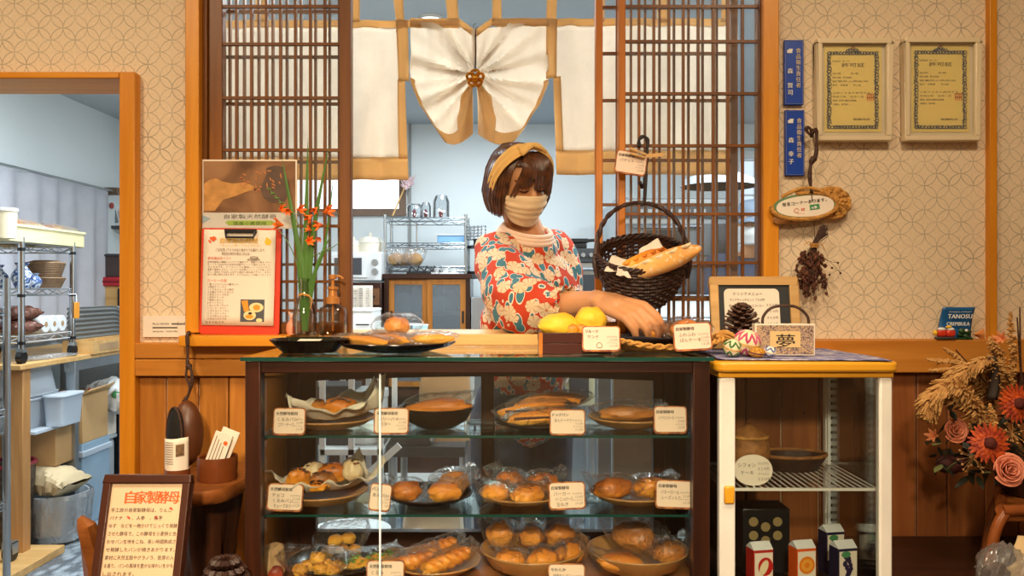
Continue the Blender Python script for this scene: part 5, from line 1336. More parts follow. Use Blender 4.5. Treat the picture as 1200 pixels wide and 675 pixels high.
# framed sign
d = 1.60
fs_ = thing('framed_sign', 'dark-framed handwritten bakery sign with an orange title, lower left', 'sign', (X(157, d), d, 0))
zt2 = Z(558, d); h_ = .40; w_ = .172
m_ = T(X(165, d), d + .03, zt2 - .003) @ R('X', -16)
fw = .0155
b = MB(); b.box(-w_ / 2, w_ / 2, 0, .018, -fw, 0, m_); b.box(-w_ / 2, w_ / 2, 0, .018, -h_, -h_ + fw, m_); b.box(-w_ / 2, -w_ / 2 + fw, 0, .018, -h_ + fw, -fw, m_); b.box(w_ / 2 - fw, w_ / 2, 0, .018, -h_ + fw, -fw, m_)
b.build('frame', pbr('sign_frame', (70, 34, 20), .35, 0, .12), fs_, bevel=.002)
b = MB(); b.box(-w_ / 2 + .01, w_ / 2 - .01, .007, .014, -h_ + .01, -.01, m_); b.build('sign_paper', pbr('sign_paper', (228, 196, 160), .75, 0, .03), fs_)
b = MB(); x_ = -.042
for s_ in '自家製酵母':
    text(b, s_, x_, .006, -.054, .026, m_ @ SC(1, 1, 1), 'l', fit=.0215, bold=.0012); x_ += .0215
b.build('title', M['ink_orange'], fs_, flat=True)
b = MB(); z = -.072
for s_ in ('手工房の自家製酵母は、りんご', 'バナナ　・、人参　、長芋', 'ゆず　などを一晩かけてじっくり発酵', 'させた酵母で、この酵母を小麦粉と合', 'わせパン生地をこね、長い時間熟成さ', 'せ発酵したパンが焼きあがります。', '素材に天然五穀やグラノラ、胚芽の入', 'る香り、パンの風味を豊かな味わいをかも', 'し出されます。', '　素材の野菜、穀物を材料に酵母菌', 'がつくり出す栄養や、うまみがぎっしり詰', 'まった自家の発酵食品として体にパン', 'をお届けします。どうぞ召し上がれ', '一つ一つ手作りしております'):
    text(b, s_, -w_ / 2 + fw + .004, .0062, z, .0088, m_, 'l', fit=min(.0086 * len(s_), w_ - 2 * fw - .007)); z -= .0149
b.build('lettering', M['ink'], fs_, flat=True)
b = MB()
for x_, z_ in ((.052, -.066), (.024, -.083), (-.030, -.083)): b.disc(.0045, 8, m_ @ T(x_, .0062, z_) @ R('Y', 40), .002)
b.build('vegetable_doodles', M['ink_red'], fs_, flat=True)
b = MB(); b.tube([m_ @ Vector((0, .02, -.05)), (X(150, d), d + .10, .0)], .008, 8); b.build('rear_prop', M['burl'], fs_)
zb_ = Z(640, d) - .06
for s in (-1, 1):
    lo = m_ @ Vector((s * .06, .009, -h_ + .004)); b = MB(); b.tube([lo, (lo.x + s * .01, lo.y - .02, 0)], .009, 8); b.build('leg', M['burl'], fs_)
t = thing('driftwood', 'brown driftwood chunk sticking out behind the framed sign', 'driftwood', P(103, 640, 1.72))
b = MB(); b.tube([P(94, 606, 1.70), P(101, 616, 1.70), P(107, 632, 1.71), P(116, 660, 1.73), P(122, 700, 1.76), (X(130, 1.8), 1.80, .0)], [.008, .018, .022, .028, .034, .05], 10)
b.v = [v + Vector((noise.noise(v * 40), noise.noise(v * 40 + Vector((3, 0, 0))), 0)) * .006 for v in b.v]; b.build('wood', M['burl'], t, ang=25)
t = thing('wicker_heap', 'dark round wicker basket on the floor left of the showcase', 'basket', (X(264, 1.63), 1.63, 0))
b = MB()
for k in range(40):
    z = .012 + k * .0165; s = z / .66
    r = .050 * (1 if s < .82 else math.sqrt(max(.02, 1 - ((s - .82) / .19) ** 2)))
    b.tube([((r + .003 * math.cos(PI * i + PI * k)) * math.cos(2 * PI * i / 30), (r + .003 * math.cos(PI * i + PI * k)) * math.sin(2 * PI * i / 30), z) for i in range(31)], .0085, 5)
t.name = 'wicker_basket'; b.build('weave', M['wicker'], t, local=True)
# ---------------------------------------------------------------- right wall
d = 2.09
def blue(label, y0, y1, x0p, nm):
    t = thing('name_plate', label, 'sign', P(x0p + 11, y1, d), 0, 'blue name plates')
    MB().box(X(x0p, d), X(x0p + 22.5, d), d - .002, d + .008, Z(y1, d), Z(y0, d)).build('plate', M['blue_sign'], t, bevel=.001)
    b = MB()
    xa, xb, za, zb2 = X(x0p + 1, d), X(x0p + 21.5, d), Z(y1 - 1, d), Z(y0 + 1, d)
    for q in ((xa, xb, za, za + .0008), (xa, xb, zb2 - .0008, zb2), (xa, xa + .0008, za, zb2), (xb - .0008, xb, za, zb2)): b.box(q[0], q[1], d - .003, d - .002, q[2], q[3])
    b.build('border_line', pbr('sign_line', (120, 130, 160), .5), t)
    b = MB(); H = y1 - y0
    for i, c_ in enumerate('食品衛生責任者'): text(b, c_, X(x0p + 16, d), d - .0035, Z(y0 + 15 + i * 6.75, d), .0135, None, 'c', bold=.0004)
    b.build('heading', pbr('sign_tan', (214, 196, 160), .6), t, flat=True)
    b = MB()
    for c_, yy in nm: text(b, c_, X(x0p + 6.5, d), d - .0035, Z(y0 + yy, d), .0145, None, 'c', bold=.0005)
    b.box(X(x0p + 3, d), X(x0p + 9, d), d - .0035, d - .002, Z(y0 + 15.5, d), Z(y0 + 12, d)); b.box(X(x0p + 5, d), X(x0p + 9.5, d), d - .0035, d - .002, Z(y0 + 12, d), Z(y0 + 10.5, d))
    b.build('lettering', M['ink_white'], t, flat=True)
blue('upper blue name plate with white characters beside the right post', 47, 123, 919, (('森', 39), ('賢', 56), ('司', 64)))
blue('lower blue name plate with white characters beside the right post', 129, 206, 920, (('森', 38), ('幸', 54), ('子', 63)))
d = 2.085
def certificate(label, x0p, x1p, y0p, y1p, sd):
    t = thing('framed_certificate', label, 'certificate', P((x0p + x1p) / 2, y1p, d), 0, 'framed certificates')
    xa, xb, za, zb2 = X(x0p, d), X(x1p, d), Z(y1p, d), Z(y0p, d); f_ = .013
    b = MB()
    for q in ((xa, xb, za, za + f_), (xa, xb, zb2 - f_, zb2), (xa, xa + f_, za + f_, zb2 - f_), (xb - f_, xb, za + f_, zb2 - f_)): b.box(q[0], q[1], d - .014, d + .012, q[2], q[3])
    i_ = f_ - .003
    b.build('frame', pbr('cream_frame', (226, 206, 170), .4, 0, .03), t, bevel=.003)
    MB().box(xa + i_, xb - i_, d + .002, d + .006, za + i_, zb2 - i_).build('mount', pbr('mount_card', (232, 214, 184), .8), t)
    g = .009; pa, pb_, qa, qb = xa + f_ + g, xb - f_ - g, za + f_ + g * 1.3, zb2 - f_ - g * .4
    MB().box(pa, pb_, d, d + .0025, qa, qb).build('certificate_paper', pbr('certificate_paper', (250, 220, 128), .7, 0, .03), t)
    b = MB(); random.seed(sd); y = d - .001; m1 = .012
    ra, rb, sa, sb = pa + m1, pb_ - m1, qa + m1, qb - m1 * 1.6
    def orn(x, z):
        for k in range(4):
            b.tube([(x + .0042 * math.cos(a + k) * random.uniform(.7, 1.1) + random.uniform(-.003, .003), y, z + .0042 * math.sin(a + k)) for a in [i * .9 for i in range(5)]], .0007, 4)
    nx, nz = 16, 24
    for i in range(nx + 1): orn(ra + (rb - ra) * i / nx, sa); orn(ra + (rb - ra) * i / nx, sb)
    for i in range(1, nz): orn(ra, sa + (sb - sa) * i / nz); orn(rb, sa + (sb - sa) * i / nz)
    for k in range(5): orn((ra + rb) / 2 + (k - 2) * .006, sb + .005 + .003 * (2 - abs(k - 2)))
    b.build('ornament_border', pbr('border_ink', (74, 84, 104), .7), t)
    b = MB(); W_ = rb - ra; cx_ = (ra + rb) / 2; text(b, '許可証', cx_, y, sb - .034, .011, None, 'c', fit=W_ * .48)
    for i, s_ in enumerate(('宮崎県指令　第１２号', '', '住所　　氏名', '営業の種類　菓子製造業', '営業所の所在地', '屋号　営業者　　手工房', '', '上記のとおり許可する', '平成三年　五月一日', '有効期間', '条件')):
        if s_: text(b, s_, ra + .008, y, sb - .022 - i * .0098 - (.012 if i else 0), .0048, None, 'l', fit=W_ * (.35 + .5 * ((i * 37) % 10) / 10), res=1)
    text(b, '保健所長　山田太郎'[:4], cx_ + .0, y, sa + .018, .0055, None, 'l', fit=W_ * .36, bold=.0004, res=1)
    b.build('lettering', pbr('certificate_ink', (110, 92, 60), .8), t, flat=True)
    b = MB(); q = (rb - .016, sa + (sb - sa) * .40)
    for k in range(4): b.box(q[0] - .009 + k * .005, q[0] - .0065 + k * .005, y - .0004, y, q[1] - .008, q[1] + .010)
    b.box(q[0] - .010, q[0] + .010, y - .0004, y, q[1] - .0015, q[1] + .0015); b.box(q[0] - .010, q[0] + .010, y - .0004, y, q[1] + .008, q[1] + .010)
    b.build('red_seal', pbr('seal_ink', (236, 150, 70), .8), t)
    b = MB(); b.disc(.004, 10, T(cx_, y, sb + .014)); b.disc(.006, 10, T(cx_, y, sb + .018), .0015); b.build('crest', pbr('crest_ink', (230, 160, 50), .8), t)
    MB().box(xa + i_, xb - i_, d - .006, d - .004, za + i_, zb2 - i_).build('cover_glass', M['pane'], t)
certificate('left of the two cream-framed certificates on the wallpaper, nearest the blue plates', 956, 1043, 46, 166, 1)
certificate('right of the two cream-framed certificates on the wallpaper', 1058, 1146, 45, 166, 2)
# branch hook, straw coil, oval sign
d = 2.06
t = thing('branch_hook', 'dark branch hook hanging on the wallpaper under the left certificate', 'hook', P(950, 180, d))
b = MB(); b.tube(spline([P(951, 160, 2.085), P(951, 153, d), P(947, 149, d), P(945, 152, d), P(949, 157, d), P(956, 152, d), P(957, 165, d), P(956, 182, d), P(951, 190, d), P(949, 205, d), P(950, 218, d), P(951, 226, 2.05)], 40), [.0045 + .0012 * math.sin(i * .8) + (.004 if 26 < i < 30 else 0) for i in range(41)], 8); b.build('branch', M['branch'], t)
d = 2.055
t = thing('straw_coil', 'coiled golden straw ring behind the oval sign on the wall', 'straw coil', P(972, 238, 2.075))
cc = P(974, 238, 2.075); b = MB()
for k in range(5):
    r_ = .011 + k * .0085
    b.tube([cc + Vector((r_ * math.cos(a) + .0015 * math.sin(9 * a + k), -.003 * math.cos(13 * a + k), .82 * r_ * math.sin(a))) for a in [i * PI / 30 for i in range(61)]], .0062, 6)
b.build('coil', M['rope'], t)
t = thing('oval_sign', 'white oval wall sign with a straw rim and small flag, beside the post', 'sign', P(945, 241, d))
m_ = T(*P(943, 241, d)) @ R('Y', -4)
def oval(rx, rz, n=40): return [(rx * math.copysign(abs(math.cos(a)) ** .85, math.cos(a)), rz * math.copysign(abs(math.sin(a)) ** .9, math.sin(a)) * (1 + .10 * math.cos(a))) for a in [2 * PI * i / n for i in range(n)]]
b = MB(); b.prism(oval(.078, .030), 0, .006, m_); b.build('back_board', pbr('green_board', (96, 130, 90), .6), t)
b = MB(); b.prism(oval(.0725, .0262), -.001, .001, m_ @ T(.001, 0, -.0015)); b.build('face', M['paper'], t)
b = MB()
for ph in (0, 1.6, 3.2, 4.8):
    b.tube([m_ @ Vector(((.082 + .003 * math.cos(i * .9 + ph)) * math.cos(a), .003 * math.sin(i * .9 + ph) + .002, (.033 + .003 * math.cos(i * .9 + ph)) * math.sin(a) - .001)) for i, a in enumerate([PI * .95 + i * (1.62 * PI) / 90 for i in range(91)])], .0034, 6)
b.build('straw_rim', M['rope'], t)
b = MB(); b.tube(spline([m_ @ Vector((-.055, .004, .026)), m_ @ Vector((-.02, -.002, .040)), m_ @ Vector((.018, -.004, .042)), m_ @ Vector((.06, .0, .024)), m_ @ Vector((.082, .004, .0))], 24), .0045, 8); b.build('twisted_cord', M['rope'], t)
b = MB(); b.ball((.014, .006, .012), m_ @ T(-.066, .008, -.030) , 12, 8, .4, 3); b.ball((.045, .007, .010), m_ @ T(-.030, .008, -.032), 14, 8, .4, 3, 4); b.build('dry_moss', M['wicker_tan'], t)
b = MB(); x_ = -.056
for i, s_ in enumerate('喫茶コーナーあります。'): text(b, s_, x_ + i * .0108, -.0022, .0020 + .0006 * i, .0105, m_, 'l', fit=.0085 if s_ != '。' else .003, bold=.0003)
b.build('lettering', M['ink'], t, flat=True)
b = MB(); b.tube([m_ @ Vector((-.022 + .006 * math.cos(a), -.0022, -.011 + .005 * math.sin(a))) for a in [i * PI / 8 for i in range(15)]], .0006, 4); b.tube([m_ @ Vector((-.006 + .004 * math.cos(a), -.0022, -.009 + .003 * math.sin(a * 2))) for a in [i * PI / 8 for i in range(17)]], .0006, 4); text(b, 'カフェ', -.020, -.0022, -.021, .006, m_); b.build('red_doodle', M['ink_red'], t)
b = MB(); b.box(.012, .036, -.0022, -.001, -.0125, .0005, m_ @ R('Y', -3)); b.build('flag', M['ink_green'], t)
b = MB(); b.disc(.0045, 10, m_ @ T(.025, -.0028, -.006), .0035); b.disc(.0045, 10, m_ @ T(.020, -.0028, -.007), .002); text(b, 'あります', .018, -.0022, -.0205, .005, m_); b.build('flag_mark', M['ink_white'], t)
# dried flower bunch
d = 2.055
t = thing('dried_bunch', 'bunch of dried brown flowers hanging upside down below the oval sign', 'dried flowers', P(952, 262, d))
b = MB(); random.seed(11); tips = []
for k in range(70):
    a_ = P(966 + random.uniform(-5, 5), 268 + random.uniform(-6, 8), d); mid = P(954 + random.uniform(-3, 3), 289, d)
    e = P(949 + random.gauss(0, 8), 326 + random.uniform(-22, 24), d - random.uniform(-.02, .035)); b.tube(spline([a_, mid, e], 8), .0009, 4); tips.append((mid, e))
b.build('stems', M['branch'], t)
b = MB()
for mid, e in tips:
    for j in range(6):
        p = mid.lerp(e, random.uniform(.45, 1.02)) + Vector((random.uniform(-.006, .006), random.uniform(-.006, .006), random.uniform(-.006, .006))); b.ball((.0036, .0028, .0056), T(*p) @ R('Y', random.uniform(-50, 50)), 6, 4, .3, 3, j)
b.build('flower_heads', pbr('dried_heads', (104, 56, 34), .8, 0, .45, 90, col2=(60, 30, 20)), t); t.children[-1]['kind'] = 'stuff'
b = MB()
for px, py in ((982, 308), (985, 320), (975, 314), (972, 322)): b.ball((.003, .003, .003), T(*P(px, py, d + .01)), 8, 6)
for px, py in ((982, 308), (985, 320)): b.tube(spline([P(958, 300, d), P(972, 306, d + .01), P(px, py, d + .01)], 6), .0006, 4)
b.build('stray_seeds', M['branch'], t)
b = MB(); q = P(954, 288, d)
for k in range(4): b.tube([q + Vector((.009 * math.cos(a), .008 * math.sin(a), -.004 + k * .003)) for a in [i * PI / 8 for i in range(17)]], .0014, 5)
b.tube(spline([q, q + Vector((-.016, -.006, .010)), q + Vector((-.026, -.006, .002))], 8), .0012, 5); b.tube(spline([q, q + Vector((.014, -.008, .006)), q + Vector((.024, -.008, -.012))], 8), .0012, 5); b.build('raffia_tie', M['rope'], t)
b = MB(); b.tube([P(951, 226, 2.05), P(953, 250, 2.06), P(955, 283, d)], .0008, 4); b.build('hanging_thread', M['ink'], t)
# TANOSU card and trinkets on the beam
d = 2.075; zb3 = Z(398, 2.06) + .001
t = thing('blue_card', 'curved blue card lettered in white standing on the beam', 'card', (X(1118, d), d, zb3))
ca = lambda u, v: Vector((X(1099 + 38 * u + 5 * v, d), d + .008 * math.sin(PI * v) - .004, zb3 + (Z(360, d) - zb3) * v))
b = MB(); b.grid(ca, 8, 10); b.build('card', pbr('blue_card', (24, 92, 150), .4, 0, .05), t, solid=.001)
b = MB(); sh = Matrix(((1, 0, .13, 0), (0, 1, 0, 0), (0, 0, 1, 0), (0, 0, 0, 1)))
text(b, 'TANOSU', 0, 0, .052, .0155, T(X(1120, d), d - .006, zb3) @ sh, 'c', fit=.061, bold=.0009); text(b, 'WONDERFUL COMMUNITY', 0, 0, .067, .004, T(X(1120, d), d - .006, zb3) @ sh, 'c', fit=.058); text(b, 'CREMBULA', 0, 0, .034, .013, T(X(1119, d), d - .006, zb3) @ sh, 'c', fit=.058, bold=.0006); b.build('lettering', M['ink_white'], t, flat=True)
t = thing('toy_car', 'tiny red toy with a white roof before the blue card', 'toy', (X(1108, 2.062), 2.062, zb3))
rd = pbr('toy_red', (206, 54, 30), .3)
for k in range(2):
    b = MB(); b.ball((.0125, .008, .010), T(-.010 + k * .022, 0, .015), 14, 10, 0, 1, 0, .7); b.build('body', rd, t, local=True)
    b = MB(); b.ball((.010, .007, .005), T(-.010 + k * .022, -.001, .025), 12, 8); b.build('roof', M['white'], t, local=True)
b = MB(); b.box(-.026, .024, -.007, .007, 0, .006); b.build('base', M['dkgrey'], t, local=True, bevel=.002)
b = MB(); b.ball((.006, .005, .007), T(-.027, -.002, .016), 10, 8); b.ball((.008, .004, .004), T(.006, -.004, .031), 10, 8); b.build('yellow_trim', M['ink_yellow'], t, local=True)
t = thing('leaf_trinket', 'small dark green trinket right of the tiny red toy', 'trinket', (X(1130, 2.064), 2.064, zb3))
b = MB(); random.seed(3)
for k in range(9): b.ball((.009, .004, .006), T(random.uniform(-.016, .016), random.uniform(-.004, .004), .006 + random.uniform(0, .016)) @ R('Y', random.uniform(-60, 60)), 10, 6)
b.box(-.02, .02, -.005, .005, 0, .004); b.build('leaves', pbr('trinket_green', (36, 70, 36), .4), t, local=True)
b = MB(); b.ball((.004, .003, .004), T(.002, -.006, .022), 8, 6); b.build('bead', M['white'], t, local=True)
t = thing('seashell', 'pale orange fan shell on the beam right of the blue card', 'shell', (X(1145, 2.068), 2.068, zb3))
b = MB()
b.grid(lambda u, v: Vector((-.010 + .026 * v, -.006 * math.sin(PI * u) - .001 * math.sin(u * 40), .012 + (u - .5) * .030 * v)), 24, 8); b.build('shell', pbr('shell', (226, 150, 84), .5, 0, .2, 60), t, local=True, solid=.0015)
# ---------------------------------------------------------------- flower arrangement and stool
SD = 1.86
bs = thing('bamboo_stool', 'round-pole wooden stool carrying the flower arrangement at the right edge', 'stool', (X(1250, SD), SD, bz))
ztop = Z(590, 1.80)
xa, xb, ya_, yb_ = X(1174, 1.76), X(1174, 1.76) + .34, 1.76, 1.95
b = MB(); loft(b, [[(xa, ya_, z), (xb, ya_, z), (xb, yb_, z), (xa + .11, yb_, z)] for z in (ztop - .03, ztop)]); b.build('seat', M['burl'], bs, bevel=.004)
pole = pbr('bamboo_pole', (140, 76, 34), .28, 0, .2, 20)
for (p_, q_) in (((xa, ya_), (xb, ya_)), ((xa + .11, yb_), (xb, yb_)), ((xa, ya_), (xa + .11, yb_)), ((xb, ya_), (xb, yb_))):
    MB().tube([(p_[0], p_[1], ztop - .004), (q_[0], q_[1], ztop - .004)], .013, 12).build('rim_pole', pole, bs)
for px_, py_ in ((xa, ya_), (xb, ya_), (xa + .11, yb_), (xb, yb_)):
    ox_ = .035 if px_ == xb else -.035
    MB().tube(spline([(px_ + .012 * (1 if ox_ < 0 else -1), py_, ztop - .002), (px_ + ox_ * .4, py_, ztop - .05), (px_ + ox_, py_, bz)], 10), .0115, 12).build('leg', pole, bs)
t = thing('cream_cloth', 'cream cloth draped over the right front of the stool', 'cloth', (X(1200, 1.72), 1.72, bz))
b = MB()
b.grid(lambda u, v: Vector((X(1192, 1.70) + .24 * u - .034 * (1 - v) * (1 - u) + .006 * math.sin(v * 14), 1.70 - .012 * math.sin(u * 14) * (1 - v * .6) + .012 * math.sin(7 * v), bz + .002 + (ztop - .045 - bz) * v)), 26, 20); b.build('cloth', cloth('cream_towel', (214, 184, 138), 0), t, solid=.003)
t = thing('foil_bag', 'clear cellophane bag lying by the cream cloth at the bottom right', 'bag', (X(1165, 1.70), 1.70, bz))
b = MB(); pillow(b, .10, .07, .10, 9, R('Z', -30) @ R('Y', 18), lift=1.0, crumple=1.6); b.build('bag', M['film'], t, local=True, ang=20)
b = MB(); b.ball((.03, .022, .030), T(.004, 0, .032), 14, 10, .3, 2); b.build('contents', M['branch'], t, local=True)
# ---- flowers
fa = thing('flower_arrangement', 'large dried arrangement of pampas, orange daisies and roses at the right edge', 'flowers', (X(1200, 1.88), 1.88, ztop))
cxf = X(1215, 1.88)
b = MB(); b.lathe([(0, .002), (.07, .002), (.088, .05), (.094, .09), (.086, .09), (.075, .02), (0, .012)], 28, T(cxf, 1.88, ztop)); b.build('pot', M['wicker'], fa)
root = Vector((cxf, 1.88, ztop + .07))
def ppt(px, py, d_): return P(px, py, d_)
def stem_to(mb, e, r=.0016, sag=.02): mb.tube(spline([root, root.lerp(e, .5) + Vector((0, -.01, sag)), e], 8), r, 5)
def pampas(pts, d_, r, seed, n=420):
    q = spline([ppt(a, c_, d_ - .004 * i) for i, (a, c_) in enumerate(pts)], 20); random.seed(seed)
    b = MB(); b.tube(q, .0016, 5)
    for i in range(int(n * 1.5)):
        s = random.random() ** .8; k = min(int(s * 20), 19); p = q[k].lerp(q[k + 1], s * 20 - k); dr = (q[min(k + 1, 20)] - q[max(k - 1, 0)]).normalized()
        w_ = r * (math.sin(PI * min(1, .10 + .88 * s)) ** .6) * random.uniform(.35, 1.0)
        a = random.uniform(0, 2 * PI); sd = Vector((math.cos(a), math.sin(a), 0)); sd = (sd - dr * sd.dot(dr)).normalized()
        e = p + sd * w_ + dr * w_ * 1.1 + Vector((0, 0, -w_ * .65))
        m_ = p.lerp(e, .5) + Vector((0, 0, w_ * .22)); b.tube([p, m_, e], [.0008, .0034, .0012], 4)
    o = b.build('pampas_plume', pbr('pampas', (206, 160, 96), .9, 0, .2, 60, col2=(178, 128, 70)), fa); return o
s_ = MB()
for e in ((1098, 470), (1120, 410), (1162, 410), (1160, 500), (1188, 470), (1182, 550), (1118, 505), (1130, 540)): stem_to(s_, ppt(e[0], e[1], 1.86))
s_.build('stems', M['branch'], fa)
pampas([(1162, 520), (1142, 478), (1118, 455), (1098, 462), (1084, 486)], 1.83, .040, 1, 620)
pampas([(1165, 480), (1150, 448), (1130, 432), (1110, 448)], 1.90, .034, 2, 460)
pampas([(1165, 470), (1166, 440), (1160, 425), (1140, 428), (1122, 445)], 1.86, .030, 3, 420)
pampas([(1150, 440), (1126, 425), (1086, 421)], 1.92, .012, 4, 160)
pampas([(1150, 440), (1122, 418), (1106, 408)], 1.93, .008, 5, 110)
pampas([(1150, 445), (1120, 432), (1088, 434)], 1.91, .007, 6, 110)
pampas([(1184, 470), (1186, 420), (1184, 366)], 1.88, .014, 7, 200)
pampas([(1160, 520), (1164, 495), (1160, 474)], 1.80, .011, 8, 160)
pampas([(1178, 450), (1172, 418), (1160, 396)], 1.90, .018, 9, 200)
def daisy(px, py, d_, r, label=None, seed=0):
    c = ppt(px, py, d_); random.seed(seed); rot = Vector((-.25 + .1 * seed, -1, .15)).to_track_quat('Z', 'Y').to_matrix().to_4x4()
    b = MB()
    for ring, (rr_, up, n_) in enumerate(((1, .12, 22), (.84, .22, 20), (.62, .34, 16), (.42, .42, 12))):
        for i in range(n_):
            a = 2 * PI * (i + .5 * ring + random.uniform(-.2, .2)) / n_
            L_ = r * rr_; dv = Vector((math.cos(a), math.sin(a), 0)); sd = Vector((-math.sin(a), math.cos(a), 0)); z_ = up * r * .6
            pts = [dv * r * .12 + Vector((0, 0, z_ * .5)), dv * L_ * .6 + Vector((0, 0, z_)), dv * L_ + Vector((0, 0, z_ * .75))]
            b.tube(spline(pts, 4), [r * .03, r * .075, r * .095, r * .09, r * .03], 5, None, True, .4)
    b.v = [c + (rot @ v) for v in b.v]
    f = b.build('orange_daisy', pbr('daisy_petals', (206, 84, 22), .6, 0, .35, 60, col2=(140, 36, 14)), fa)
    b = MB(); b.ball((r * .30, r * .30, r * .22), T(0, 0, r * .28), 16, 10, .2, 6); b.v = [c + (rot @ v) for v in b.v]; b.build('centre', pbr('daisy_centre', (84, 24, 16), .8), f)
daisy(1158, 519, 1.77, .044, seed=1); daisy(1190, 473, 1.80, .044, seed=4)
def rose(px, py, d_, r, col):
    c = ppt(px, py, d_); rot = Vector((-.05, -1, .25)).to_track_quat('Z', 'Y').to_matrix().to_4x4(); b = MB()
    for k in range(17):
        s = k / 16; a0 = k * 2.399; rr_ = r * (.16 + .84 * s); hgt = r * (.75 - .45 * s)
        def fn(u, v, a0=a0, rr_=rr_, hgt=hgt, s=s):
            a = a0 + (u - .5) * (2.6 - .7 * s); flare = rr_ * (.55 + .45 * v ** .8) + (r * .12 * s * v ** 3)
            return (flare * math.cos(a), flare * math.sin(a), hgt * v * (1 - .35 * (2 * u - 1) ** 2) - r * .1 * s)
        b.grid(fn, 8, 6)
    b.v = [c + (rot @ v) for v in b.v]; b.build('rose', pbr('rose_petals', col, .6, 0, .12, 40), fa, solid=.0012)
rose(1181, 551, 1.75, .033, (226, 140, 110)); rose(1119, 505, 1.84, .026, (216, 130, 94))
for k, (px, py, d_) in enumerate(((1096, 512, 1.84), (1176, 398, 1.90), (1163, 428, 1.88), (1170, 402, 1.92))):
    petals(ppt(px, py, d_), .024, (-.7, -.5, .3), .7).build('peach_bloom', pbr('peach_petals', (220, 140, 90), .6, 0, .15, 40), fa)
M['dark_leaf'] = pbr('dark_leaf', (34, 36, 22), .5, 0, .4, 30)
b = MB(); random.seed(17)
def leafy(mb, c, L_, w_, ax, roll):
    rot = Vector(ax).to_track_quat('X', 'Z').to_matrix().to_4x4() @ R('X', roll)
    def fn(u, v): return Vector(c) + (rot @ Vector((L_ * u, w_ * math.sin(PI * u ** .8) * (v - .5), -.15 * L_ * u * u + .12 * w_ * abs(v - .5))))
    mb.grid(fn, 6, 4)
for k in range(90):
    px = random.uniform(1092, 1200); py = random.uniform(470, 560)
    if px < 1110 and py < 520: py += 30
    leafy(b, ppt(px, py, random.uniform(1.82, 1.92)), random.uniform(.025, .05), random.uniform(.012, .024), (random.uniform(-1, .6), random.uniform(-.8, .1), random.uniform(-.7, .5)), random.uniform(-60, 60))
b.build('dark_foliage', M['dark_leaf'], fa, solid=.0008); fa.children[-1]['kind'] = 'stuff'
b = MB()
for px, py, ax in ((1110, 553, (.2, -.5, .8)), (1148, 555, (.1, -.7, .3)), (1100, 520, (-.5, -.5, .1)), (1104, 545, (-.6, -.4, -.2))): leafy(b, ppt(px, py, 1.80), .035, .020, ax, 10)
b.build('green_leaves', pbr('grey_leaf', (98, 104, 60), .6), fa, solid=.0008)
b = MB(); random.seed(23)
for k in range(5):
    px = 1108 + 8 * k; py = 520 + random.uniform(-10, 26); b.ball((.022, .016, .020), T(*ppt(px, py, 1.87)), 12, 8, .4, 3, k)
b.build('burgundy_blooms', pbr('burgundy', (66, 18, 18), .7, 0, .3, 60), fa)
b = MB()
for k in range(7):
    e = ppt(random.uniform(1136, 1200), random.uniform(488, 546), random.uniform(1.80, 1.86)); b.tube(spline([root, root.lerp(e, .6) + Vector((0, 0, .02)), e], 6), .0008, 4)
    for j in range(26):
        p = e + Vector((random.gauss(0, .014), random.gauss(0, .012), random.gauss(0, .016))); b.ball((.0028, .0026, .0028), T(*p), 6, 4); b.tube([e, p], .0005, 3)
b.build('filler_sprays', pbr('filler', (196, 148, 90), .8, 0, .2, 80), fa); fa.children[-1]['kind'] = 'stuff'
b = MB()
for k, (px, py) in enumerate(((1195, 360), (1192, 372))): b.tube(spline([root, ppt(1198, 450, 1.88), ppt(px, py, 1.88)], 12), [.003 - .0015 * i / 12 for i in range(13)], 6)
b.build('twigs', M['branch'], fa)
b = MB(); b.grid(lambda u, v: ppt(1168 - 13 * u + 4 * math.sin(v * 3), 418 + 50 * v, 1.85) + Vector((0, -.012 * math.sin(PI * u), 0)) + (Vector((0, 0, 0))), 6, 10); b.build('dark_pod', pbr('dark_pod', (46, 34, 26), .6), fa, solid=.002)
# ---------------------------------------------------------------- kitchen behind the counter
KB_ = KB - .02
def rackposts(t, xs, ys, z0, z1, r=.0125, mat='chrome'):
    for x in xs:
        for y in ys: MB().tube([(x, y, z0), (x, y, z1)], r, 10).build('post', M[mat], t)
def wireshelf(t, x0, x1, y0, y1, z, along='x', name='wire_shelf'):
    b = MB(); r = .0035
    for y in (y0, y1):
        for dz in (0, -.028): b.tube([(x0, y, z + dz), (x1, y, z + dz)], r, 6)
        n = max(3, int((x1 - x0) / .06)); b.tube([(x0 + (x1 - x0) * i / n, y, z - .028 * (i % 2)) for i in range(n + 1)], .0025, 5)
    for x in (x0, x1):
        for dz in (0, -.028): b.tube([(x, y0, z + dz), (x, y1, z + dz)], r, 6)
        n = max(3, int((y1 - y0) / .06)); b.tube([(x, y0 + (y1 - y0) * i / n, z - .028 * (i % 2)) for i in range(n + 1)], .0025, 5)
    n = max(4, int((x1 - x0) / .028))
    for i in range(n + 1):
        x = x0 + (x1 - x0) * i / n; b.tube([(x, y0, z), (x, y1, z)], .0018, 4)
    return b.build(name, M['chrome'], t)
def cabbox(name, label, cat, x0, x1, y0, y1, z0, z1, mat, group=None, bevel=.004):
    t = thing(name, label, cat, ((x0 + x1) / 2, (y0 + y1) / 2, z0), 0, group)
    MB().box(x0, x1, y0, y1, z0, z1).build('body', M[mat] if isinstance(mat, str) else mat, t, bevel=bevel); return t
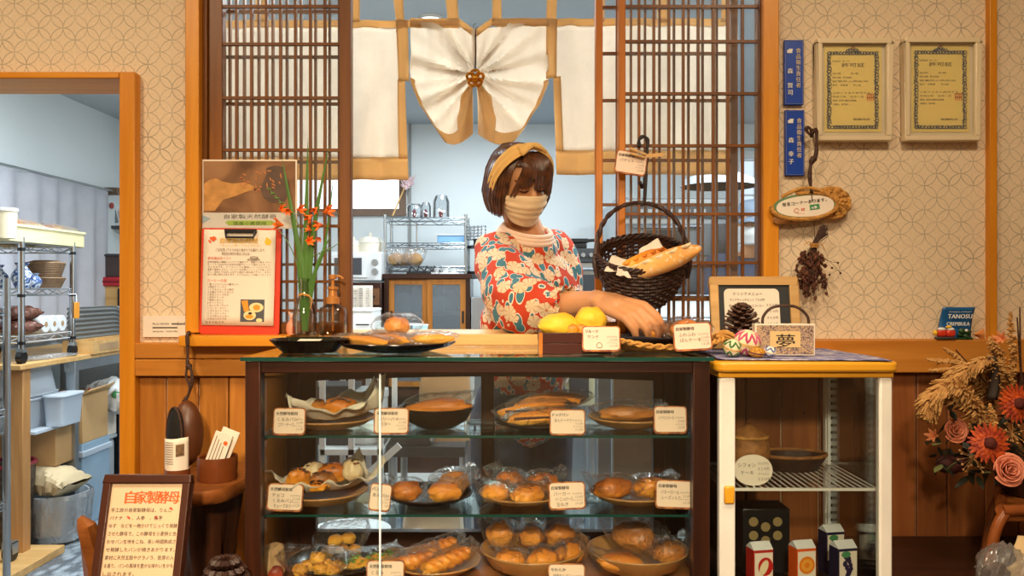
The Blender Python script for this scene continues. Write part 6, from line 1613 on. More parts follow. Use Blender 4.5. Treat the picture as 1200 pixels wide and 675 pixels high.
# sliding glass cabinet
cy0, cy1 = 5.30, 5.72
zc = Z(321, 5.3)
t = thing('sliding_cabinet', 'brown wooden cabinet with two sliding frosted doors against the back wall', 'cabinet', (X(500, 5.3), 5.5, 0))
xa, xb = X(450, 5.3), X(551, 5.3)
b = MB(); b.box(xa - .01, xb + .01, cy0 - .01, cy1, zc - .03, zc); b.build('top', M['darkwood_h'], t)
b = MB(); b.box(xa, xa + .03, cy0, cy1, 0, zc - .03); b.box(xb - .03, xb, cy0, cy1, 0, zc - .03); b.box(xa, xb, cy1 - .02, cy1, 0, zc - .03); b.box(xa, xb, cy0, cy1, .0, .10); b.box(xa, xb, cy0, cy1, .50, .54); b.build('carcass', M['darkwood'], t)
frost = clearmat('frosted_glass', (.62, .70, .76), .10, .22, .30, (.30, .36, .40))
for k in range(2):
    p0 = xa + .03 + k * (xb - xa - .06) / 2; p1 = p0 + (xb - xa - .06) / 2; yy = cy0 + .004 + .012 * (k == 0)
    fr = MB(); wd = .034; z0_, z1_ = .56, zc - .035
    for q in ((p0, p0 + wd, z0_, z1_), (p1 - wd, p1, z0_, z1_), (p0 + wd, p1 - wd, z0_, z0_ + wd), (p0 + wd, p1 - wd, z1_ - wd, z1_)): fr.box(q[0], q[1], yy, yy + .010, q[2], q[3])
    o = fr.build('door', M['panel'], t)
    MB().box(p0 + wd, p1 - wd, yy + .003, yy + .006, z0_ + wd, z1_ - wd).build('frosted_pane', frost, o)
    hx = (p0 + .010) if k == 0 else (p1 - .024)
    MB().box(hx, hx + .014, yy - .003, yy, zc - .32, zc - .24).build('finger_pull', M['black'], o)
MB().box(xa + .03, xb - .03, cy0 + .05, cy1 - .02, zc - .27, zc - .25).build('inner_shelf', M['pale_wood'], t)
for k, (px, w_, h_) in enumerate(((474, .07, .12), (487, .05, .16), (515, .06, .10), (527, .05, .14), (478, .08, .05))):
    x = X(px, 5.5); z0_ = zc - .25 if k < 4 else .54
    g = thing('crockery', ('white jug', 'tall pale jar', 'squat white pot', 'pale canister', 'low white bowl')[k] + ' blurred behind the frosted cabinet doors', 'crockery', (x, 5.5, z0_))
    b = MB(); b.lathe([(0, 0), (w_ * .7, 0), (w_, h_ * .5), (w_ * .8, h_ * .95), (w_ * .75, h_), (0, h_)], 20); b.build('body', M['white'], g, local=True); b = MB(); b.ball((w_ * .2, w_ * .2, .01), T(0, 0, h_)); b.build('lid_knob', M['white'], g, local=True)
# chrome rack on it
t = thing('wire_rack', 'chrome wire rack standing on the brown sliding cabinet', 'rack', (X(497, 5.5), 5.5, zc))
ra, rb_ = X(452, 5.4), X(546, 5.4); zr = Z(256, 5.45)
rackposts(t, (ra, rb_), (5.38, 5.66), zc, zr + .02, .011)
for z in (zr, Z(285, 5.4), zc + .05): wireshelf(t, ra, rb_, 5.38, 5.66, z)
b = MB(); b.tube([(X(483, 5.4), 5.66, zc), (X(483, 5.4), 5.66, zr)], .006, 6); b.build('back_rod', M['chrome'], t)
rk = zr + .005
def dome(px, r, h, label, knob):
    t = thing('glass_dome', label, 'dome', (X(px, 5.5), 5.5, rk), 0, 'glass domes on the rack')
    b = MB(); b.lathe([(r, 0), (r, h * .7), (r * .7, h * .95), (0, h)], 24); b.build('dome', clearmat('dome_glass', (.9, .93, .95), .10), t, local=True)
    b = MB(); b.ball((.014, .014, .03), T(0, -r * .4, .03), 10, 8); b.build('content', pbr('dome_red', (120, 40, 50), .5), t, local=True)
dome(486, .055, .10, 'leftmost low glass dome on top of the wire rack', 1); dome(499, .035, .11, 'slim glass jar between the two domes on the wire rack', 1); dome(517, .055, .16, 'tall glass dome on top of the wire rack', 0)
t = thing('blue_container', 'blue plastic container on the middle tier of the wire rack', 'container', (X(536, 5.5), 5.5, Z(285, 5.4) + .004))
b = MB(); b.box(-.13, .07, -.06, .06, 0, .05); b.build('body', pbr('blue_plastic', (130, 180, 226), .4), t, local=True, bevel=.008); MB().box(-.135, .075, -.065, .065, .05, .058).build('lid', M['white'], t, local=True)
for k, px in enumerate((464, 474, 486)):
    z0_ = zc + .055
    t = thing('bagged_bun', ('leftmost', 'middle', 'rightmost')[k] + ' of the three pale bagged buns on the low tier of the wire rack', 'bread', (X(px, 5.48), 5.48, z0_), 0, 'bagged buns on the wire rack')
    b = MB(); bun(b, (0, 0, .045), (.052, .05, .042), k); b.build('bread', BR['mini'], t, local=True)
    b = MB(); pillow(b, .15, .13, .13, k, lift=.6); b.build('plastic_bag', M['film'], t, local=True)
t = thing('toast_rack', 'black metal stand on the cabinet top under the wire rack', 'stand', (X(500, 5.33), 5.34, zc))
b = MB()
for k in range(4): b.tube([(-.12 + .05 * k, 0, 0), (-.10 + .05 * k, 0, .05), (-.06 + .05 * k, 0, .015)], .007, 6)
b.box(-.13, .1, -.02, .02, 0, .012); b.build('wires', M['black'], t, local=True)
t = thing('white_cups', 'low white tray of cups at the right of the cabinet top', 'tray', (X(522, 5.35), 5.35, zc))
b = MB(); b.box(-.09, .09, -.03, .03, 0, .012); b.build('tray', M['white'], t, local=True)
b = MB()
for k in range(3): b.lathe([(.018, .012), (.026, .04), (.022, .04), (0, .02)], 14, T(-.055 + .055 * k, 0, 0))
b.build('cups', M['white'], t, local=True); t.name = 'cup_tray'; t['label'] = 'low white cup tray at the right of the brown cabinet top'
t = thing('wire_basket', 'small wire basket hooked on the right side of the wire rack', 'basket', (X(552, 5.42), 5.42, Z(281, 5.42)))
b = MB()
for k in range(5): b.tube([(-.03, -.05, .02 * k), (.10, -.05, .02 * k + .01), (.10, .05, .02 * k + .01), (-.03, .05, .02 * k), (-.03, -.05, .02 * k)], .003, 4)
for k in range(6): b.tube([(-.03 + .025 * k, -.05, 0), (-.03 + .025 * k, -.05, .09)], .0025, 4); b.tube([(-.03 + .025 * k, .05, 0), (-.03 + .025 * k, .05, .09)], .0025, 4)
b.build('wires', M['chrome'], t, local=True)
t = thing('coffee_press', 'black and clear coffee press right of the wire rack', 'coffee press', (X(556, 5.4), 5.45, zc))
b = MB(); b.box(X(548, 5.45) - X(556, 5.4), .06, -.12, .12, -.03, 0); b.build('stand', M['dkgrey'], t, local=True)
b = MB(); b.lathe([(.05, .01), (.05, .17), (.046, .17), (.046, .02), (0, .02)], 20); b.build('beaker', M['pane'], t, local=True)
b = MB(); b.lathe([(.053, .0), (.055, .02), (0, .02)], 20); b.lathe([(.055, .17), (.05, .19), (.01, .195), (.008, .22), (.016, .235), (0, .24)], 20); b.tube([(.05, 0, .16), (.085, 0, .15), (.085, 0, .05), (.05, 0, .03)], .008, 6); b.build('frame', M['black'], t, local=True)
# white worktop under it all, at right of the cabinet
t = cabbox('worktop_unit', 'low steel work unit between the sliding cabinet and the range', 'work unit', X(552, 5.3), X(640, 5.3), 5.3, 5.95, 0, Z(348, 5.3), 'steel')
# microwave on dark drawer unit
zm = Z(331, 5.3)
t = thing('drawer_unit', 'dark brown drawer unit under the white microwave', 'drawers', (X(420, 5.3), 5.5, 0))
MB().box(X(385, 5.25), X(447, 5.25), 5.25, 5.75, 0, zm).build('body', M['darkwood'], t, bevel=.004)
for k in range(6):
    z0_ = zm - .03 - (k + 1) * .12
    o = MB().box(X(430, 5.25), X(445, 5.25), 5.238, 5.25, z0_ + .006, z0_ + .112).build('drawer', wood('drawer_front', (96, 60, 36), (126, 84, 52), 'x'), t)
    b = MB(); b.ball((.008, .01, .008), T(X(438, 5.24), 5.232, z0_ + .06), 8, 6); b.build('knob', M['black'], o)
t = thing('microwave', 'white microwave oven seen beside the left lattice screen', 'microwave', (X(420, 5.3), 5.5, zm))
xm0, xm1, zm1 = X(385, 5.28), X(447, 5.28), Z(295, 5.28)
MB().box(xm0, xm1, 5.28, 5.68, zm + .01, zm1).build('body', M['white'], t, bevel=.008)
MB().box(xm0 + .02, X(430, 5.27), 5.268, 5.28, zm + .03, zm1 - .02).build('door', M['white'], t, bevel=.003)
MB().box(xm0 + .04, X(424, 5.27), 5.264, 5.268, zm + .05, zm1 - .04).build('door_window', M['dkgrey'], t)
for z in (zm + .07, zm + .13):
    b = MB(); b.lathe([(.022, 0), (.02, .014), (0, .014)], 18, T(X(439, 5.27), 5.278, z) @ R('X', 90)); b.build('dial', M['steel'], t)
for k, (px, r, h, lb) in enumerate(((414, .075, .085, 'cream pot with a domed lid on the microwave, left one'), (434, .085, .11, 'cream pot with a domed lid on the microwave, right one'))):
    t = thing('cream_pot', lb, 'pot', (X(px, 5.45), 5.45, zm1), 0, 'cream pots on the microwave')
    b = MB(); b.lathe([(0, 0), (r * .9, 0), (r, h * .55), (r, h * .6)], 24); b.build('body', pbr('cream_enamel', (228, 220, 200), .3), t, local=True)
    b = MB(); b.lathe([(r * 1.04, h * .6), (r * .8, h * .9), (.012, h), (.014, h + .02), (0, h + .024)], 24); b.build('lid', pbr('cream_enamel_lid', (232, 226, 210), .3), t, local=True)
t = thing('hanging_notes', 'sheets of handwritten notes in plastic hanging below the microwave', 'notes', (X(420, 5.2), 5.2, zm - .3))
b = MB(); b.grid(lambda u, v: Vector((X(412, 5.2) + .13 * u, 5.22 + .01 * math.sin(u * 9), zm - .02 - .17 * v)), 8, 6); b.build('sheet', M['paper'], t, solid=.002)
b = MB(); random.seed(9)
for i in range(9):
    for k in range(3): text(b, random.choice(['小麦', '注文', '発酵', 'パン', '材料']), X(413, 5.2) + .042 * k, 5.208 - .0, zm - .045 - .015 * i, .012, res=1)
b.build('lettering', M['ink'], t, flat=True)
# inner counter with white printer-like box, bowls
t = thing('inner_counter', 'white kitchen work counter just inside the serving window', 'counter', (X(470, 3.6), 3.7, 0))
zi = Z(392, 3.6)
MB().box(-1.6, X(560, 3.6), 3.4, 3.95, zi - .04, zi).build('top', M['white'], t, bevel=.004)
for x in (-1.55, -.9, X(556, 3.6) - .03):
    for y in (3.45, 3.9): MB().box(x - .015, x + .015, y - .015, y + .015, 0, zi - .04).build('leg', M['white'], t)
b = MB(); b.box(-1.55, X(556, 3.6) - .03, 3.45, 3.9, .30, .32); b.build('lower_shelf', M['white'], t)
t = thing('white_printer', 'white box-shaped kitchen printer on the inner counter behind the lattice edge', 'printer', (X(420, 3.6), 3.6, zi))
xp0, xp1 = X(398, 3.5), X(437, 3.5); zp = Z(362, 3.5)
MB().box(xp0, xp1, 3.5, 3.72, zi, zp - .012).build('body', M['white'], t, bevel=.005)
MB().box(xp0 - .002, xp1 + .002, 3.495, 3.725, zp - .012, zp).build('lid', M['white'], t, bevel=.004)
MB().box(xp0 + .07, xp1 - .015, 3.493, 3.5, zi + .045, zi + .05).build('slot', M['black'], t)
for k, (px, y, r, h, mt, lb) in enumerate(((478, 3.72, .062, .04, 'dkgrey', 'dark blue mixing bowl on the inner counter'), (489, 3.55, .022, .045, 'tub', 'small pale blue cup on the inner counter, left of two'), (496, 3.56, .022, .045, 'tub', 'small pale blue cup on the inner counter, right of two'))):
    t = thing('bowl' if k == 0 else 'cup', lb, 'bowl' if k == 0 else 'cup', (X(px, y), y, zi), 0, None if k == 0 else 'pale blue cups')
    b = MB(); b.lathe([(0, .004), (r * .6, .004), (r * .96, h), (r, h), (r * .65, 0), (0, 0)], 28); b.build('body', pbr('bowl_blue', (62, 86, 104), .3) if k == 0 else pbr('cup_blue', (150, 190, 200), .3), t, local=True)
    b = MB(); b.tube([(r * .98 * math.cos(a), r * .98 * math.sin(a), h) for a in [i * PI / 12 for i in range(25)]], .002, 5); b.build('rim', M['white'], t, local=True)
t = thing('glass_tumbler', 'small clear tumbler on the inner counter beside the printer', 'glass', (X(446, 3.6), 3.6, zi))
b = MB(); b.lathe([(0, .005), (.032, .005), (.036, .055), (.038, .055), (.035, 0), (0, 0)], 20); b.build('glass', M['glass'], t, local=True); b = MB(); b.lathe([(0, .006), (.031, .006), (.033, .03), (0, .03)], 18); b.build('contents', pbr('salt', (210, 206, 196), .8), t, local=True)
# pink feather duster against the window
t = thing('pink_duster', 'pink feathery duster on a pale stick leaning by the bright window', 'duster', P(462, 258, 5.66))
b = MB(); b.tube([(X(460, 5.6), 5.60, zr + .03), (X(474, 5.85), 5.85, Z(220, 5.85))], .006, 6); b.build('stick', M['pale_wood'], t)
b = MB(); random.seed(4); a_ = Vector((X(474, 5.85), 5.85, Z(222, 5.85))); dr = (a_ - Vector((X(460, 5.6), 5.60, zr + .03))).normalized()
for k in range(60):
    p = a_ + dr * random.uniform(0, .10); b.tube([p, p + dr * .05 + Vector((random.uniform(-.05, .05), random.uniform(-.03, .03), random.uniform(-.01, .03)))], [.007, .002], 5)
b.build('feathers', pbr('duster_pink', (226, 150, 160), .8, 0, .3, 60, col2=(236, 230, 230)), t)
# gas range and pans right of the woman
t = thing('gas_range', 'steel gas range with black controls behind the woman, right of her shoulder', 'range', (X(680, 4.6), 4.9, 0))
xg0, xg1 = X(655, 4.6), X(705, 4.6); zg = Z(307, 4.6)
MB().box(xg0, xg1, 4.62, 5.2, 0, zg).build('body', M['steel'], t, bevel=.004)
MB().box(xg0, xg1, 4.60, 4.64, zg - .0, Z(291, 4.6)).build('control_panel', M['dkgrey'], t, bevel=.003)
for k in range(4):
    b = MB(); b.lathe([(.014, 0), (.012, .02), (0, .02)], 14, T(xg0 + .045 + k * .045, 4.60, (zg + Z(291, 4.6)) / 2) @ R('X', 90)); b.build('knob', M['steel'], t)
MB().box(xg0 + .05, xg1 - .03, 4.612, 4.62, zg - .42, zg - .07).build('oven_door', M['dkgrey'], t, bevel=.004)
MB().tube([(xg0 + .03, 4.595, zg - .04), (xg1 - .03, 4.595, zg - .04)], .009, 8).build('door_rail', M['steel'], t)
t = thing('black_pan', 'flat black griddle pan lying on the gas range', 'pan', (X(672, 4.7), 4.72, Z(291, 4.6)))
b = MB(); b.box(-.085, .075, -.05, .05, 0, .035); b.build('pan', M['black'], t, local=True, bevel=.008); b = MB(); b.box(-.075, .085, -.045, .045, .036, .060); b.tube([(.085, 0, .05), (.15, 0, .055)], .010, 8); b.build('lid', M['black'], t, local=True, bevel=.006)
# deck oven behind right lattice
t = thing('deck_oven', 'large steel deck oven behind the right lattice screen', 'oven', (X(790, 5.0), 5.3, 0))
xo0, xo1, zo = X(722, 4.9), X(862, 4.9), Z(232, 4.9)
MB().box(xo0, xo1, 4.92, 5.7, .45, zo).build('body', M['steel'], t, bevel=.006)
MB().box(xo0, xo1, 4.90, 4.92, Z(255, 4.9), Z(240, 4.9)).build('vent_band', M['dkgrey'], t)
b = MB(); text(b, 'BAKERY', X(752, 4.9), 4.898, Z(250, 4.9), .045, bold=.002); b = MB()
for k in range(9): b.box(X(750 + k * 9, 4.9), X(755 + k * 9, 4.9), 4.896, 4.90, Z(250, 4.9), Z(245, 4.9))
b.build('vent_slots', M['steel'], t)
for z0p, z1p in ((300, 262), (342, 306)):
    o = MB().box(xo0 + .06, xo1 - .12, 4.895, 4.92, Z(z0p, 4.9), Z(z1p, 4.9)).build('oven_door', pbr('oven_door', (112, 122, 130), .3, .6), t, bevel=.004)
    MB().box(xo0 + .16, xo1 - .30, 4.892, 4.896, Z(z0p - 8, 4.9), Z(z1p + 8, 4.9)).build('door_window', M['black'], o)
    MB().tube([(xo0 + .1, 4.875, Z(z1p + 4, 4.9)), (xo1 - .2, 4.875, Z(z1p + 4, 4.9))], .010, 8).build('handle', M['chrome'], o)
    MB().box(xo1 - .10, xo1 - .01, 4.905, 4.92, Z(z0p, 4.9), Z(z1p, 4.9)).build('control_panel', M['dkgrey'], t)
for x in (xo0 + .05, xo1 - .05):
    for y in (4.97, 5.65): MB().box(x - .025, x + .025, y - .025, y + .025, 0, .45).build('leg', M['steel'], t)
t = thing('white_tub', 'white plastic tub on the worktable before the deck oven', 'tub', (X(770, 4.2), 4.2, Z(372, 4.2)))
zq = Z(372, 4.2)
for k in range(1):
    b = MB(); b.box(-.26, .26, -.12, .12, 0, .10); b.build('tub', M['white'], t, local=True, bevel=.012); MB().box(-.27, .27, -.13, .13, .10, .115).build('lid', M['tub'], t, local=True, bevel=.004)
t = thing('steel_table', 'steel worktable behind the right lattice under the white tub', 'table', (X(790, 4.2), 4.2, 0))
MB().box(X(715, 4.0), X(870, 4.0), 3.98, 4.42, zq - .04, zq).build('top', M['steel'], t, bevel=.004)
for x in (X(715, 4.0) + .04, X(870, 4.0) - .04):
    for y in (4.02, 4.38): MB().tube([(x, y, 0), (x, y, zq - .04)], .02, 10).build('leg', M['steel'], t)
MB().box(X(715, 4.0) + .04, X(870, 4.0) - .04, 4.02, 4.38, .2, .22).build('lower_shelf', M['steel'], t)
# range hood disc
t = thing('pendant_shade', 'wide shallow blue-grey pendant shade behind the right lattice', 'lamp', P(842, 214, 4.1))
c = P(842, 214, 4.1); b = MB(); b.lathe([(.19, -.02), (.17, .015), (.09, .05), (.03, .06), (0, .06)], 36, T(*c)); b.lathe([(0, -.022), (.185, -.022)], 36, T(*c)); b.build('shade', pbr('shade_blue', (206, 222, 234), .4), t)
MB().tube([c + Vector((0, 0, .05)), Vector((c.x, c.y, 2.4))], .006, 6).build('cord', M['dkgrey'], t)
t = thing('downlight', 'bright round downlight in the kitchen ceiling above the curtain', 'light', (X(505, 3.63), 3.63, 2.385))
b = MB(); b.lathe([(.055, 0), (.055, .014), (0, .014)], 24); b.build('housing', M['white'], t, local=True); b = MB(); b.lathe([(0, -.002), (.045, -.002)], 20); b.build('lens', emit('lamp_lens', (255, 250, 240), 14), t, local=True)
# ---- things seen through the back of the showcase
t = thing('shelf_frame', 'white open shelf frame seen low through the left of the showcase', 'shelf', (X(400, 3.0), 3.0, 0))
for px in (378, 412, 446):
    for y in (2.95, 3.3): MB().box(X(px, 2.95) - .010, X(px, 2.95) + .010, y - .01, y + .01, 0, 1.0).build('post', M['white'], t)
for z in (.98, .62, .25): MB().box(X(376, 2.95), X(449, 2.95), 2.94, 3.31, z - .02, z).build('shelf_board', M['white'], t)
b = MB(); b.box(-.012, .012, 0, .012, -.28, .28, T(X(400, 2.93), 2.925, .45) @ R('Y', 48)); b.build('diagonal_brace', M['white'], t)
for k, (px, z0_, w_, h_, mt, lb) in enumerate(((395, .62, .08, .22, 'dkgrey', 'dark box on the upper shelf of the white frame behind the showcase'), (428, .62, .085, .20, 'white', 'white canister marked in black on the white shelf frame'), (395, .25, .08, .20, 'kraft', 'brown box on the lower shelf of the white frame behind the showcase'), (430, .25, .07, .22, 'white', 'white flour tub on the lower shelf of the white frame'))):
    t = thing('box' if mt != 'white' else 'canister', lb, 'box' if mt != 'white' else 'canister', (X(px, 3.1), 3.1, z0_))
    b = MB()
    if mt == 'white': b.lathe([(0, 0), (w_ * .9, 0), (w_, .01), (w_, h_ - .03), (w_ * 1.04, h_ - .03), (w_ * 1.04, h_), (0, h_)], 28)
    else: b.box(-w_, w_, -w_, w_, 0, h_)
    b.build('body', M[mt], t, local=True, bevel=.004)
    b = MB()
    if k == 1:
        text(b, '98', -.02, -w_ - .003, .08, .05, None, 'c', bold=.002); text(b, 'kg', -.0, -w_ - .003, .045, .03, None, 'c')
        b.build('lettering', M['ink'], t, local=True, flat=True)
    else:
        b.box(-w_ * .5, w_ * .5, -w_ - .004, -w_ - .0005, h_ * .4, h_ * .75); b.build('label_patch', M['paper'], t, local=True)
t = thing('tray_stack', 'cream baking tray lying on the white shelf frame behind the showcase', 'tray', (X(420, 3.1), 3.1, .98))
b = MB(); loft(b, [[(x * w_, y * .15, z) for x, y in sqr] for w_, z in ((.11, 0), (.125, .035), (.120, .035), (.105, .006))]); b.build('tray', pbr('cream_tray', (214, 200, 150), .4), t, local=True); t.name = 'baking_tray'
b = MB(); b.tube([(.125 * x, .15 * y, .035) for x, y in sqr + sqr[:1]], .004, 6); b.build('rim', pbr('cream_rim', (220, 206, 160), .4), t, local=True)
def paperbag(name, label, px, d, z0, w_, h_, mat, seed, hang=False):
    t = thing(name, label, 'bag', (X(px, d), d, z0))
    b = MB(); nn = 24
    rings = []
    for k in range(9):
        s = k / 8
        rings.append([((w_ * (1 - .25 * s * s)) * x * (1 + .10 * noise.noise(Vector((x * 2, y * 2 + s * 3, seed)))), w_ * .55 * (1 - .65 * s) * y * (1 + .2 * noise.noise(Vector((x * 3, y * 3, s * 4 + seed)))), h_ * s + .012 * noise.noise(Vector((x * 2, y, seed * 2.))) * s) for x, y in sqr[::2]])
    loft(b, rings); b.build('bag', M[mat], t, local=True, ang=20)
    b = MB(); b.box(-w_ * .74, w_ * .74, -w_ * .20, w_ * .20, h_ * .93, h_ * 1.04); b.build('folded_top', M[mat], t, local=True, bevel=.004)
    return t
t = thing('crate_trolley', 'low grey trolley with a dark crate seen through the showcase centre', 'trolley', (X(500, 3.1), 3.1, 0))
MB().box(X(455, 3.0), X(545, 3.0), 3.0, 3.4, .58, .62).build('deck', M['dkgrey'], t, bevel=.004)
for x in (X(458, 3.0), X(542, 3.0)):
    for y in (3.03, 3.37): MB().tube([(x, y, 0), (x, y, .58)], .014, 8).build('leg', M['steel'], t)
b = MB(); b.box(X(457, 3.0), X(505, 3.0), 3.0, 3.25, .62, .74); b.build('crate', M['dkgrey'], t, bevel=.006)
b = MB(); b.tube([(X(505, 3.0), 3.0, .64), (X(540, 3.0), 3.0, .80)], .008, 6); b.build('push_bar', M['steel'], t)
paperbag('kraft_bag', 'crumpled brown paper bag behind the black bowl at the back of the showcase', 522, 3.15, .62, .105, .36, 'kraft', 3)
paperbag('flour_sack', 'pale flour sack with a green mark standing on the kitchen floor behind the case', 508, 2.75, .0, .12, .52, 'parch', 5)
b = MB(); b.box(-.03, .03, -.080, -.068, .30, .36); b.build('green_mark', M['ink_green'], C.objects['flour_sack'], local=True)
t = thing('round_drum', 'pale round drum on the kitchen floor at the left behind the showcase', 'drum', (X(414, 2.8), 2.75, 0))
b = MB(); b.lathe([(0, 0), (.13, 0), (.13, .36), (.135, .36), (.135, .39), (0, .40)], 36); b.build('drum', M['white'], t, local=True)
b = MB(); b.lathe([(.1315, .30), (.1315, .34)], 36); b.build('green_band', M['ink_green'], t, local=True)
t = thing('cream_oven', 'cream coloured small oven seen through the showcase right of the woman', 'oven', (X(680, 3.5), 3.6, 0))
zo2 = Z(432, 3.5)
MB().box(X(655, 3.5), X(697, 3.5), 3.5, 3.85, Z(476, 3.5), 1.02).build('body', pbr('cream_body', (222, 214, 176), .4), t, bevel=.006)
MB().box(X(667, 3.5), X(690, 3.5), 3.49, 3.5, Z(466, 3.5), Z(436, 3.5)).build('door_window', M['dkgrey'], t, bevel=.003)
b = MB(); b.lathe([(.018, 0), (.016, .02), (0, .02)], 16, T(X(661, 3.5), 3.5, Z(444, 3.5)) @ R('X', 90)); b.build('dial', M['white'], t)
for x in (X(657, 3.5), X(695, 3.5)):
    for y in (3.53, 3.82): MB().tube([(x, y, 0), (x, y, Z(476, 3.5))], .012, 8).build('leg', M['steel'], t)
t = thing('steel_upright', 'brushed steel upright unit behind the right pane of the showcase', 'upright', (X(709, 3.2), 3.25, 0))
MB().box(X(700, 3.2), X(717, 3.2), 3.2, 3.3, 0, 1.05).build('column', M['steel'], t, bevel=.004); MB().box(X(698, 3.2), X(719, 3.2), 3.18, 3.32, 0, .03).build('foot', M['steel'], t)
t = thing('brown_partition', 'brown low partition board behind the right pane of the showcase', 'partition', (X(742, 3.0), 3.02, 0))
MB().box(X(719, 3.0), X(800, 3.0), 3.0, 3.03, .30, 1.03).build('board', pbr('brown_board', (112, 92, 72), .6), t)
for px in (727, 748, 790): MB().box(X(px, 3.0), X(px + 4, 3.0), 3.0, 3.03, 0, .30).build('leg', pbr('brown_leg', (96, 80, 66), .6), t)
t = thing('white_bucket', 'white bucket on the kitchen floor under the brown partition', 'bucket', (X(760, 3.4), 3.4, 0))
b = MB(); b.lathe([(0, 0), (.11, 0), (.14, .30), (.145, .30), (.145, .32), (.13, .32), (.11, .02), (0, .02)], 28); b.build('pail', M['white'], t, local=True); b = MB(); b.tube([(.14 * math.cos(a), .10 * math.sin(a) - .0, .30 - .05 * math.sin(a)) for a in [i * PI / 10 for i in range(11)]], .004, 5); b.build('handle', M['steel'], t, local=True)

# ---------------------------------------------------------------- side room through the doorway
CXW = -2.74
ct_ = thing('sheer_curtain', 'pale sheer curtain on a rod along the left wall of the side room', 'curtain', (CXW, 4.9, .885))
b = MB(); b.grid(lambda u, v: Vector((CXW + .016 * math.sin(u * 60) * (.5 + v) + .01 * math.sin(u * 23 + v), 3.6 + 1.98 * u, 1.855 - .97 * v)), 150, 6); b.build('cloth', M['curtain'], ct_, solid=.001)
MB().tube([(CXW, 3.6, 1.865), (CXW, 5.68, 1.865)], .008, 8).build('rod', M['steel'], ct_)
b = MB(); b.box(CXW - .06, CXW + .03, 5.62, 5.66, 1.84, 1.89); b.build('rod_bracket', pbr('bronze_bracket', (110, 90, 70), .4, .4), ct_)
MB().tube([(CXW, 5.67, 1.87), (CXW, 5.70, 1.87)], .016, 8).build('finial', M['steel'], ct_)
struct('window_3', MB().box(-2.8, -2.785, 3.3, 4.45, 1.05, 1.82), M['day2'])
# photo shelf
t = thing('photo_rack', 'small grey wall rack of photo cards at the end of the curtain', 'rack', (-2.66, 5.75, 1.52))
xs_ = -2.70
b = MB(); b.box(-2.8, -2.55, 5.72, 5.98, Z(266, 5.85) - .02, Z(266, 5.85)); b.build('shelf', M['dkgrey'], t); b = MB(); b.tube([(-2.6, 5.72, Z(266, 5.85)), (-2.6, 5.72, Z(240, 5.85)), (-2.5, 5.95, Z(243, 5.85))], .006, 6); b.build('rail', M['steel'], t)
for k, (px, col) in enumerate(((132, (170, 196, 214)), (139, (120, 130, 134)), (145, (206, 190, 186)))):
    m_ = T(X(px, 5.8), 5.76 + .02 * k, Z(266, 5.85) + .004) @ R('Y', -14); o = MB().box(-.022, .022, 0, .006, 0, .13, m_).build('photo_card', M['white'], t)
    MB().box(-.016, .016, -.003, -.0005, .02, .11, m_).build('picture', pbr('photo_tint', col, .5, 0, .3, 40), o)
b = MB(); b.ball((.016, .012, .022), T(X(131, 5.7), 5.70, Z(241, 5.7))); b.build('red_charm', pbr('charm', (170, 70, 60), .5), t)
# stacked boxes below
t = thing('brown_case', 'dark brown case standing on a red box at the end of the side room', 'case', (X(142, 5.6), 5.6, 1.32)); z1_ = Z(325, 5.6)
MB().box(X(131, 5.6), X(162, 5.6), 5.5, 5.7, z1_, Z(298, 5.6)).build('body', pbr('case_brown', (70, 56, 54), .6), t, bevel=.006); MB().box(X(131, 5.6), X(162, 5.6), 5.49, 5.5, Z(301, 5.6), Z(299, 5.6)).build('edge_strip', M['dkgrey'], t)
t = thing('red_box', 'red box under the dark brown case', 'box', (X(144, 5.6), 5.6, Z(335, 5.6)))
MB().box(X(129, 5.6), X(164, 5.6), 5.48, 5.72, Z(335, 5.6), z1_).build('body', pbr('red_box', (186, 40, 52), .5), t, bevel=.004); MB().box(X(129, 5.6), X(164, 5.6), 5.475, 5.48, Z(331, 5.6), Z(329, 5.6)).build('lid_line', pbr('red_box_line', (130, 26, 36), .5), t)
t = thing('wood_block', 'slanting wooden board stack holding the red box', 'board', (X(144, 5.6), 5.6, .8))
MB().box(X(131, 5.6), X(160, 5.6), 5.5, 5.7, .87, Z(335, 5.6)).build('board', M['pale_wood'], t); MB().box(X(150, 5.6), X(164, 5.6), 5.45, 5.5, .87, Z(338, 5.6)).build('dark_backing', M['black'], t)
# worktable along the wall
WT = .865; wx = -2.13
t = thing('work_table', 'long plywood-topped work table with steel and timber legs in the side room', 'table', (-2.45, 4.3, 0))
MB().box(-2.72, wx, 3.55, 5.9, WT - .022, WT).build('top', M['pale_wood'], t, bevel=.002)
MB().box(wx - .075, wx - .02, 3.60, 3.66, 0, WT - .022).build('timber_leg', wood('timber', (176, 124, 70), (206, 156, 98), 'z'), t, bevel=.003)
for y in (4.02, 4.56, 5.8):
    MB().box(wx - .05, wx - .004, y - .018, y + .018, 0, WT - .022).build('steel_leg', M['steel'], t, bevel=.002)
MB().box(wx - .03, wx - .006, 3.95, 5.86, WT - .07, WT - .022).build('steel_rail', M['steel'], t)
MB().box(-2.7, wx - .01, 3.68, 4.04, .540, .552).build('lower_shelf', M['tub'], t)
MB().box(-2.7, wx + .10, 3.30, 3.72, .0, .035).build('floor_board', M['pale_wood'], t, bevel=.003)
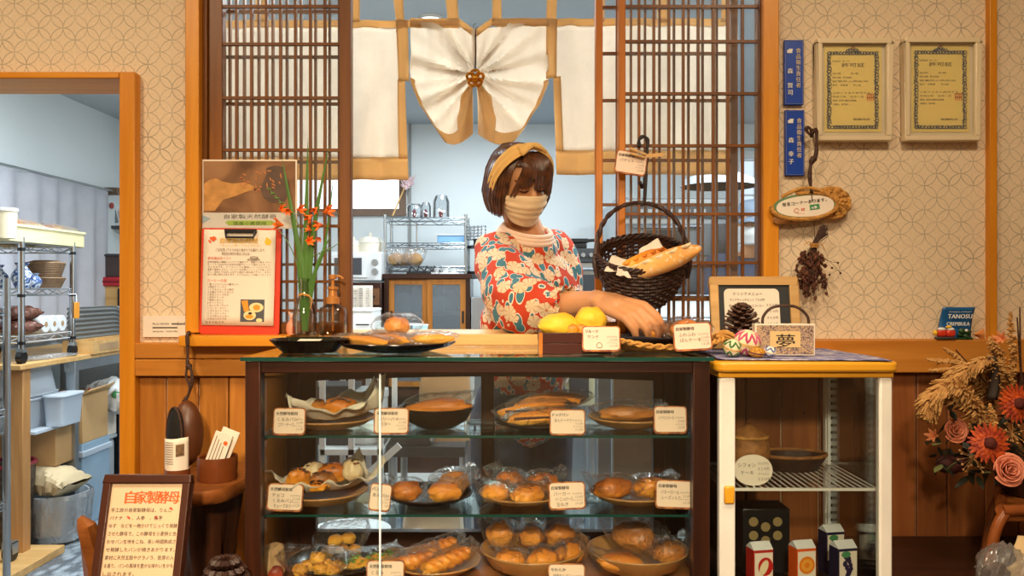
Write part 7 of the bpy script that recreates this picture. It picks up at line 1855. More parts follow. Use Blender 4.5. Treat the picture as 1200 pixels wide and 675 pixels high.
# tubs
def tub(label, x0, x1, y0, y1, z0, z1, flip=False, tap=.86):
    t = thing('storage_tub', label, 'tub', ((x0 + x1) / 2, (y0 + y1) / 2, z0), 0, 'translucent storage tubs')
    cx, cy = (x0 + x1) / 2, (y0 + y1) / 2; b = MB(); k0, k1 = (1, tap) if flip else (tap, 1)
    rr = [(abs(math.cos(a)) ** .3 * math.copysign(1, math.cos(a)), abs(math.sin(a)) ** .3 * math.copysign(1, math.sin(a))) for a in [i * PI / 20 + .05 for i in range(40)]]
    loft(b, [[(cx + q * (x1 - x0) / 2 * k, cy + p * (y1 - y0) / 2 * k, z) for q, p in rr] for k, z in ((k0, z0), (k1, z1))]); b.build('body', M['tub'], t)
    zr_ = z0 if flip else z1; b = MB(); b.tube([(cx + q * (x1 - x0) / 2 * 1.01, cy + p * (y1 - y0) / 2 * 1.01, zr_ + (.006 if flip else -.006)) for q, p in rr + rr[:1]], .007, 6); b.build('rim', M['tub'], t)
tub('upside-down translucent tub at the top of the stack under the work table', -2.52, -2.19, 3.70, 3.98, .70, .835, True)
tub('lower translucent tub holding the upside-down one under the work table', -2.52, -2.19, 3.70, 3.98, .554, .695)
tub('small translucent tub standing right of the stacked tubs', -2.185, -2.085, 3.80, 4.0, .554, .70)
t = cabbox('cardboard_box', 'open cardboard box under the work table behind the steel leg', 'box', wx - .32, wx - .02, 4.10, 4.36, .42, .66, 'cardboard', 'cardboard boxes under the table', .002)
MB().add([(wx - .02, 4.10, .66), (wx - .02, 4.36, .66), (wx + .02, 4.36, .70), (wx + .02, 4.10, .69)], [(0, 1, 2, 3)]).build('flap', M['cardboard'], t, solid=.004)
t = cabbox('cardboard_box', 'cardboard box under the lower shelf beside the paper sack', 'box', -2.62, -2.15, 3.86, 4.05, .36, .535, 'cardboard', 'cardboard boxes under the table', .002)
MB().box(-2.45, -2.38, 3.855, 3.86, .36, .535).build('tape', M['kraft'], t)
sup = thing('storage_crates', 'grey plastic crate on the floor carrying the boxes under the work table', 'crate', (-2.4, 4.2, 0)); sup.name = 'storage_crate'
MB().box(-2.7, -2.33, 3.86, 4.05, .0, .358).build('body', pbr('crate_grey', (120, 134, 146), .5), sup, bevel=.006); MB().box(-2.71, -2.32, 3.85, 4.06, .30, .33).build('rim', pbr('crate_rim', (140, 154, 166), .5), sup, bevel=.004)
t = cabbox('blue_crate', 'pale blue plastic crate on the floor behind the lined bin', 'crate', wx - .36, wx - .02, 4.10, 4.38, 0, .419, pbr('pale_blue_crate', (150, 176, 196), .4)); MB().box(wx - .37, wx - .01, 4.09, 4.39, .35, .38).build('rim', M['tub'], t, bevel=.004)
# speaker-like grey appliance with printed dial
t = thing('grey_appliance', 'grey steel appliance with a dark printed panel under the work table', 'appliance', (wx - .2, 4.7, 0))
MB().box(wx - .42, wx - .0, 4.62, 4.92, .52, .835).build('body', M['steel'], t, bevel=.004)
MB().box(wx + .0005, wx + .004, 4.66, 4.84, .60, .81).build('panel', pbr('panel_slate', (60, 70, 78), .4), t)
MB().box(wx + .004, wx + .008, 4.78, 4.81, .63, .78).build('white_slot', M['white'], t)
mt_ = T(wx + .006, 4.68, .64) @ R('Z', 90); b = MB(); text(b, 'SL', .015, 0, .0, .07, mt_, 'c', bold=.002); text(b, 'OIL', .02, 0, .09, .03, mt_, 'c'); b.build('lettering', M['ink_white'], t, flat=True)
for y in (4.66, 4.88): MB().box(wx - .40, wx - .02, y - .02, y + .02, 0, .52).build('stand', M['dkgrey'], t)
t = cabbox('pink_carton', 'white carton with pink print under the plastic carrier bag', 'carton', wx - .24, wx - .06, 4.42, 4.535, .40, .53, M['paper'], None, .002)
b = MB(); b.box(wx - .23, wx - .07, 4.415, 4.42, .50, .525); b.box(wx - .10, wx - .085, 4.415, 4.42, .41, .50); b.build('pink_print', pbr('pink_print', (206, 90, 120), .6), t)
t = thing('waste_bin', 'tall grey plastic bin carrying the carton, behind the framed sign', 'bin', (wx, 4.5, 0))
b = MB(); b.box(wx - .25, wx - .06, 4.40, 4.535, 0, .38); b.build('body', pbr('bin_grey', (158, 164, 166), .5), t, bevel=.03); MB().box(wx - .255, wx - .055, 4.395, 4.54, .375, .398).build('lid', pbr('bin_lid', (176, 182, 184), .5), t, bevel=.008)
t = thing('carrier_bag', 'white plastic carrier bag with red and green print on the carton', 'bag', (wx - .04, 4.46, .53))
b = MB(); pillow(b, .30, .16, .17, 4, R('Z', -12) @ R('Y', 12), lift=.3, crumple=1.5); b.build('bag', pbr('carrier_white', (214, 218, 216), .35), t, local=True, ang=25)
b = MB(); mm = T(0, -.085, .085) @ R('Y', 10)
for k in range(5): b.tube(spline([(-.10 + .02 * k, -.004, .02), (-.088 + .02 * k, -.006, .035 - .03 * (k % 2)), (-.08 + .02 * k, -.004, 0)], 5), .004, 5, mm)
b.build('red_print', M['ink_red'], t, local=True)
b = MB(); b.ball((.028, .004, .018), mm @ T(.055, -.002, .025), 10, 6, .4, 3); b.build('green_print', M['ink_green'], t, local=True)
t = cabbox('vent_box', 'white vented box right of the grey bin', 'box', wx + .13, wx + .25, 4.75, 4.95, 0, .42, 'white', None, .004)
b = MB()
for k in range(7): b.box(wx + .145, wx + .235, 4.744, 4.75, .18 + k * .03, .19 + k * .03)
b.build('vents', M['dkgrey'], t)
# lined bin with sacks
bx0, bx1, by = X(31, 3.9), X(99, 3.9), 3.86
t = thing('lined_bin', 'white bin lined with a clear bag on the floor of the side room', 'bin', ((bx0 + bx1) / 2 - .0, by + .05, 0))
b = MB(); b.lathe([(.10, 0), (.118, .01), (.138, .20), (.142, .23), (.136, .23), (.11, .015), (0, .012)], 40, fn=lambda i, a: 1 + .02 * math.sin(7 * a)); b.build('pail', M['tub'], t, local=True)
b = MB(); b.lathe([(.122, .012), (.14, .08), (.142, .16), (.152, .235), (.158, .215), (.150, .12), (.147, .05)], 60, fn=lambda i, a: 1 + .035 * math.sin(11 * a + i) + .02 * math.sin(23 * a + 2 * i)); b.build('liner', M['film'], t, local=True, ang=25)
t = thing('paper_sack', 'folded cream paper sack lying on the lined bin', 'bag', (X(58, 3.88), 3.88, .225))
b = MB(); pillow(b, .27, .20, .13, 7, R('Z', -12) @ R('Y', 6), lift=.1, crumple=1.3); b.build('sack', pbr('sack_paper', (216, 196, 156), .7, 0, .08), t, local=True, ang=25); b = MB(); b.cbox((-.10, 0, .075), (.012, .19, .05), R('Z', -12) @ R('Y', 6)); b.build('folded_end', M['parch'], t, local=True)
t = thing('round_lid_pot', 'dark pot with a red rim beside the paper sack', 'pot', (X(40, 3.72), 3.76, .036)); t.location = (-2.30, 3.74, .036)
b = MB(); b.lathe([(0, 0), (.09, 0), (.10, .02), (.11, .36), (0, .37)], 28); b.build('body', pbr('dark_floral', (40, 34, 40), .5, 0, .5, 40, col2=(96, 84, 70)), t, local=True); b = MB(); b.tube([(.11 * math.cos(a), .11 * math.sin(a), .365) for a in [i * PI / 16 for i in range(33)]], .010, 6); b.build('rim', pbr('rim_red', (150, 40, 60), .4), t, local=True)
t = thing('castor', 'black castor wheel on the pale floor board', 'castor', (X(15, 3.52), 3.50, .036))
b = MB(); b.tube([(-.018, 0, .032), (.018, 0, .032)], .032, 20); b.build('wheel', M['black'], t, local=True); b = MB(); b.box(-.024, -.019, -.02, .02, .03, .08); b.box(.019, .024, -.02, .02, .03, .08); b.box(-.024, .024, -.02, .02, .075, .082); b.build('fork', M['steel'], t, local=True)
# tall steel rack at left edge
t = thing('tall_rack', 'tall dark steel rack cut off at the left edge of the doorway', 'rack', (-2.2, 3.15, 0))
rackposts(t, (X(6, 3.25), X(6, 3.25) - .45), (3.02, 3.26), 0.036, 1.24, .014, 'steel')
for z in (.35, .72, 1.12): wireshelf(t, X(6, 3.25) - .45, X(6, 3.25), 3.02, 3.26, z)
for z, lb, mt in ((.356, 'lower', 'dkgrey'), (.726, 'upper', 'black')):
    q = thing('dark_crate', lb + ' dark crate on the tall rack at the left edge', 'crate', (X(6, 3.25) - .24, 3.14, z), 0, 'dark crates on the tall rack')
    MB().box(-.19, .19, -.10, .10, 0, .26).build('body', M[mt], q, local=True, bevel=.008); MB().box(-.2, .2, -.11, .11, .24, .262).build('rim', M['dkgrey'], q, local=True, bevel=.004)
# cart on the table
cz0 = WT; rx = -2.168
t = thing('wire_cart', 'small three-tier chrome wire cart on castors on the work table', 'cart', (-2.36, 3.83, cz0))
for x in (rx, rx - .38):
    for y in (3.62, 4.04):
        MB().tube([(x, y, cz0 + .06), (x, y, 1.425)], .0135, 12).build('post', M['chrome'], t)
        b = MB(); b.tube([(x - .012, y, cz0 + .0285), (x + .012, y, cz0 + .0285)], .028, 18); o = b.build('castor', M['black'], t)
        b = MB(); b.box(x - .016, x + .016, y - .014, y + .014, cz0 + .05, cz0 + .066); b.build('castor_fork', M['steel'], o)
tiers = (1.40, 1.195, .985)
for z in tiers: wireshelf(t, rx - .38, rx, 3.62, 4.04, z)
for z in tiers:
    for y in (3.62, 4.04): MB().tube([(rx, y, z - .036), (rx, y, z - .022)], .0165, 12).build('collar', M['black'], t)
t = thing('cream_bread_tray', 'long cream plastic tray of bread on top of the wire cart', 'tray', (-2.36, 3.8, 1.404))
b = MB(); xq0, xq1, yq0, yq1 = rx - .40, rx + .012, 3.40, 4.13
def traywall(mb, x0, x1, y0, y1, z0, z1, th=.006):
    mb.box(x0, x1, y0, y0 + th, z0, z1); mb.box(x0, x1, y1 - th, y1, z0, z1); mb.box(x0, x0 + th, y0 + th, y1 - th, z0, z1); mb.box(x1 - th, x1, y0 + th, y1 - th, z0, z1); mb.box(x0 + th, x1 - th, y0 + th, y1 - th, z0, z0 + .005)
traywall(b, xq0, xq1, yq0, yq1, 1.404, 1.478); b.build('tray', pbr('cream_plastic', (226, 216, 166), .4), t, bevel=.002)
b = MB(); b.box(xq0 - .006, xq1 + .006, yq0 - .006, yq0 + .004, 1.470, 1.480); b.box(xq0 - .006, xq1 + .006, yq1 - .004, yq1 + .006, 1.470, 1.480); b.box(xq1 - .004, xq1 + .006, yq0, yq1, 1.470, 1.480); b.box(xq0 - .006, xq0 + .004, yq0, yq1, 1.470, 1.480); b.build('rim', pbr('cream_plastic_rim', (232, 222, 176), .4), t)
for k, y in enumerate((3.62, 3.74, 3.85, 3.96, 4.06)):
    t = thing('bagged_loaf', ('first', 'second', 'third', 'fourth', 'farthest')[k] + ' loaf from the front in the cream tray on the wire cart', 'bread', (rx - .10, y, 1.41), 0, 'loaves in the cream tray')
    b = MB(); bun(b, (0, 0, .045), (.085, .050, .048), k, R('Z', 10 * k)); b.build('bread', BR['bun' if k % 2 else 'pale'], t, local=True)
    b = MB(); pillow(b, .21, .12, .10, k + 3, lift=.3); b.build('plastic_bag', M['plastic'], t, local=True)
t = thing('cream_bin', 'small cream lidded bin at the front of the bread tray, far left', 'bin', (X(3, 3.46), 3.47, 1.41))
b = MB(); b.lathe([(0, 0), (.045, 0), (.05, .115), (0, .118)], 20); b.build('body', pbr('cream_bin', (226, 216, 186), .4), t, local=True); b = MB(); b.lathe([(.053, .115), (.053, .128), (0, .13)], 20); b.build('lid', M['white'], t, local=True)
bw = NT('blue_white_china'); v_ = bw.coord(); f_ = bw.noise(v_, 42, 4, 2); M['china'] = bw.done(bw.bsdf(bw.ramp(f_, (.42, lin((50, 74, 130))), (.5, lin((110, 136, 176))), (.58, lin((216, 220, 224)))), .2))
for k, (x, y, r, h, lb) in enumerate(((rx - .045, 3.70, .045, .115, 'blue and white china vase with flared neck, front of the cart middle tier'), (rx - .05, 3.80, .036, .070, 'small blue and white china jar behind the vase on the cart'), (rx - .15, 3.68, .05, .105, 'blue and white china pot at the far left of the cart middle tier'))):
    t = thing('china_vase', lb, 'vase', (x, y, 1.199), 0, 'blue and white china on the cart')
    b = MB(); b.lathe([(0, 0), (r * .6, 0), (r, h * .4), (r * .95, h * .55), (r * .45, h * .85), (r * .7, h), (r * .6, h), (r * .35, h * .86), (0, h * .8)], 28); b.build('body', M['china'], t, local=True)
    b = MB(); b.lathe([(r * .61, 0), (r * .61, .006), (0, .006)], 24); b.build('foot', M['white'], t, local=True)
for k in range(2):
    t = thing('proofing_basket', ('lower', 'upper') [k] + ' of two stacked brown cane proofing bowls on the cart', 'bowl', (rx - .07, 3.93, 1.199 + .045 * k), 0, 'cane proofing bowls')
    b = MB()
    for j in range(9): rr = .062 + .0025 * j; b.tube([(rr * math.cos(a), rr * math.sin(a), .006 + j * (.0085 if k else .0052)) for a in [i * PI / 14 for i in range(29)]], .006, 6)
    b.build('coils', pbr('cane_brown', (128, 100, 72), .7, 0, .25, 40), t, local=True); b = MB(); b.lathe([(0, .003), (.06, .003)] if not k else [(.082, .078), (.05, .088), (0, .09)], 24); b.build('base', pbr('cane_base', (120, 94, 66), .7), t, local=True)
for k, (z, lb) in enumerate(((0, 'lower brown foil pouch on the bottom tier of the cart'), (.062, 'upper brown foil pouch on the bottom tier of the cart'))):
    t = thing('foil_pouch', lb, 'pouch', (rx - .075, 3.72, .989 + z), 0, 'brown pouches'); b = MB(); pillow(b, .16, .13, .068, k, R('Z', 60), lift=.1); b.build('pouch', pbr('foil_brown', (110, 70, 56), .25, .2, .2), t, local=True, ang=30); b = MB(); b.cbox((0, 0, .033), (.012, .12, .004), R('Z', 60) @ T(.075, 0, 0)); b.build('seal', pbr('foil_seal', (90, 56, 44), .3), t, local=True)
for k, y in enumerate((3.83, 3.90, 3.97)):
    t = thing('white_roll', ('front', 'middle', 'rear')[k] + ' white plastic-wrapped roll on the bottom tier of the cart', 'roll', (rx - .07, y, .989), 0, 'white rolls on the cart')
    b = MB(); b.tube([(-.09, 0, .041), (.06, 0, .041)], .040, 24); b.build('roll', M['white'], t, local=True, bevel=.004); b = MB(); b.tube([(.0602, 0, .041), (.0608, 0, .041)], .013, 12); b.build('core', M['kraft'], t, local=True)
t = thing('orange_tag', 'orange tag hanging on the rear post of the wire cart', 'tag', (rx + .012, 4.045, 1.03))
MB().box(rx + .016, rx + .020, 4.025, 4.07, 1.05, 1.13).build('tag', pbr('orange_tag', (232, 150, 40), .5), t, bevel=.002); b = MB(); b.tube([(rx + .018, 4.045, 1.13), (rx + .017, 4.045, 1.16)] + [(rx + .016 * math.cos(a), 4.04 + .016 * math.sin(a), 1.17) for a in [i * PI / 6 for i in range(13)]], .003, 6); b.build('string', M['white'], t)
t = thing('corrugated_sheet', 'grey corrugated sheet with a rounded corner standing behind the cart', 'sheet', (-2.27, 4.4, WT))
b = MB()
def cor(u, v):
    y = 4.12 + .62 * u; top = 1.10 - .0 * u - (.10 * max(0, (u - .75) / .25) ** 2.5); z = WT + .07 + (top - WT - .07) * v
    return Vector((-2.235 + .004 * math.sin(v * 44), y, z))
b.grid(cor, 24, 60); b.build('sheet', pbr('corrugated', (104, 106, 104), .45), t, solid=.003); MB().box(-2.26, -2.21, 4.12, 4.74, WT, WT + .07).build('base_strip', M['pale_wood'], t)
t = thing('grey_file_bin', 'grey angled bin holding white papers on the work table', 'bin', (-2.24, 4.90, WT))
b = MB(); b.prism([(-.085, 0), (.085, 0), (.115, .17), (-.085, .17)], -.10, .10, R('Z', 8)); b.build('body', pbr('file_grey', (140, 148, 152), .5), t, local=True, bevel=.004); b = MB(); b.box(-.06, .10, -.03, .03, .17, .22, R('Y', 6)); b.build('papers', M['white'], t, local=True); t.location.z += .06
t = thing('wooden_crate', 'pale wooden slatted crate lying under the grey bin', 'crate', (-2.26, 4.9, WT))
b = MB()
for k in range(3): b.box(-.12, .12, -.14 + .1 * k, -.08 + .1 * k, .045, .058)
for x in (-.11, .09): b.box(x, x + .03, -.14, .12, 0, .045)
b.build('slats', M['pale_wood'], t, local=True); MB().box(-.1, .1, -.1, -.09, .01, .04).build('cross_bar', M['pale_wood'], t, local=True)
t = thing('wood_box', 'low pale wooden box on the work table behind the castors', 'box', (-2.20, 4.30, WT)); b = MB(); traywall(b, -.05, .055, -.16, .14, 0, .065, .008); b.build('box', M['pale_wood'], t, local=True); MB().box(.0555, .057, -.1, .1, .015, .05).build('label_patch', M['kraft'], t, local=True); t.location.x = -2.17
t = thing('black_tape', 'black tape ring and white sheet at the far end of the work table', 'tape', (X(144, 4.72), 4.72, WT)); b = MB(); b.tube([(.035 * math.cos(a), 0, .045 + .035 * math.sin(a)) for a in [i * PI / 12 for i in range(25)]], .008, 8); b.build('ring', M['black'], t, local=True); t['label'] = 'black cable ring at the far end of the work table'; b = MB(); b.tube([(.03, 0, .03), (.06, -.01, .01)], .006, 6); b.build('tail', M['black'], t, local=True)
t = thing('bundle_wrap', 'crumpled clear plastic wrap lying on the edge of the work table', 'wrap', (wx - .06, 3.86, WT)); b = MB(); pillow(b, .34, .06, .022, 12, R('Z', 78), lift=.2, crumple=1.6); b.build('wrap', M['film'], t, local=True, ang=25)
# ---------------------------------------------------------------- woman behind the counter
from mathutils.bvhtree import BVHTree
def cap(mb, pts, rs, n=16):                       # tapered limb with round ends
    pts = [Vector(p) for p in pts]
    mb.tube(pts, rs, n)
    for p, r in ((pts[0], rs[0]), (pts[-1], rs[-1])): mb.ball((r, r, r), T(*p), n, 10)
    return mb
def headparts(mb, H):
    for c, r in (((0, .014, .028), (.077, .093, .082)), ((0, -.020, -.018), (.066, .070, .088)), ((0, -.046, -.078), (.040, .040, .034)),
                 ((-.036, -.055, -.030), (.026, .026, .030)), ((.036, -.055, -.030), (.026, .026, .030)), ((0, -.070, .036), (.050, .020, .030)),
                 ((-.031, -.079, .010), (.017, .011, .010)), ((.031, -.079, .010), (.017, .011, .010)), ((0, -.085, -.062), (.022, .010, .012)),
                 ((-.077, .012, -.004), (.010, .018, .030)), ((.077, .012, -.004), (.010, .018, .030))):
        mb.ball(r, H @ T(*c), 18, 14)
    cap(mb, [H @ Vector(p) for p in ((0, -.082, .016), (0, -.096, -.010), (0, -.104, -.032))], [.008, .010, .013], 12)
    for s in (-1, 1): mb.ball((.009, .009, .008), H @ T(s * .012, -.092, -.036), 10, 8)
def hand(mb, w_, k_, pinky, curl, lens=(.066, .074, .068, .054)):
    """w_: wrist, k_: knuckle centre, pinky: direction towards the little finger; returns palm frame"""
    w_, k_ = Vector(w_), Vector(k_); f = (k_ - w_).normalized(); s = Vector(pinky); s = (s - f * s.dot(f)).normalized(); dn = f.cross(s).normalized()
    if dn.z > 0: dn = -dn
    L = (k_ - w_).length
    cap(mb, [w_ - f * .02, w_ + f * L * .45], [.023, .024]); 
    for i, o in enumerate((-.031, -.0105, .0105, .030)):
        kn = k_ + s * o + f * (.004, .008, .004, -.006)[i]
        cap(mb, [w_ + s * o * .55 + f * .008, kn], [.016, .0115], 12)
        p = kn; a = 0; q = [p]; l = lens[i]
        for seg, ang in zip((.46, .30, .24), curl[i]):
            a += math.radians(ang); p = p + (f * math.cos(a) + dn * math.sin(a) + s * (o * .2 if seg == .46 else 0)).normalized() * l * seg; q.append(p)
        cap(mb, spline(q, 9), [.0112 - .0034 * t_ / 9 for t_ in range(10)], 10)
    b0 = w_ + f * .022 - s * .024; b1 = b0 + f * .030 - s * .016 + dn * .016; b2 = b1 + f * .026 + dn * .020; b3 = b2 + f * .016 + dn * .014 + s * .006
    cap(mb, spline([b0, b1, b2, b3], 9), [.015 - .0065 * t_ / 9 for t_ in range(10)], 12)
    return f, s, dn
def mixed_skin(name, c):
    t = NT(name); v = t.coord(); f = t.noise(v, 22, 3)
    cc = t.ramp(f, (.3, lin(tuple(q * .95 for q in c))), (.7, lin(c)))
    return t.done(t.bsdf(cc, .48, 0, .35, t.bump(t.noise(v, 260, 3), .08, .002), Subsurface_Weight=.12, Subsurface_Radius=(.02, .008, .004), Subsurface_Scale=.4))
M['skin'] = mixed_skin('skin', (206, 146, 100))
HC = P(609, 215, 2.345)
HM = T(*HC) @ R('Z', 30) @ R('X', 24) @ R('Y', -6) @ SC(.9, .9, .9)
wo = thing('person', 'woman in a floral blouse, mask and headband reaching over the counter', 'person', (X(615, 2.48), 2.48, 0))
bd = MB(); headparts(bd, HM)
neck0 = HM @ Vector((0, .030, -.06)); neck1 = P(618, 276, 2.42)
cap(bd, [neck0, neck1], [.046, .054]); 
SR, SL = P(582, 298, 2.33), P(648, 293, 2.50)
ch, wa, hp = P(622, 345, 2.43), P(617, 420, 2.47), P(612, 480, 2.50)
cap(bd, [SR, neck1 - Vector((0, 0, .03)), SL], [.040, .046, .040]); bd.ball((.125, .085, .12), T(*ch) @ R('Z', 35)); bd.ball((.115, .085, .14), T(*wa) @ R('Z', 35)); bd.ball((.135, .095, .11), T(*hp) @ R('Z', 30))
ER, WR, KR = P(611, 362, 2.15), P(706, 353, 1.955), P(744, 366, 1.885)
cap(bd, [SR, ER], [.046, .040]); cap(bd, [ER, ER.lerp(WR, .35), ER.lerp(WR, .75), WR], [.040, .039, .031, .025])
bd.ball((.034, .026, .022), T(*WR))
hf, hs, hd = hand(bd, WR, KR, (.22, -1, -.55), ((30, 34, 24), (34, 36, 24), (40, 34, 24), (46, 32, 22)), (.078, .086, .080, .066))
EL = P(661, 352, 2.47); WL = P(692, 371, 2.27)
cap(bd, [SL, EL], [.046, .038]); cap(bd, [EL, WL], [.038, .026]); hand(bd, WL, WL + Vector((.055, -.055, -.012)), (.7, .7, 0), ((12, 20, 15),) * 4)
hipv = []
for s, kx in ((-1, 592), (1, 632)):
    h0 = hp + Vector((s * .065, s * .03, -.03)); kn = Vector((h0.x + s * .012, h0.y - .02, .46)); an = Vector((h0.x + s * .015, h0.y + .03, .07)); hipv.append((h0, kn, an))
    cap(bd, [h0, h0.lerp(kn, .5), kn, kn.lerp(an, .35), an], [.082, .070, .052, .052, .034]); cap(bd, [an - Vector((0, -.02, .035)), an + Vector((.02, -.13, -.045))], [.032, .024])
body = remesh(bd, .0036, 5, .5); bo = body.build('body', M['skin'], wo, ang=180)
bvh = BVHTree.FromPolygons(body.v, body.f)
def onface(x, z, off=.002):
    o = HM @ Vector((x, -.3, z)); d = (HM.to_3x3() @ Vector((0, 1, 0))).normalized(); h = bvh.ray_cast(o, d)
    return (h[0] - d * off) if h[0] is not None else HM @ Vector((x, -.085, z))
def facecurve(pts, rs, n=10, off=.0015):
    q = spline([Vector((x, 0, z)) for x, z in pts], n); return [onface(p.x, p.z, off) for p in q], [rs * (.35 + .65 * math.sin(PI * (i + .5) / (n + 1))) for i in range(n + 1)]
dark = pbr('hair_dark', (52, 30, 20), .6)
for s in (-1, 1):
    b = MB(); p, r = facecurve([(s * .014, .006), (s * .024, .0005), (s * .036, .001), (s * .047, .007)], .0022); b.tube(p, r, 6); b.build('eyelashes', dark, wo)
    b = MB(); p, r = facecurve([(s * .012, .028), (s * .030, .035), (s * .050, .029)], .0034); b.tube(p, r, 6); b.build('eyebrow', dark, wo)
    b = MB(); p, r = facecurve([(s * .014, .011), (s * .030, .016), (s * .046, .012)], .0012); b.tube(p, r, 5); b.build('eyelid_crease', pbr('lid_shade', (176, 118, 84), .6), wo)
# mask
nu, nv = 34, 20; rad = [[0] * (nu + 1) for _ in range(nv + 1)]; hi = HM.to_3x3()
for j in range(nv + 1):
    v = j / nv
    for i in range(nu + 1):
        u = i / nu * 2 - 1; a = u * math.radians(74); z = (-.004 - .022 * abs(u) ** 1.5) * (1 - v) + (-.118 + .030 * abs(u) ** 1.6) * v
        dr = Vector((math.sin(a), -math.cos(a), 0)); o = HM @ (Vector((0, -.008, z)) + dr * .3); h = bvh.ray_cast(o, -(hi @ dr).normalized(), .27)
        rad[j][i] = [.3 - h[3] / .9 if h[0] is not None else .05, dr, z]
for it in range(10):
    rr = [[rad[j][i][0] for i in range(nu + 1)] for j in range(nv + 1)]
    for j in range(nv + 1):
        for i in range(nu + 1):
            nb = [rr[y][x] for y in range(max(0, j - 1), min(nv, j + 1) + 1) for x in range(max(0, i - 1), min(nu, i + 1) + 1)]; mx_ = [rr[y][x] for y in range(max(0, j - 2), min(nv, j + 2) + 1) for x in range(max(0, i - 3), min(nu, i + 3) + 1)]
            rad[j][i][0] = (max(mx_) * .75 + rr[j][i] * .25) if it == 0 else sum(nb) / len(nb)
def maskpt(u, v):
    j, i = round(v * nv), round(u * nu); r, dr, z = rad[j][i]; e = math.sin(PI * v) * math.sin(PI * u)
    w_ = .0022 * math.sin(v * 26 + 5 * noise.noise(Vector((u * 3, v * 2, 1)))) * math.sin(PI * v) ** .5 + .002 * noise.noise(Vector((u * 7, v * 9, 3)))
    return HM @ (Vector((0, -.008, z)) + dr * (r + .0075 + .004 * e + w_))
b = MB(); b.grid(maskpt, nu, nv); mk = b.build('face_mask', cloth('mask_cloth', (232, 204, 164), .1), wo, solid=.0014, ang=180)
b = MB()
for s in (0, 1):
    for v in (.12, .88): b.tube(spline([maskpt(s, v), HM @ Vector(((s * 2 - 1) * .086, .004, -.02 - .02 * v)), HM @ Vector(((s * 2 - 1) * .080, .036, .004 - .012 * v))], 8), .0013, 5)
b.build('ear_loops', M['white'], mk)
# hair
def hairmat():
    t = NT('brown_hair'); v = t.coord(); f = t.noise(v, 46, 4)
    return t.done(t.bsdf(t.ramp(f, (.3, lin((54, 30, 18))), (.7, lin((104, 62, 34)))), .36, 0, .5, Anisotropic=.4))
M['hair'] = hairmat()
b = MB(); random.seed(21)
def hprof(t, k=1.0):                              # t 0 crown .. 1 tips: radius, height
    return interp([(0, .004), (.18, .058), (.36, .086), (.55, .100), (.78, .106), (1, .090)], t) * k, interp([(0, .125), (.18, .112), (.36, .076), (.55, .028), (.78, -.040), (1, -.100)], t)
def hpt(a, t, k=1.0, lump=0):                     # a: azimuth from the face (-y), positive to her left
    r, z = hprof(t, k); fl = 1.10 if abs(a) > 1.6 else 1.0
    return Vector((r * math.sin(a) * .97, .014 - r * math.cos(a) * fl, z + lump))
AMIN = .98
b.grid(lambda u, v: HM @ hpt(AMIN + (2 * PI - 2 * AMIN) * u, .02 + .93 * v, .97 + .012 * math.sin(u * 150) * min(1, v * 3) + .014 * noise.noise(Vector((u * 20, v * 2, 3)))), 170, 22)
b.grid(lambda u, v: HM @ hpt(-AMIN - .1 + (2 * AMIN + .2) * u, .02 + .34 * v, .985 + .010 * math.sin(u * 60)), 50, 8)
for i in range(300):
    a = AMIN + (2 * PI - 2 * AMIN) * random.random(); k = random.uniform(.97, 1.05); e = random.uniform(.93, 1.03); sh = random.uniform(-.08, .08)
    pts = [HM @ hpt(a + sh * (t_ / 8) ** 2, .10 + (e - .10) * t_ / 8, k * (1 - .05 * (t_ == 8))) for t_ in range(9)]
    b.tube(pts, [.0022, .0034, .0040, .0042, .0042, .0040, .0034, .0024, .0008], 5)
def lock(pts, r, n=10): b.tube([HM @ p for p in spline(pts, n)], [r * (.5 + .5 * math.sin(PI * min(1, .2 + .8 * i / n))) * (1 if i < n else .3) for i in range(n + 1)], 5)
for i in range(90):                               # fringe swept from the parting
    x = random.uniform(-.052, .064); s = random.uniform(.6, 1.0); ex = x * 1.18 + (.006 if x > -.01 else -.012); ez = .034 - .026 * s - (.030 if x > .03 else 0) - (.03 if x < -.04 else 0)
    fy = lambda x_: -.094 + 5.5 * x_ * x_
    lock([Vector((x * .45, -.048, .116)), Vector((x * .8, -.082, .094)), Vector((x, fy(x) - .012, .062)), Vector((ex, fy(ex) - .008, ez))], random.uniform(.0022, .0036))
for s in (-1, 1):                                 # locks framing the cheeks
    for i in range(34):
        q = random.random(); a = s * (.80 + .35 * q); e = random.uniform(.55, .86) if q < .4 else random.uniform(.8, .98)
        lock([hpt(a * .75, .28, 1.0), hpt(a * .95, .45, 1.02), hpt(a, .62, 1.0), hpt(a + s * .05, e, .98)], random.uniform(.0022, .0036))
b.build('hair', M['hair'], wo, ang=60)
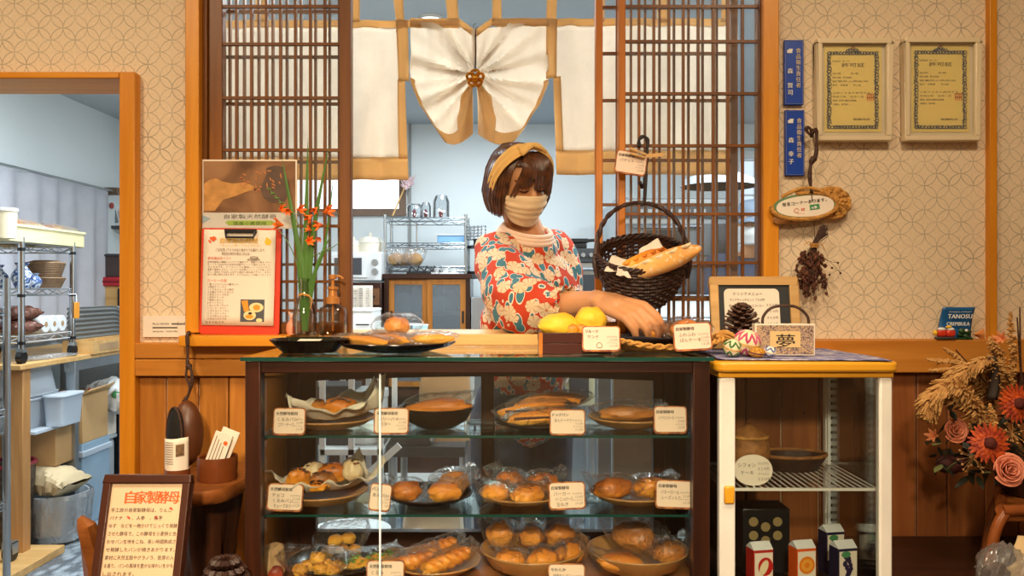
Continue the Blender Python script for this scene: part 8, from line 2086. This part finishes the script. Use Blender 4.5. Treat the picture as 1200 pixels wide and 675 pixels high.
# headband with a twisted knot
bm_ = cloth('headband_cloth', (226, 180, 108), 0)
def band(u, v):
    a = math.radians(-118 + 236 * u); w_ = (v - .5)
    wd = .062 * (1 - .55 * math.exp(-((u - .50) / .07) ** 2)) * (1 - .25 * abs(2 * u - 1))
    x = math.sin(a) * .101; z = .012 + math.cos(a) * .119; y = -.044 + .048 * (1 - math.cos(a)) * .9
    fold = .0030 * math.sin(v * 17 + 5 * u) + .004 * math.cos(PI * w_)
    nrm = Vector((math.sin(a), -.45, math.cos(a))).normalized(); tn = Vector((0, 1, .35)).normalized()
    return HM @ (Vector((x, y, z)) + tn * w_ * wd + nrm * fold)
b = MB(); b.grid(band, 60, 16); hb = b.build('headband', bm_, wo, solid=.003, ang=180)
b = MB()
for s in (-1, 1):
    for k in range(4):
        o = (k - 1.5) * .008
        b.tube([HM @ p for p in spline([Vector((-s * .046, -.056 + o * .8 - s * .010, .118 + o * .2)), Vector((-s * .016, -.058 + o * .4, .136)), Vector((s * .014, -.052 - o * .2 + .004, .138)), Vector((s * .044, -.038 + o * .6 + s * .006, .126 + o * .2))], 10)], [.004, .0055, .0065, .007, .007, .0072, .007, .007, .0065, .0055, .004], 8)
b.build('twist_knot', bm_, hb, ang=180)
# blouse
def floral():
    t = NT('floral_print'); v = t.coord()
    vo = t.n('ShaderNodeTexVoronoi'); vo.inputs['Scale'].default_value = 22; vo.inputs['Randomness'].default_value = .72; t.l(v, vo.inputs['Vector'])
    sub = t.n('ShaderNodeVectorMath', operation='SUBTRACT'); t.l(v, sub.inputs[0]); t.l(vo.outputs['Position'], sub.inputs[1])
    sx = t.n('ShaderNodeSeparateXYZ'); t.l(sub.outputs[0], sx.inputs[0])
    ang = t.math('ARCTAN2', sx.outputs[2], sx.outputs[0]); d = vo.outputs['Distance']
    rim = t.math('ADD', .43, t.math('MULTIPLY', t.math('ABSOLUTE', t.math('SINE', t.math('MULTIPLY', ang, 3.5))), .05))
    disc = t.math('LESS_THAN', d, rim)
    vein = t.math('MULTIPLY', t.math('GREATER_THAN', t.math('COSINE', t.math('MULTIPLY', ang, 7)), .88), t.math('GREATER_THAN', d, .12))
    eye = t.math('LESS_THAN', d, .10)
    lv = t.coord(scale=(1, 1, .48), rot=(.3, .75, .2)); vl = t.n('ShaderNodeTexVoronoi'); vl.inputs['Scale'].default_value = 40; vl.inputs['Randomness'].default_value = .9; t.l(lv, vl.inputs['Vector'])
    leaf = t.math('LESS_THAN', vl.outputs['Distance'], .44); outl = t.math('LESS_THAN', vl.outputs['Distance'], .50)
    col = t.mix(outl, lin((186, 62, 34)), lin((230, 206, 182))); col = t.mix(leaf, col, lin((66, 112, 122)))
    ring = t.math('LESS_THAN', d, .46); col = t.mix(ring, col, lin((186, 62, 34)))
    fl_ = t.mix(vein, lin((214, 186, 150)), lin((180, 134, 98))); fl_ = t.mix(eye, fl_, lin((196, 120, 80)))
    col = t.mix(disc, col, fl_)
    return t.done(t.bsdf(col, .8, 0, .2, t.bump(t.noise(v, 500, 2), .12, .001)))
sh = MB()
cap(sh, [SR + Vector((0, 0, -.006)), neck1 + Vector((0, .006, -.034)), SL + Vector((0, 0, -.006))], [.062, .066, .060])
sh.ball((.098, .082, .045), T(*P(616, 287, 2.405)) @ R('Z', 30) @ R('X', 22))
for c, r, a in ((ch + Vector((0, 0, .01)), (.158, .112, .130), 35), (ch.lerp(wa, .5), (.160, .118, .13), 35), (wa, (.150, .115, .15), 35), (hp + Vector((0, 0, .02)), (.150, .115, .12), 32), (Vector((hp.x, hp.y, .80)), (.150, .118, .09), 32)): sh.ball(r, T(*c) @ R('Z', a), 28, 18)
CU = ER.lerp(WR, .47)
cap(sh, spline([SR + Vector((-.004, 0, 0)), SR.lerp(ER, .5) + Vector((-.006, -.004, .004)), ER + Vector((.0, .006, .012)), ER.lerp(WR, .25) + Vector((0, .004, .004)), CU], 14), [.064, .068, .073, .077, .080, .082, .083, .083, .081, .078, .072, .064, .056, .050, .047])
cap(sh, spline([SL, SL.lerp(EL, .5) + Vector((.008, .0, .0)), EL, EL.lerp(WL, .55)], 10), [.060, .062, .064, .066, .067, .067, .065, .062, .058, .052, .044])
sm_ = remesh(sh, .0075, 8, .5)
tmp = sm_.build('tmp', None, None); nrm = [v.normal.copy() for v in tmp.data.vertices]; bpy.data.objects.remove(tmp)
for i, v in enumerate(sm_.v):
    if i >= len(nrm): break
    dc = min(1.0, (v - CU).length / .07); ax = (WR - ER).normalized(); k = (v - ER).dot(ax)
    f1 = noise.noise(Vector((v.x * 9 + v.z * 9, v.y * 8, v.z * 14 - v.x * 6))); f2 = .5 - abs(noise.noise(Vector((v.x * 16 - v.z * 10, v.y * 12, v.z * 9 + v.x * 12 + 4))))
    g = (1 - dc) * .006 * math.sin(16 * math.atan2((v - CU).z, (v - CU).y))
    sm_.v[i] = v + nrm[i] * (.008 * f1 + .007 * f2 + g)
bl = sm_.build('blouse', floral(), wo, ang=180); s_ = bl.modifiers.new('s', 'SMOOTH'); s_.iterations = 2
M['band_cloth'] = cloth('neckband_cloth', (226, 194, 170), 0)
b = MB(); nc = P(617, 272, 2.395); q = R('Z', 30) @ R('X', 24)
for k in range(3): b.tube([T(*nc) @ q @ Vector(((.083 - .005 * k) * math.cos(a), (.072 - .005 * k) * math.sin(a), -.012 + .009 * k)) for a in [i * PI / 24 for i in range(49)]], .0085, 8)
b.build('neckband', M['band_cloth'], wo, ang=180)
b = MB(); ax = (WR - ER).normalized(); pq = ax.to_track_quat('Z', 'Y').to_matrix().to_4x4()
b.grid(lambda u, v: CU + ax * (.012 + .030 * v) + (pq @ Vector(((.046 - .006 * math.sin(PI * v) + .004 * math.sin(22 * PI * u) * (.3 + v)) * math.cos(2 * PI * u), (.046 - .006 * math.sin(PI * v) + .004 * math.sin(22 * PI * u) * (.3 + v)) * math.sin(2 * PI * u), 0))), 110, 6); b.build('gathered_cuff', bl.data.materials[0], wo, solid=.002)
jm = pbr('jeans', (44, 52, 74), .85, 0, .15, 60, .2, 300)
b = MB(); cap(b, [hipv[0][0] + Vector((.03, 0, .05)), hipv[1][0] + Vector((-.03, 0, .05))], [.11, .11])
for h0, kn, an in hipv: cap(b, [h0, h0.lerp(kn, .5), kn, an + Vector((0, 0, .06))], [.096, .084, .068, .060])
remesh(b, .008, 6).build('jeans', jm, wo, ang=180)
for h0, kn, an in hipv:
    b = MB(); b.ball((.046, .125, .042), T(an.x + .01, an.y - .055, .034) @ R('Z', 8)); b.v = [Vector((v.x, v.y, max(.0, v.z))) for v in b.v]; b.build('shoe', M['white'], wo)
# ---------------------------------------------------------------- man in the kitchen
mn = thing('person', 'man in a cap, white mask and navy shirt working behind the right lattice', 'person', (X(880, 4.55), 4.6, 0))
MH = T(*P(881, 261, 4.55)) @ R('Z', -22) @ R('X', 12)
b = MB(); headparts(b, MH); mk_ = P(879, 300, 4.62); cap(b, [MH @ Vector((0, .03, -.06)), mk_], [.055, .058])
ms = [mk_ + Vector((s * .19, 0, -.05)) for s in (-1, 1)]; mc = Vector((mk_.x, 4.62, 1.18)); mh = Vector((mk_.x, 4.63, .92))
cap(b, [ms[0], mk_ - Vector((0, 0, .03)), ms[1]], [.055, .06, .055]); b.ball((.165, .11, .20), T(*mc)); b.ball((.16, .11, .18), T(*mh)); b.ball((.15, .105, .15), T(mc.x, 4.62, 1.04))
for s, m0 in zip((-1, 1), ms):
    e = m0 + Vector((s * .05, -.06, -.27)); w_ = e + Vector((-s * .08, -.21, -.03)); cap(b, [m0, e], [.05, .042]); cap(b, [e, w_], [.042, .028]); hand(b, w_, w_ + Vector((-s * .02, -.08, -.015)), (s, 0, 0), ((20, 25, 20),) * 4)
    l0 = mh + Vector((s * .085, 0, -.05)); k0 = Vector((l0.x, l0.y - .02, .48)); a0 = Vector((l0.x, l0.y + .02, .07)); cap(b, [l0, k0, a0], [.09, .058, .038]); cap(b, [a0 - Vector((0, 0, .03)), a0 + Vector((0, -.14, -.045))], [.035, .026])
rb = remesh(b, .006, 4); rb.build('body', M['skin'], mn, ang=180)
b = MB(); navy = pbr('navy_shirt', (40, 50, 72), .85)
cap(b, [ms[0], mk_ - Vector((0, 0, .05)), ms[1]], [.068, .066, .068]); b.ball((.185, .13, .21), T(*mc)); b.ball((.18, .13, .17), T(mc.x, 4.62, 1.0))
for s, m0 in zip((-1, 1), ms): cap(b, [m0, m0 + Vector((s * .035, -.04, -.18))], [.066, .062])
remesh(b, .009, 5).build('shirt', navy, mn, ang=180)
b = MB(); cap(b, [mh + Vector((-.06, 0, .0)), mh + Vector((.06, 0, .0))], [.13, .13])
for s in (-1, 1): l0 = mh + Vector((s * .085, 0, -.05)); cap(b, [l0, Vector((l0.x, l0.y - .02, .48)), Vector((l0.x, l0.y + .02, .10))], [.105, .075, .062])
remesh(b, .010, 5).build('trousers', M['dkgrey'], mn, ang=180)
cm = pbr('grey_cap', (120, 136, 156), .8)
b = MB(); b.grid(lambda u, v: MH @ Vector((.084 * math.sin(2 * PI * u) * math.cos(v * PI / 2) ** .5, .012 - .100 * math.cos(2 * PI * u) * math.cos(v * PI / 2) ** .5, .040 + .085 * math.sin(v * PI / 2))), 32, 10); cp_ = b.build('cap', cm, mn, solid=.003)
b = MB(); b.grid(lambda u, v: MH @ Vector(((u - .5) * .14 * (1 - .35 * v * v), -.078 - .065 * v * (1 - (2 * u - 1) ** 2 * .5), .044 - .018 * v - .02 * (2 * u - 1) ** 2)), 12, 6); b.build('peak', cm, cp_, solid=.003)
b = MB(); b.grid(lambda u, v: MH @ Vector((.078 * math.sin((u - .5) * 2.7) , -.006 - (.112 - .02 * abs(v - .4)) * math.cos((u - .5) * 2.7) ** .8 if True else 0, -.006 - .10 * v)), 18, 8); b.build('face_mask', M['white'], mn, solid=.002)
b = MB()
for s in (-1, 1): b.tube([MH @ Vector((s * .016, -.096, .012)), MH @ Vector((s * .031, -.097, .008)), MH @ Vector((s * .046, -.086, .012))], .003, 5)
b.build('eyes', dark, mn)
b = MB(); b.ball((.080, .075, .060), MH @ T(0, .040, .0)); b.build('hair', pbr('black_hair', (30, 26, 26), .5), mn)
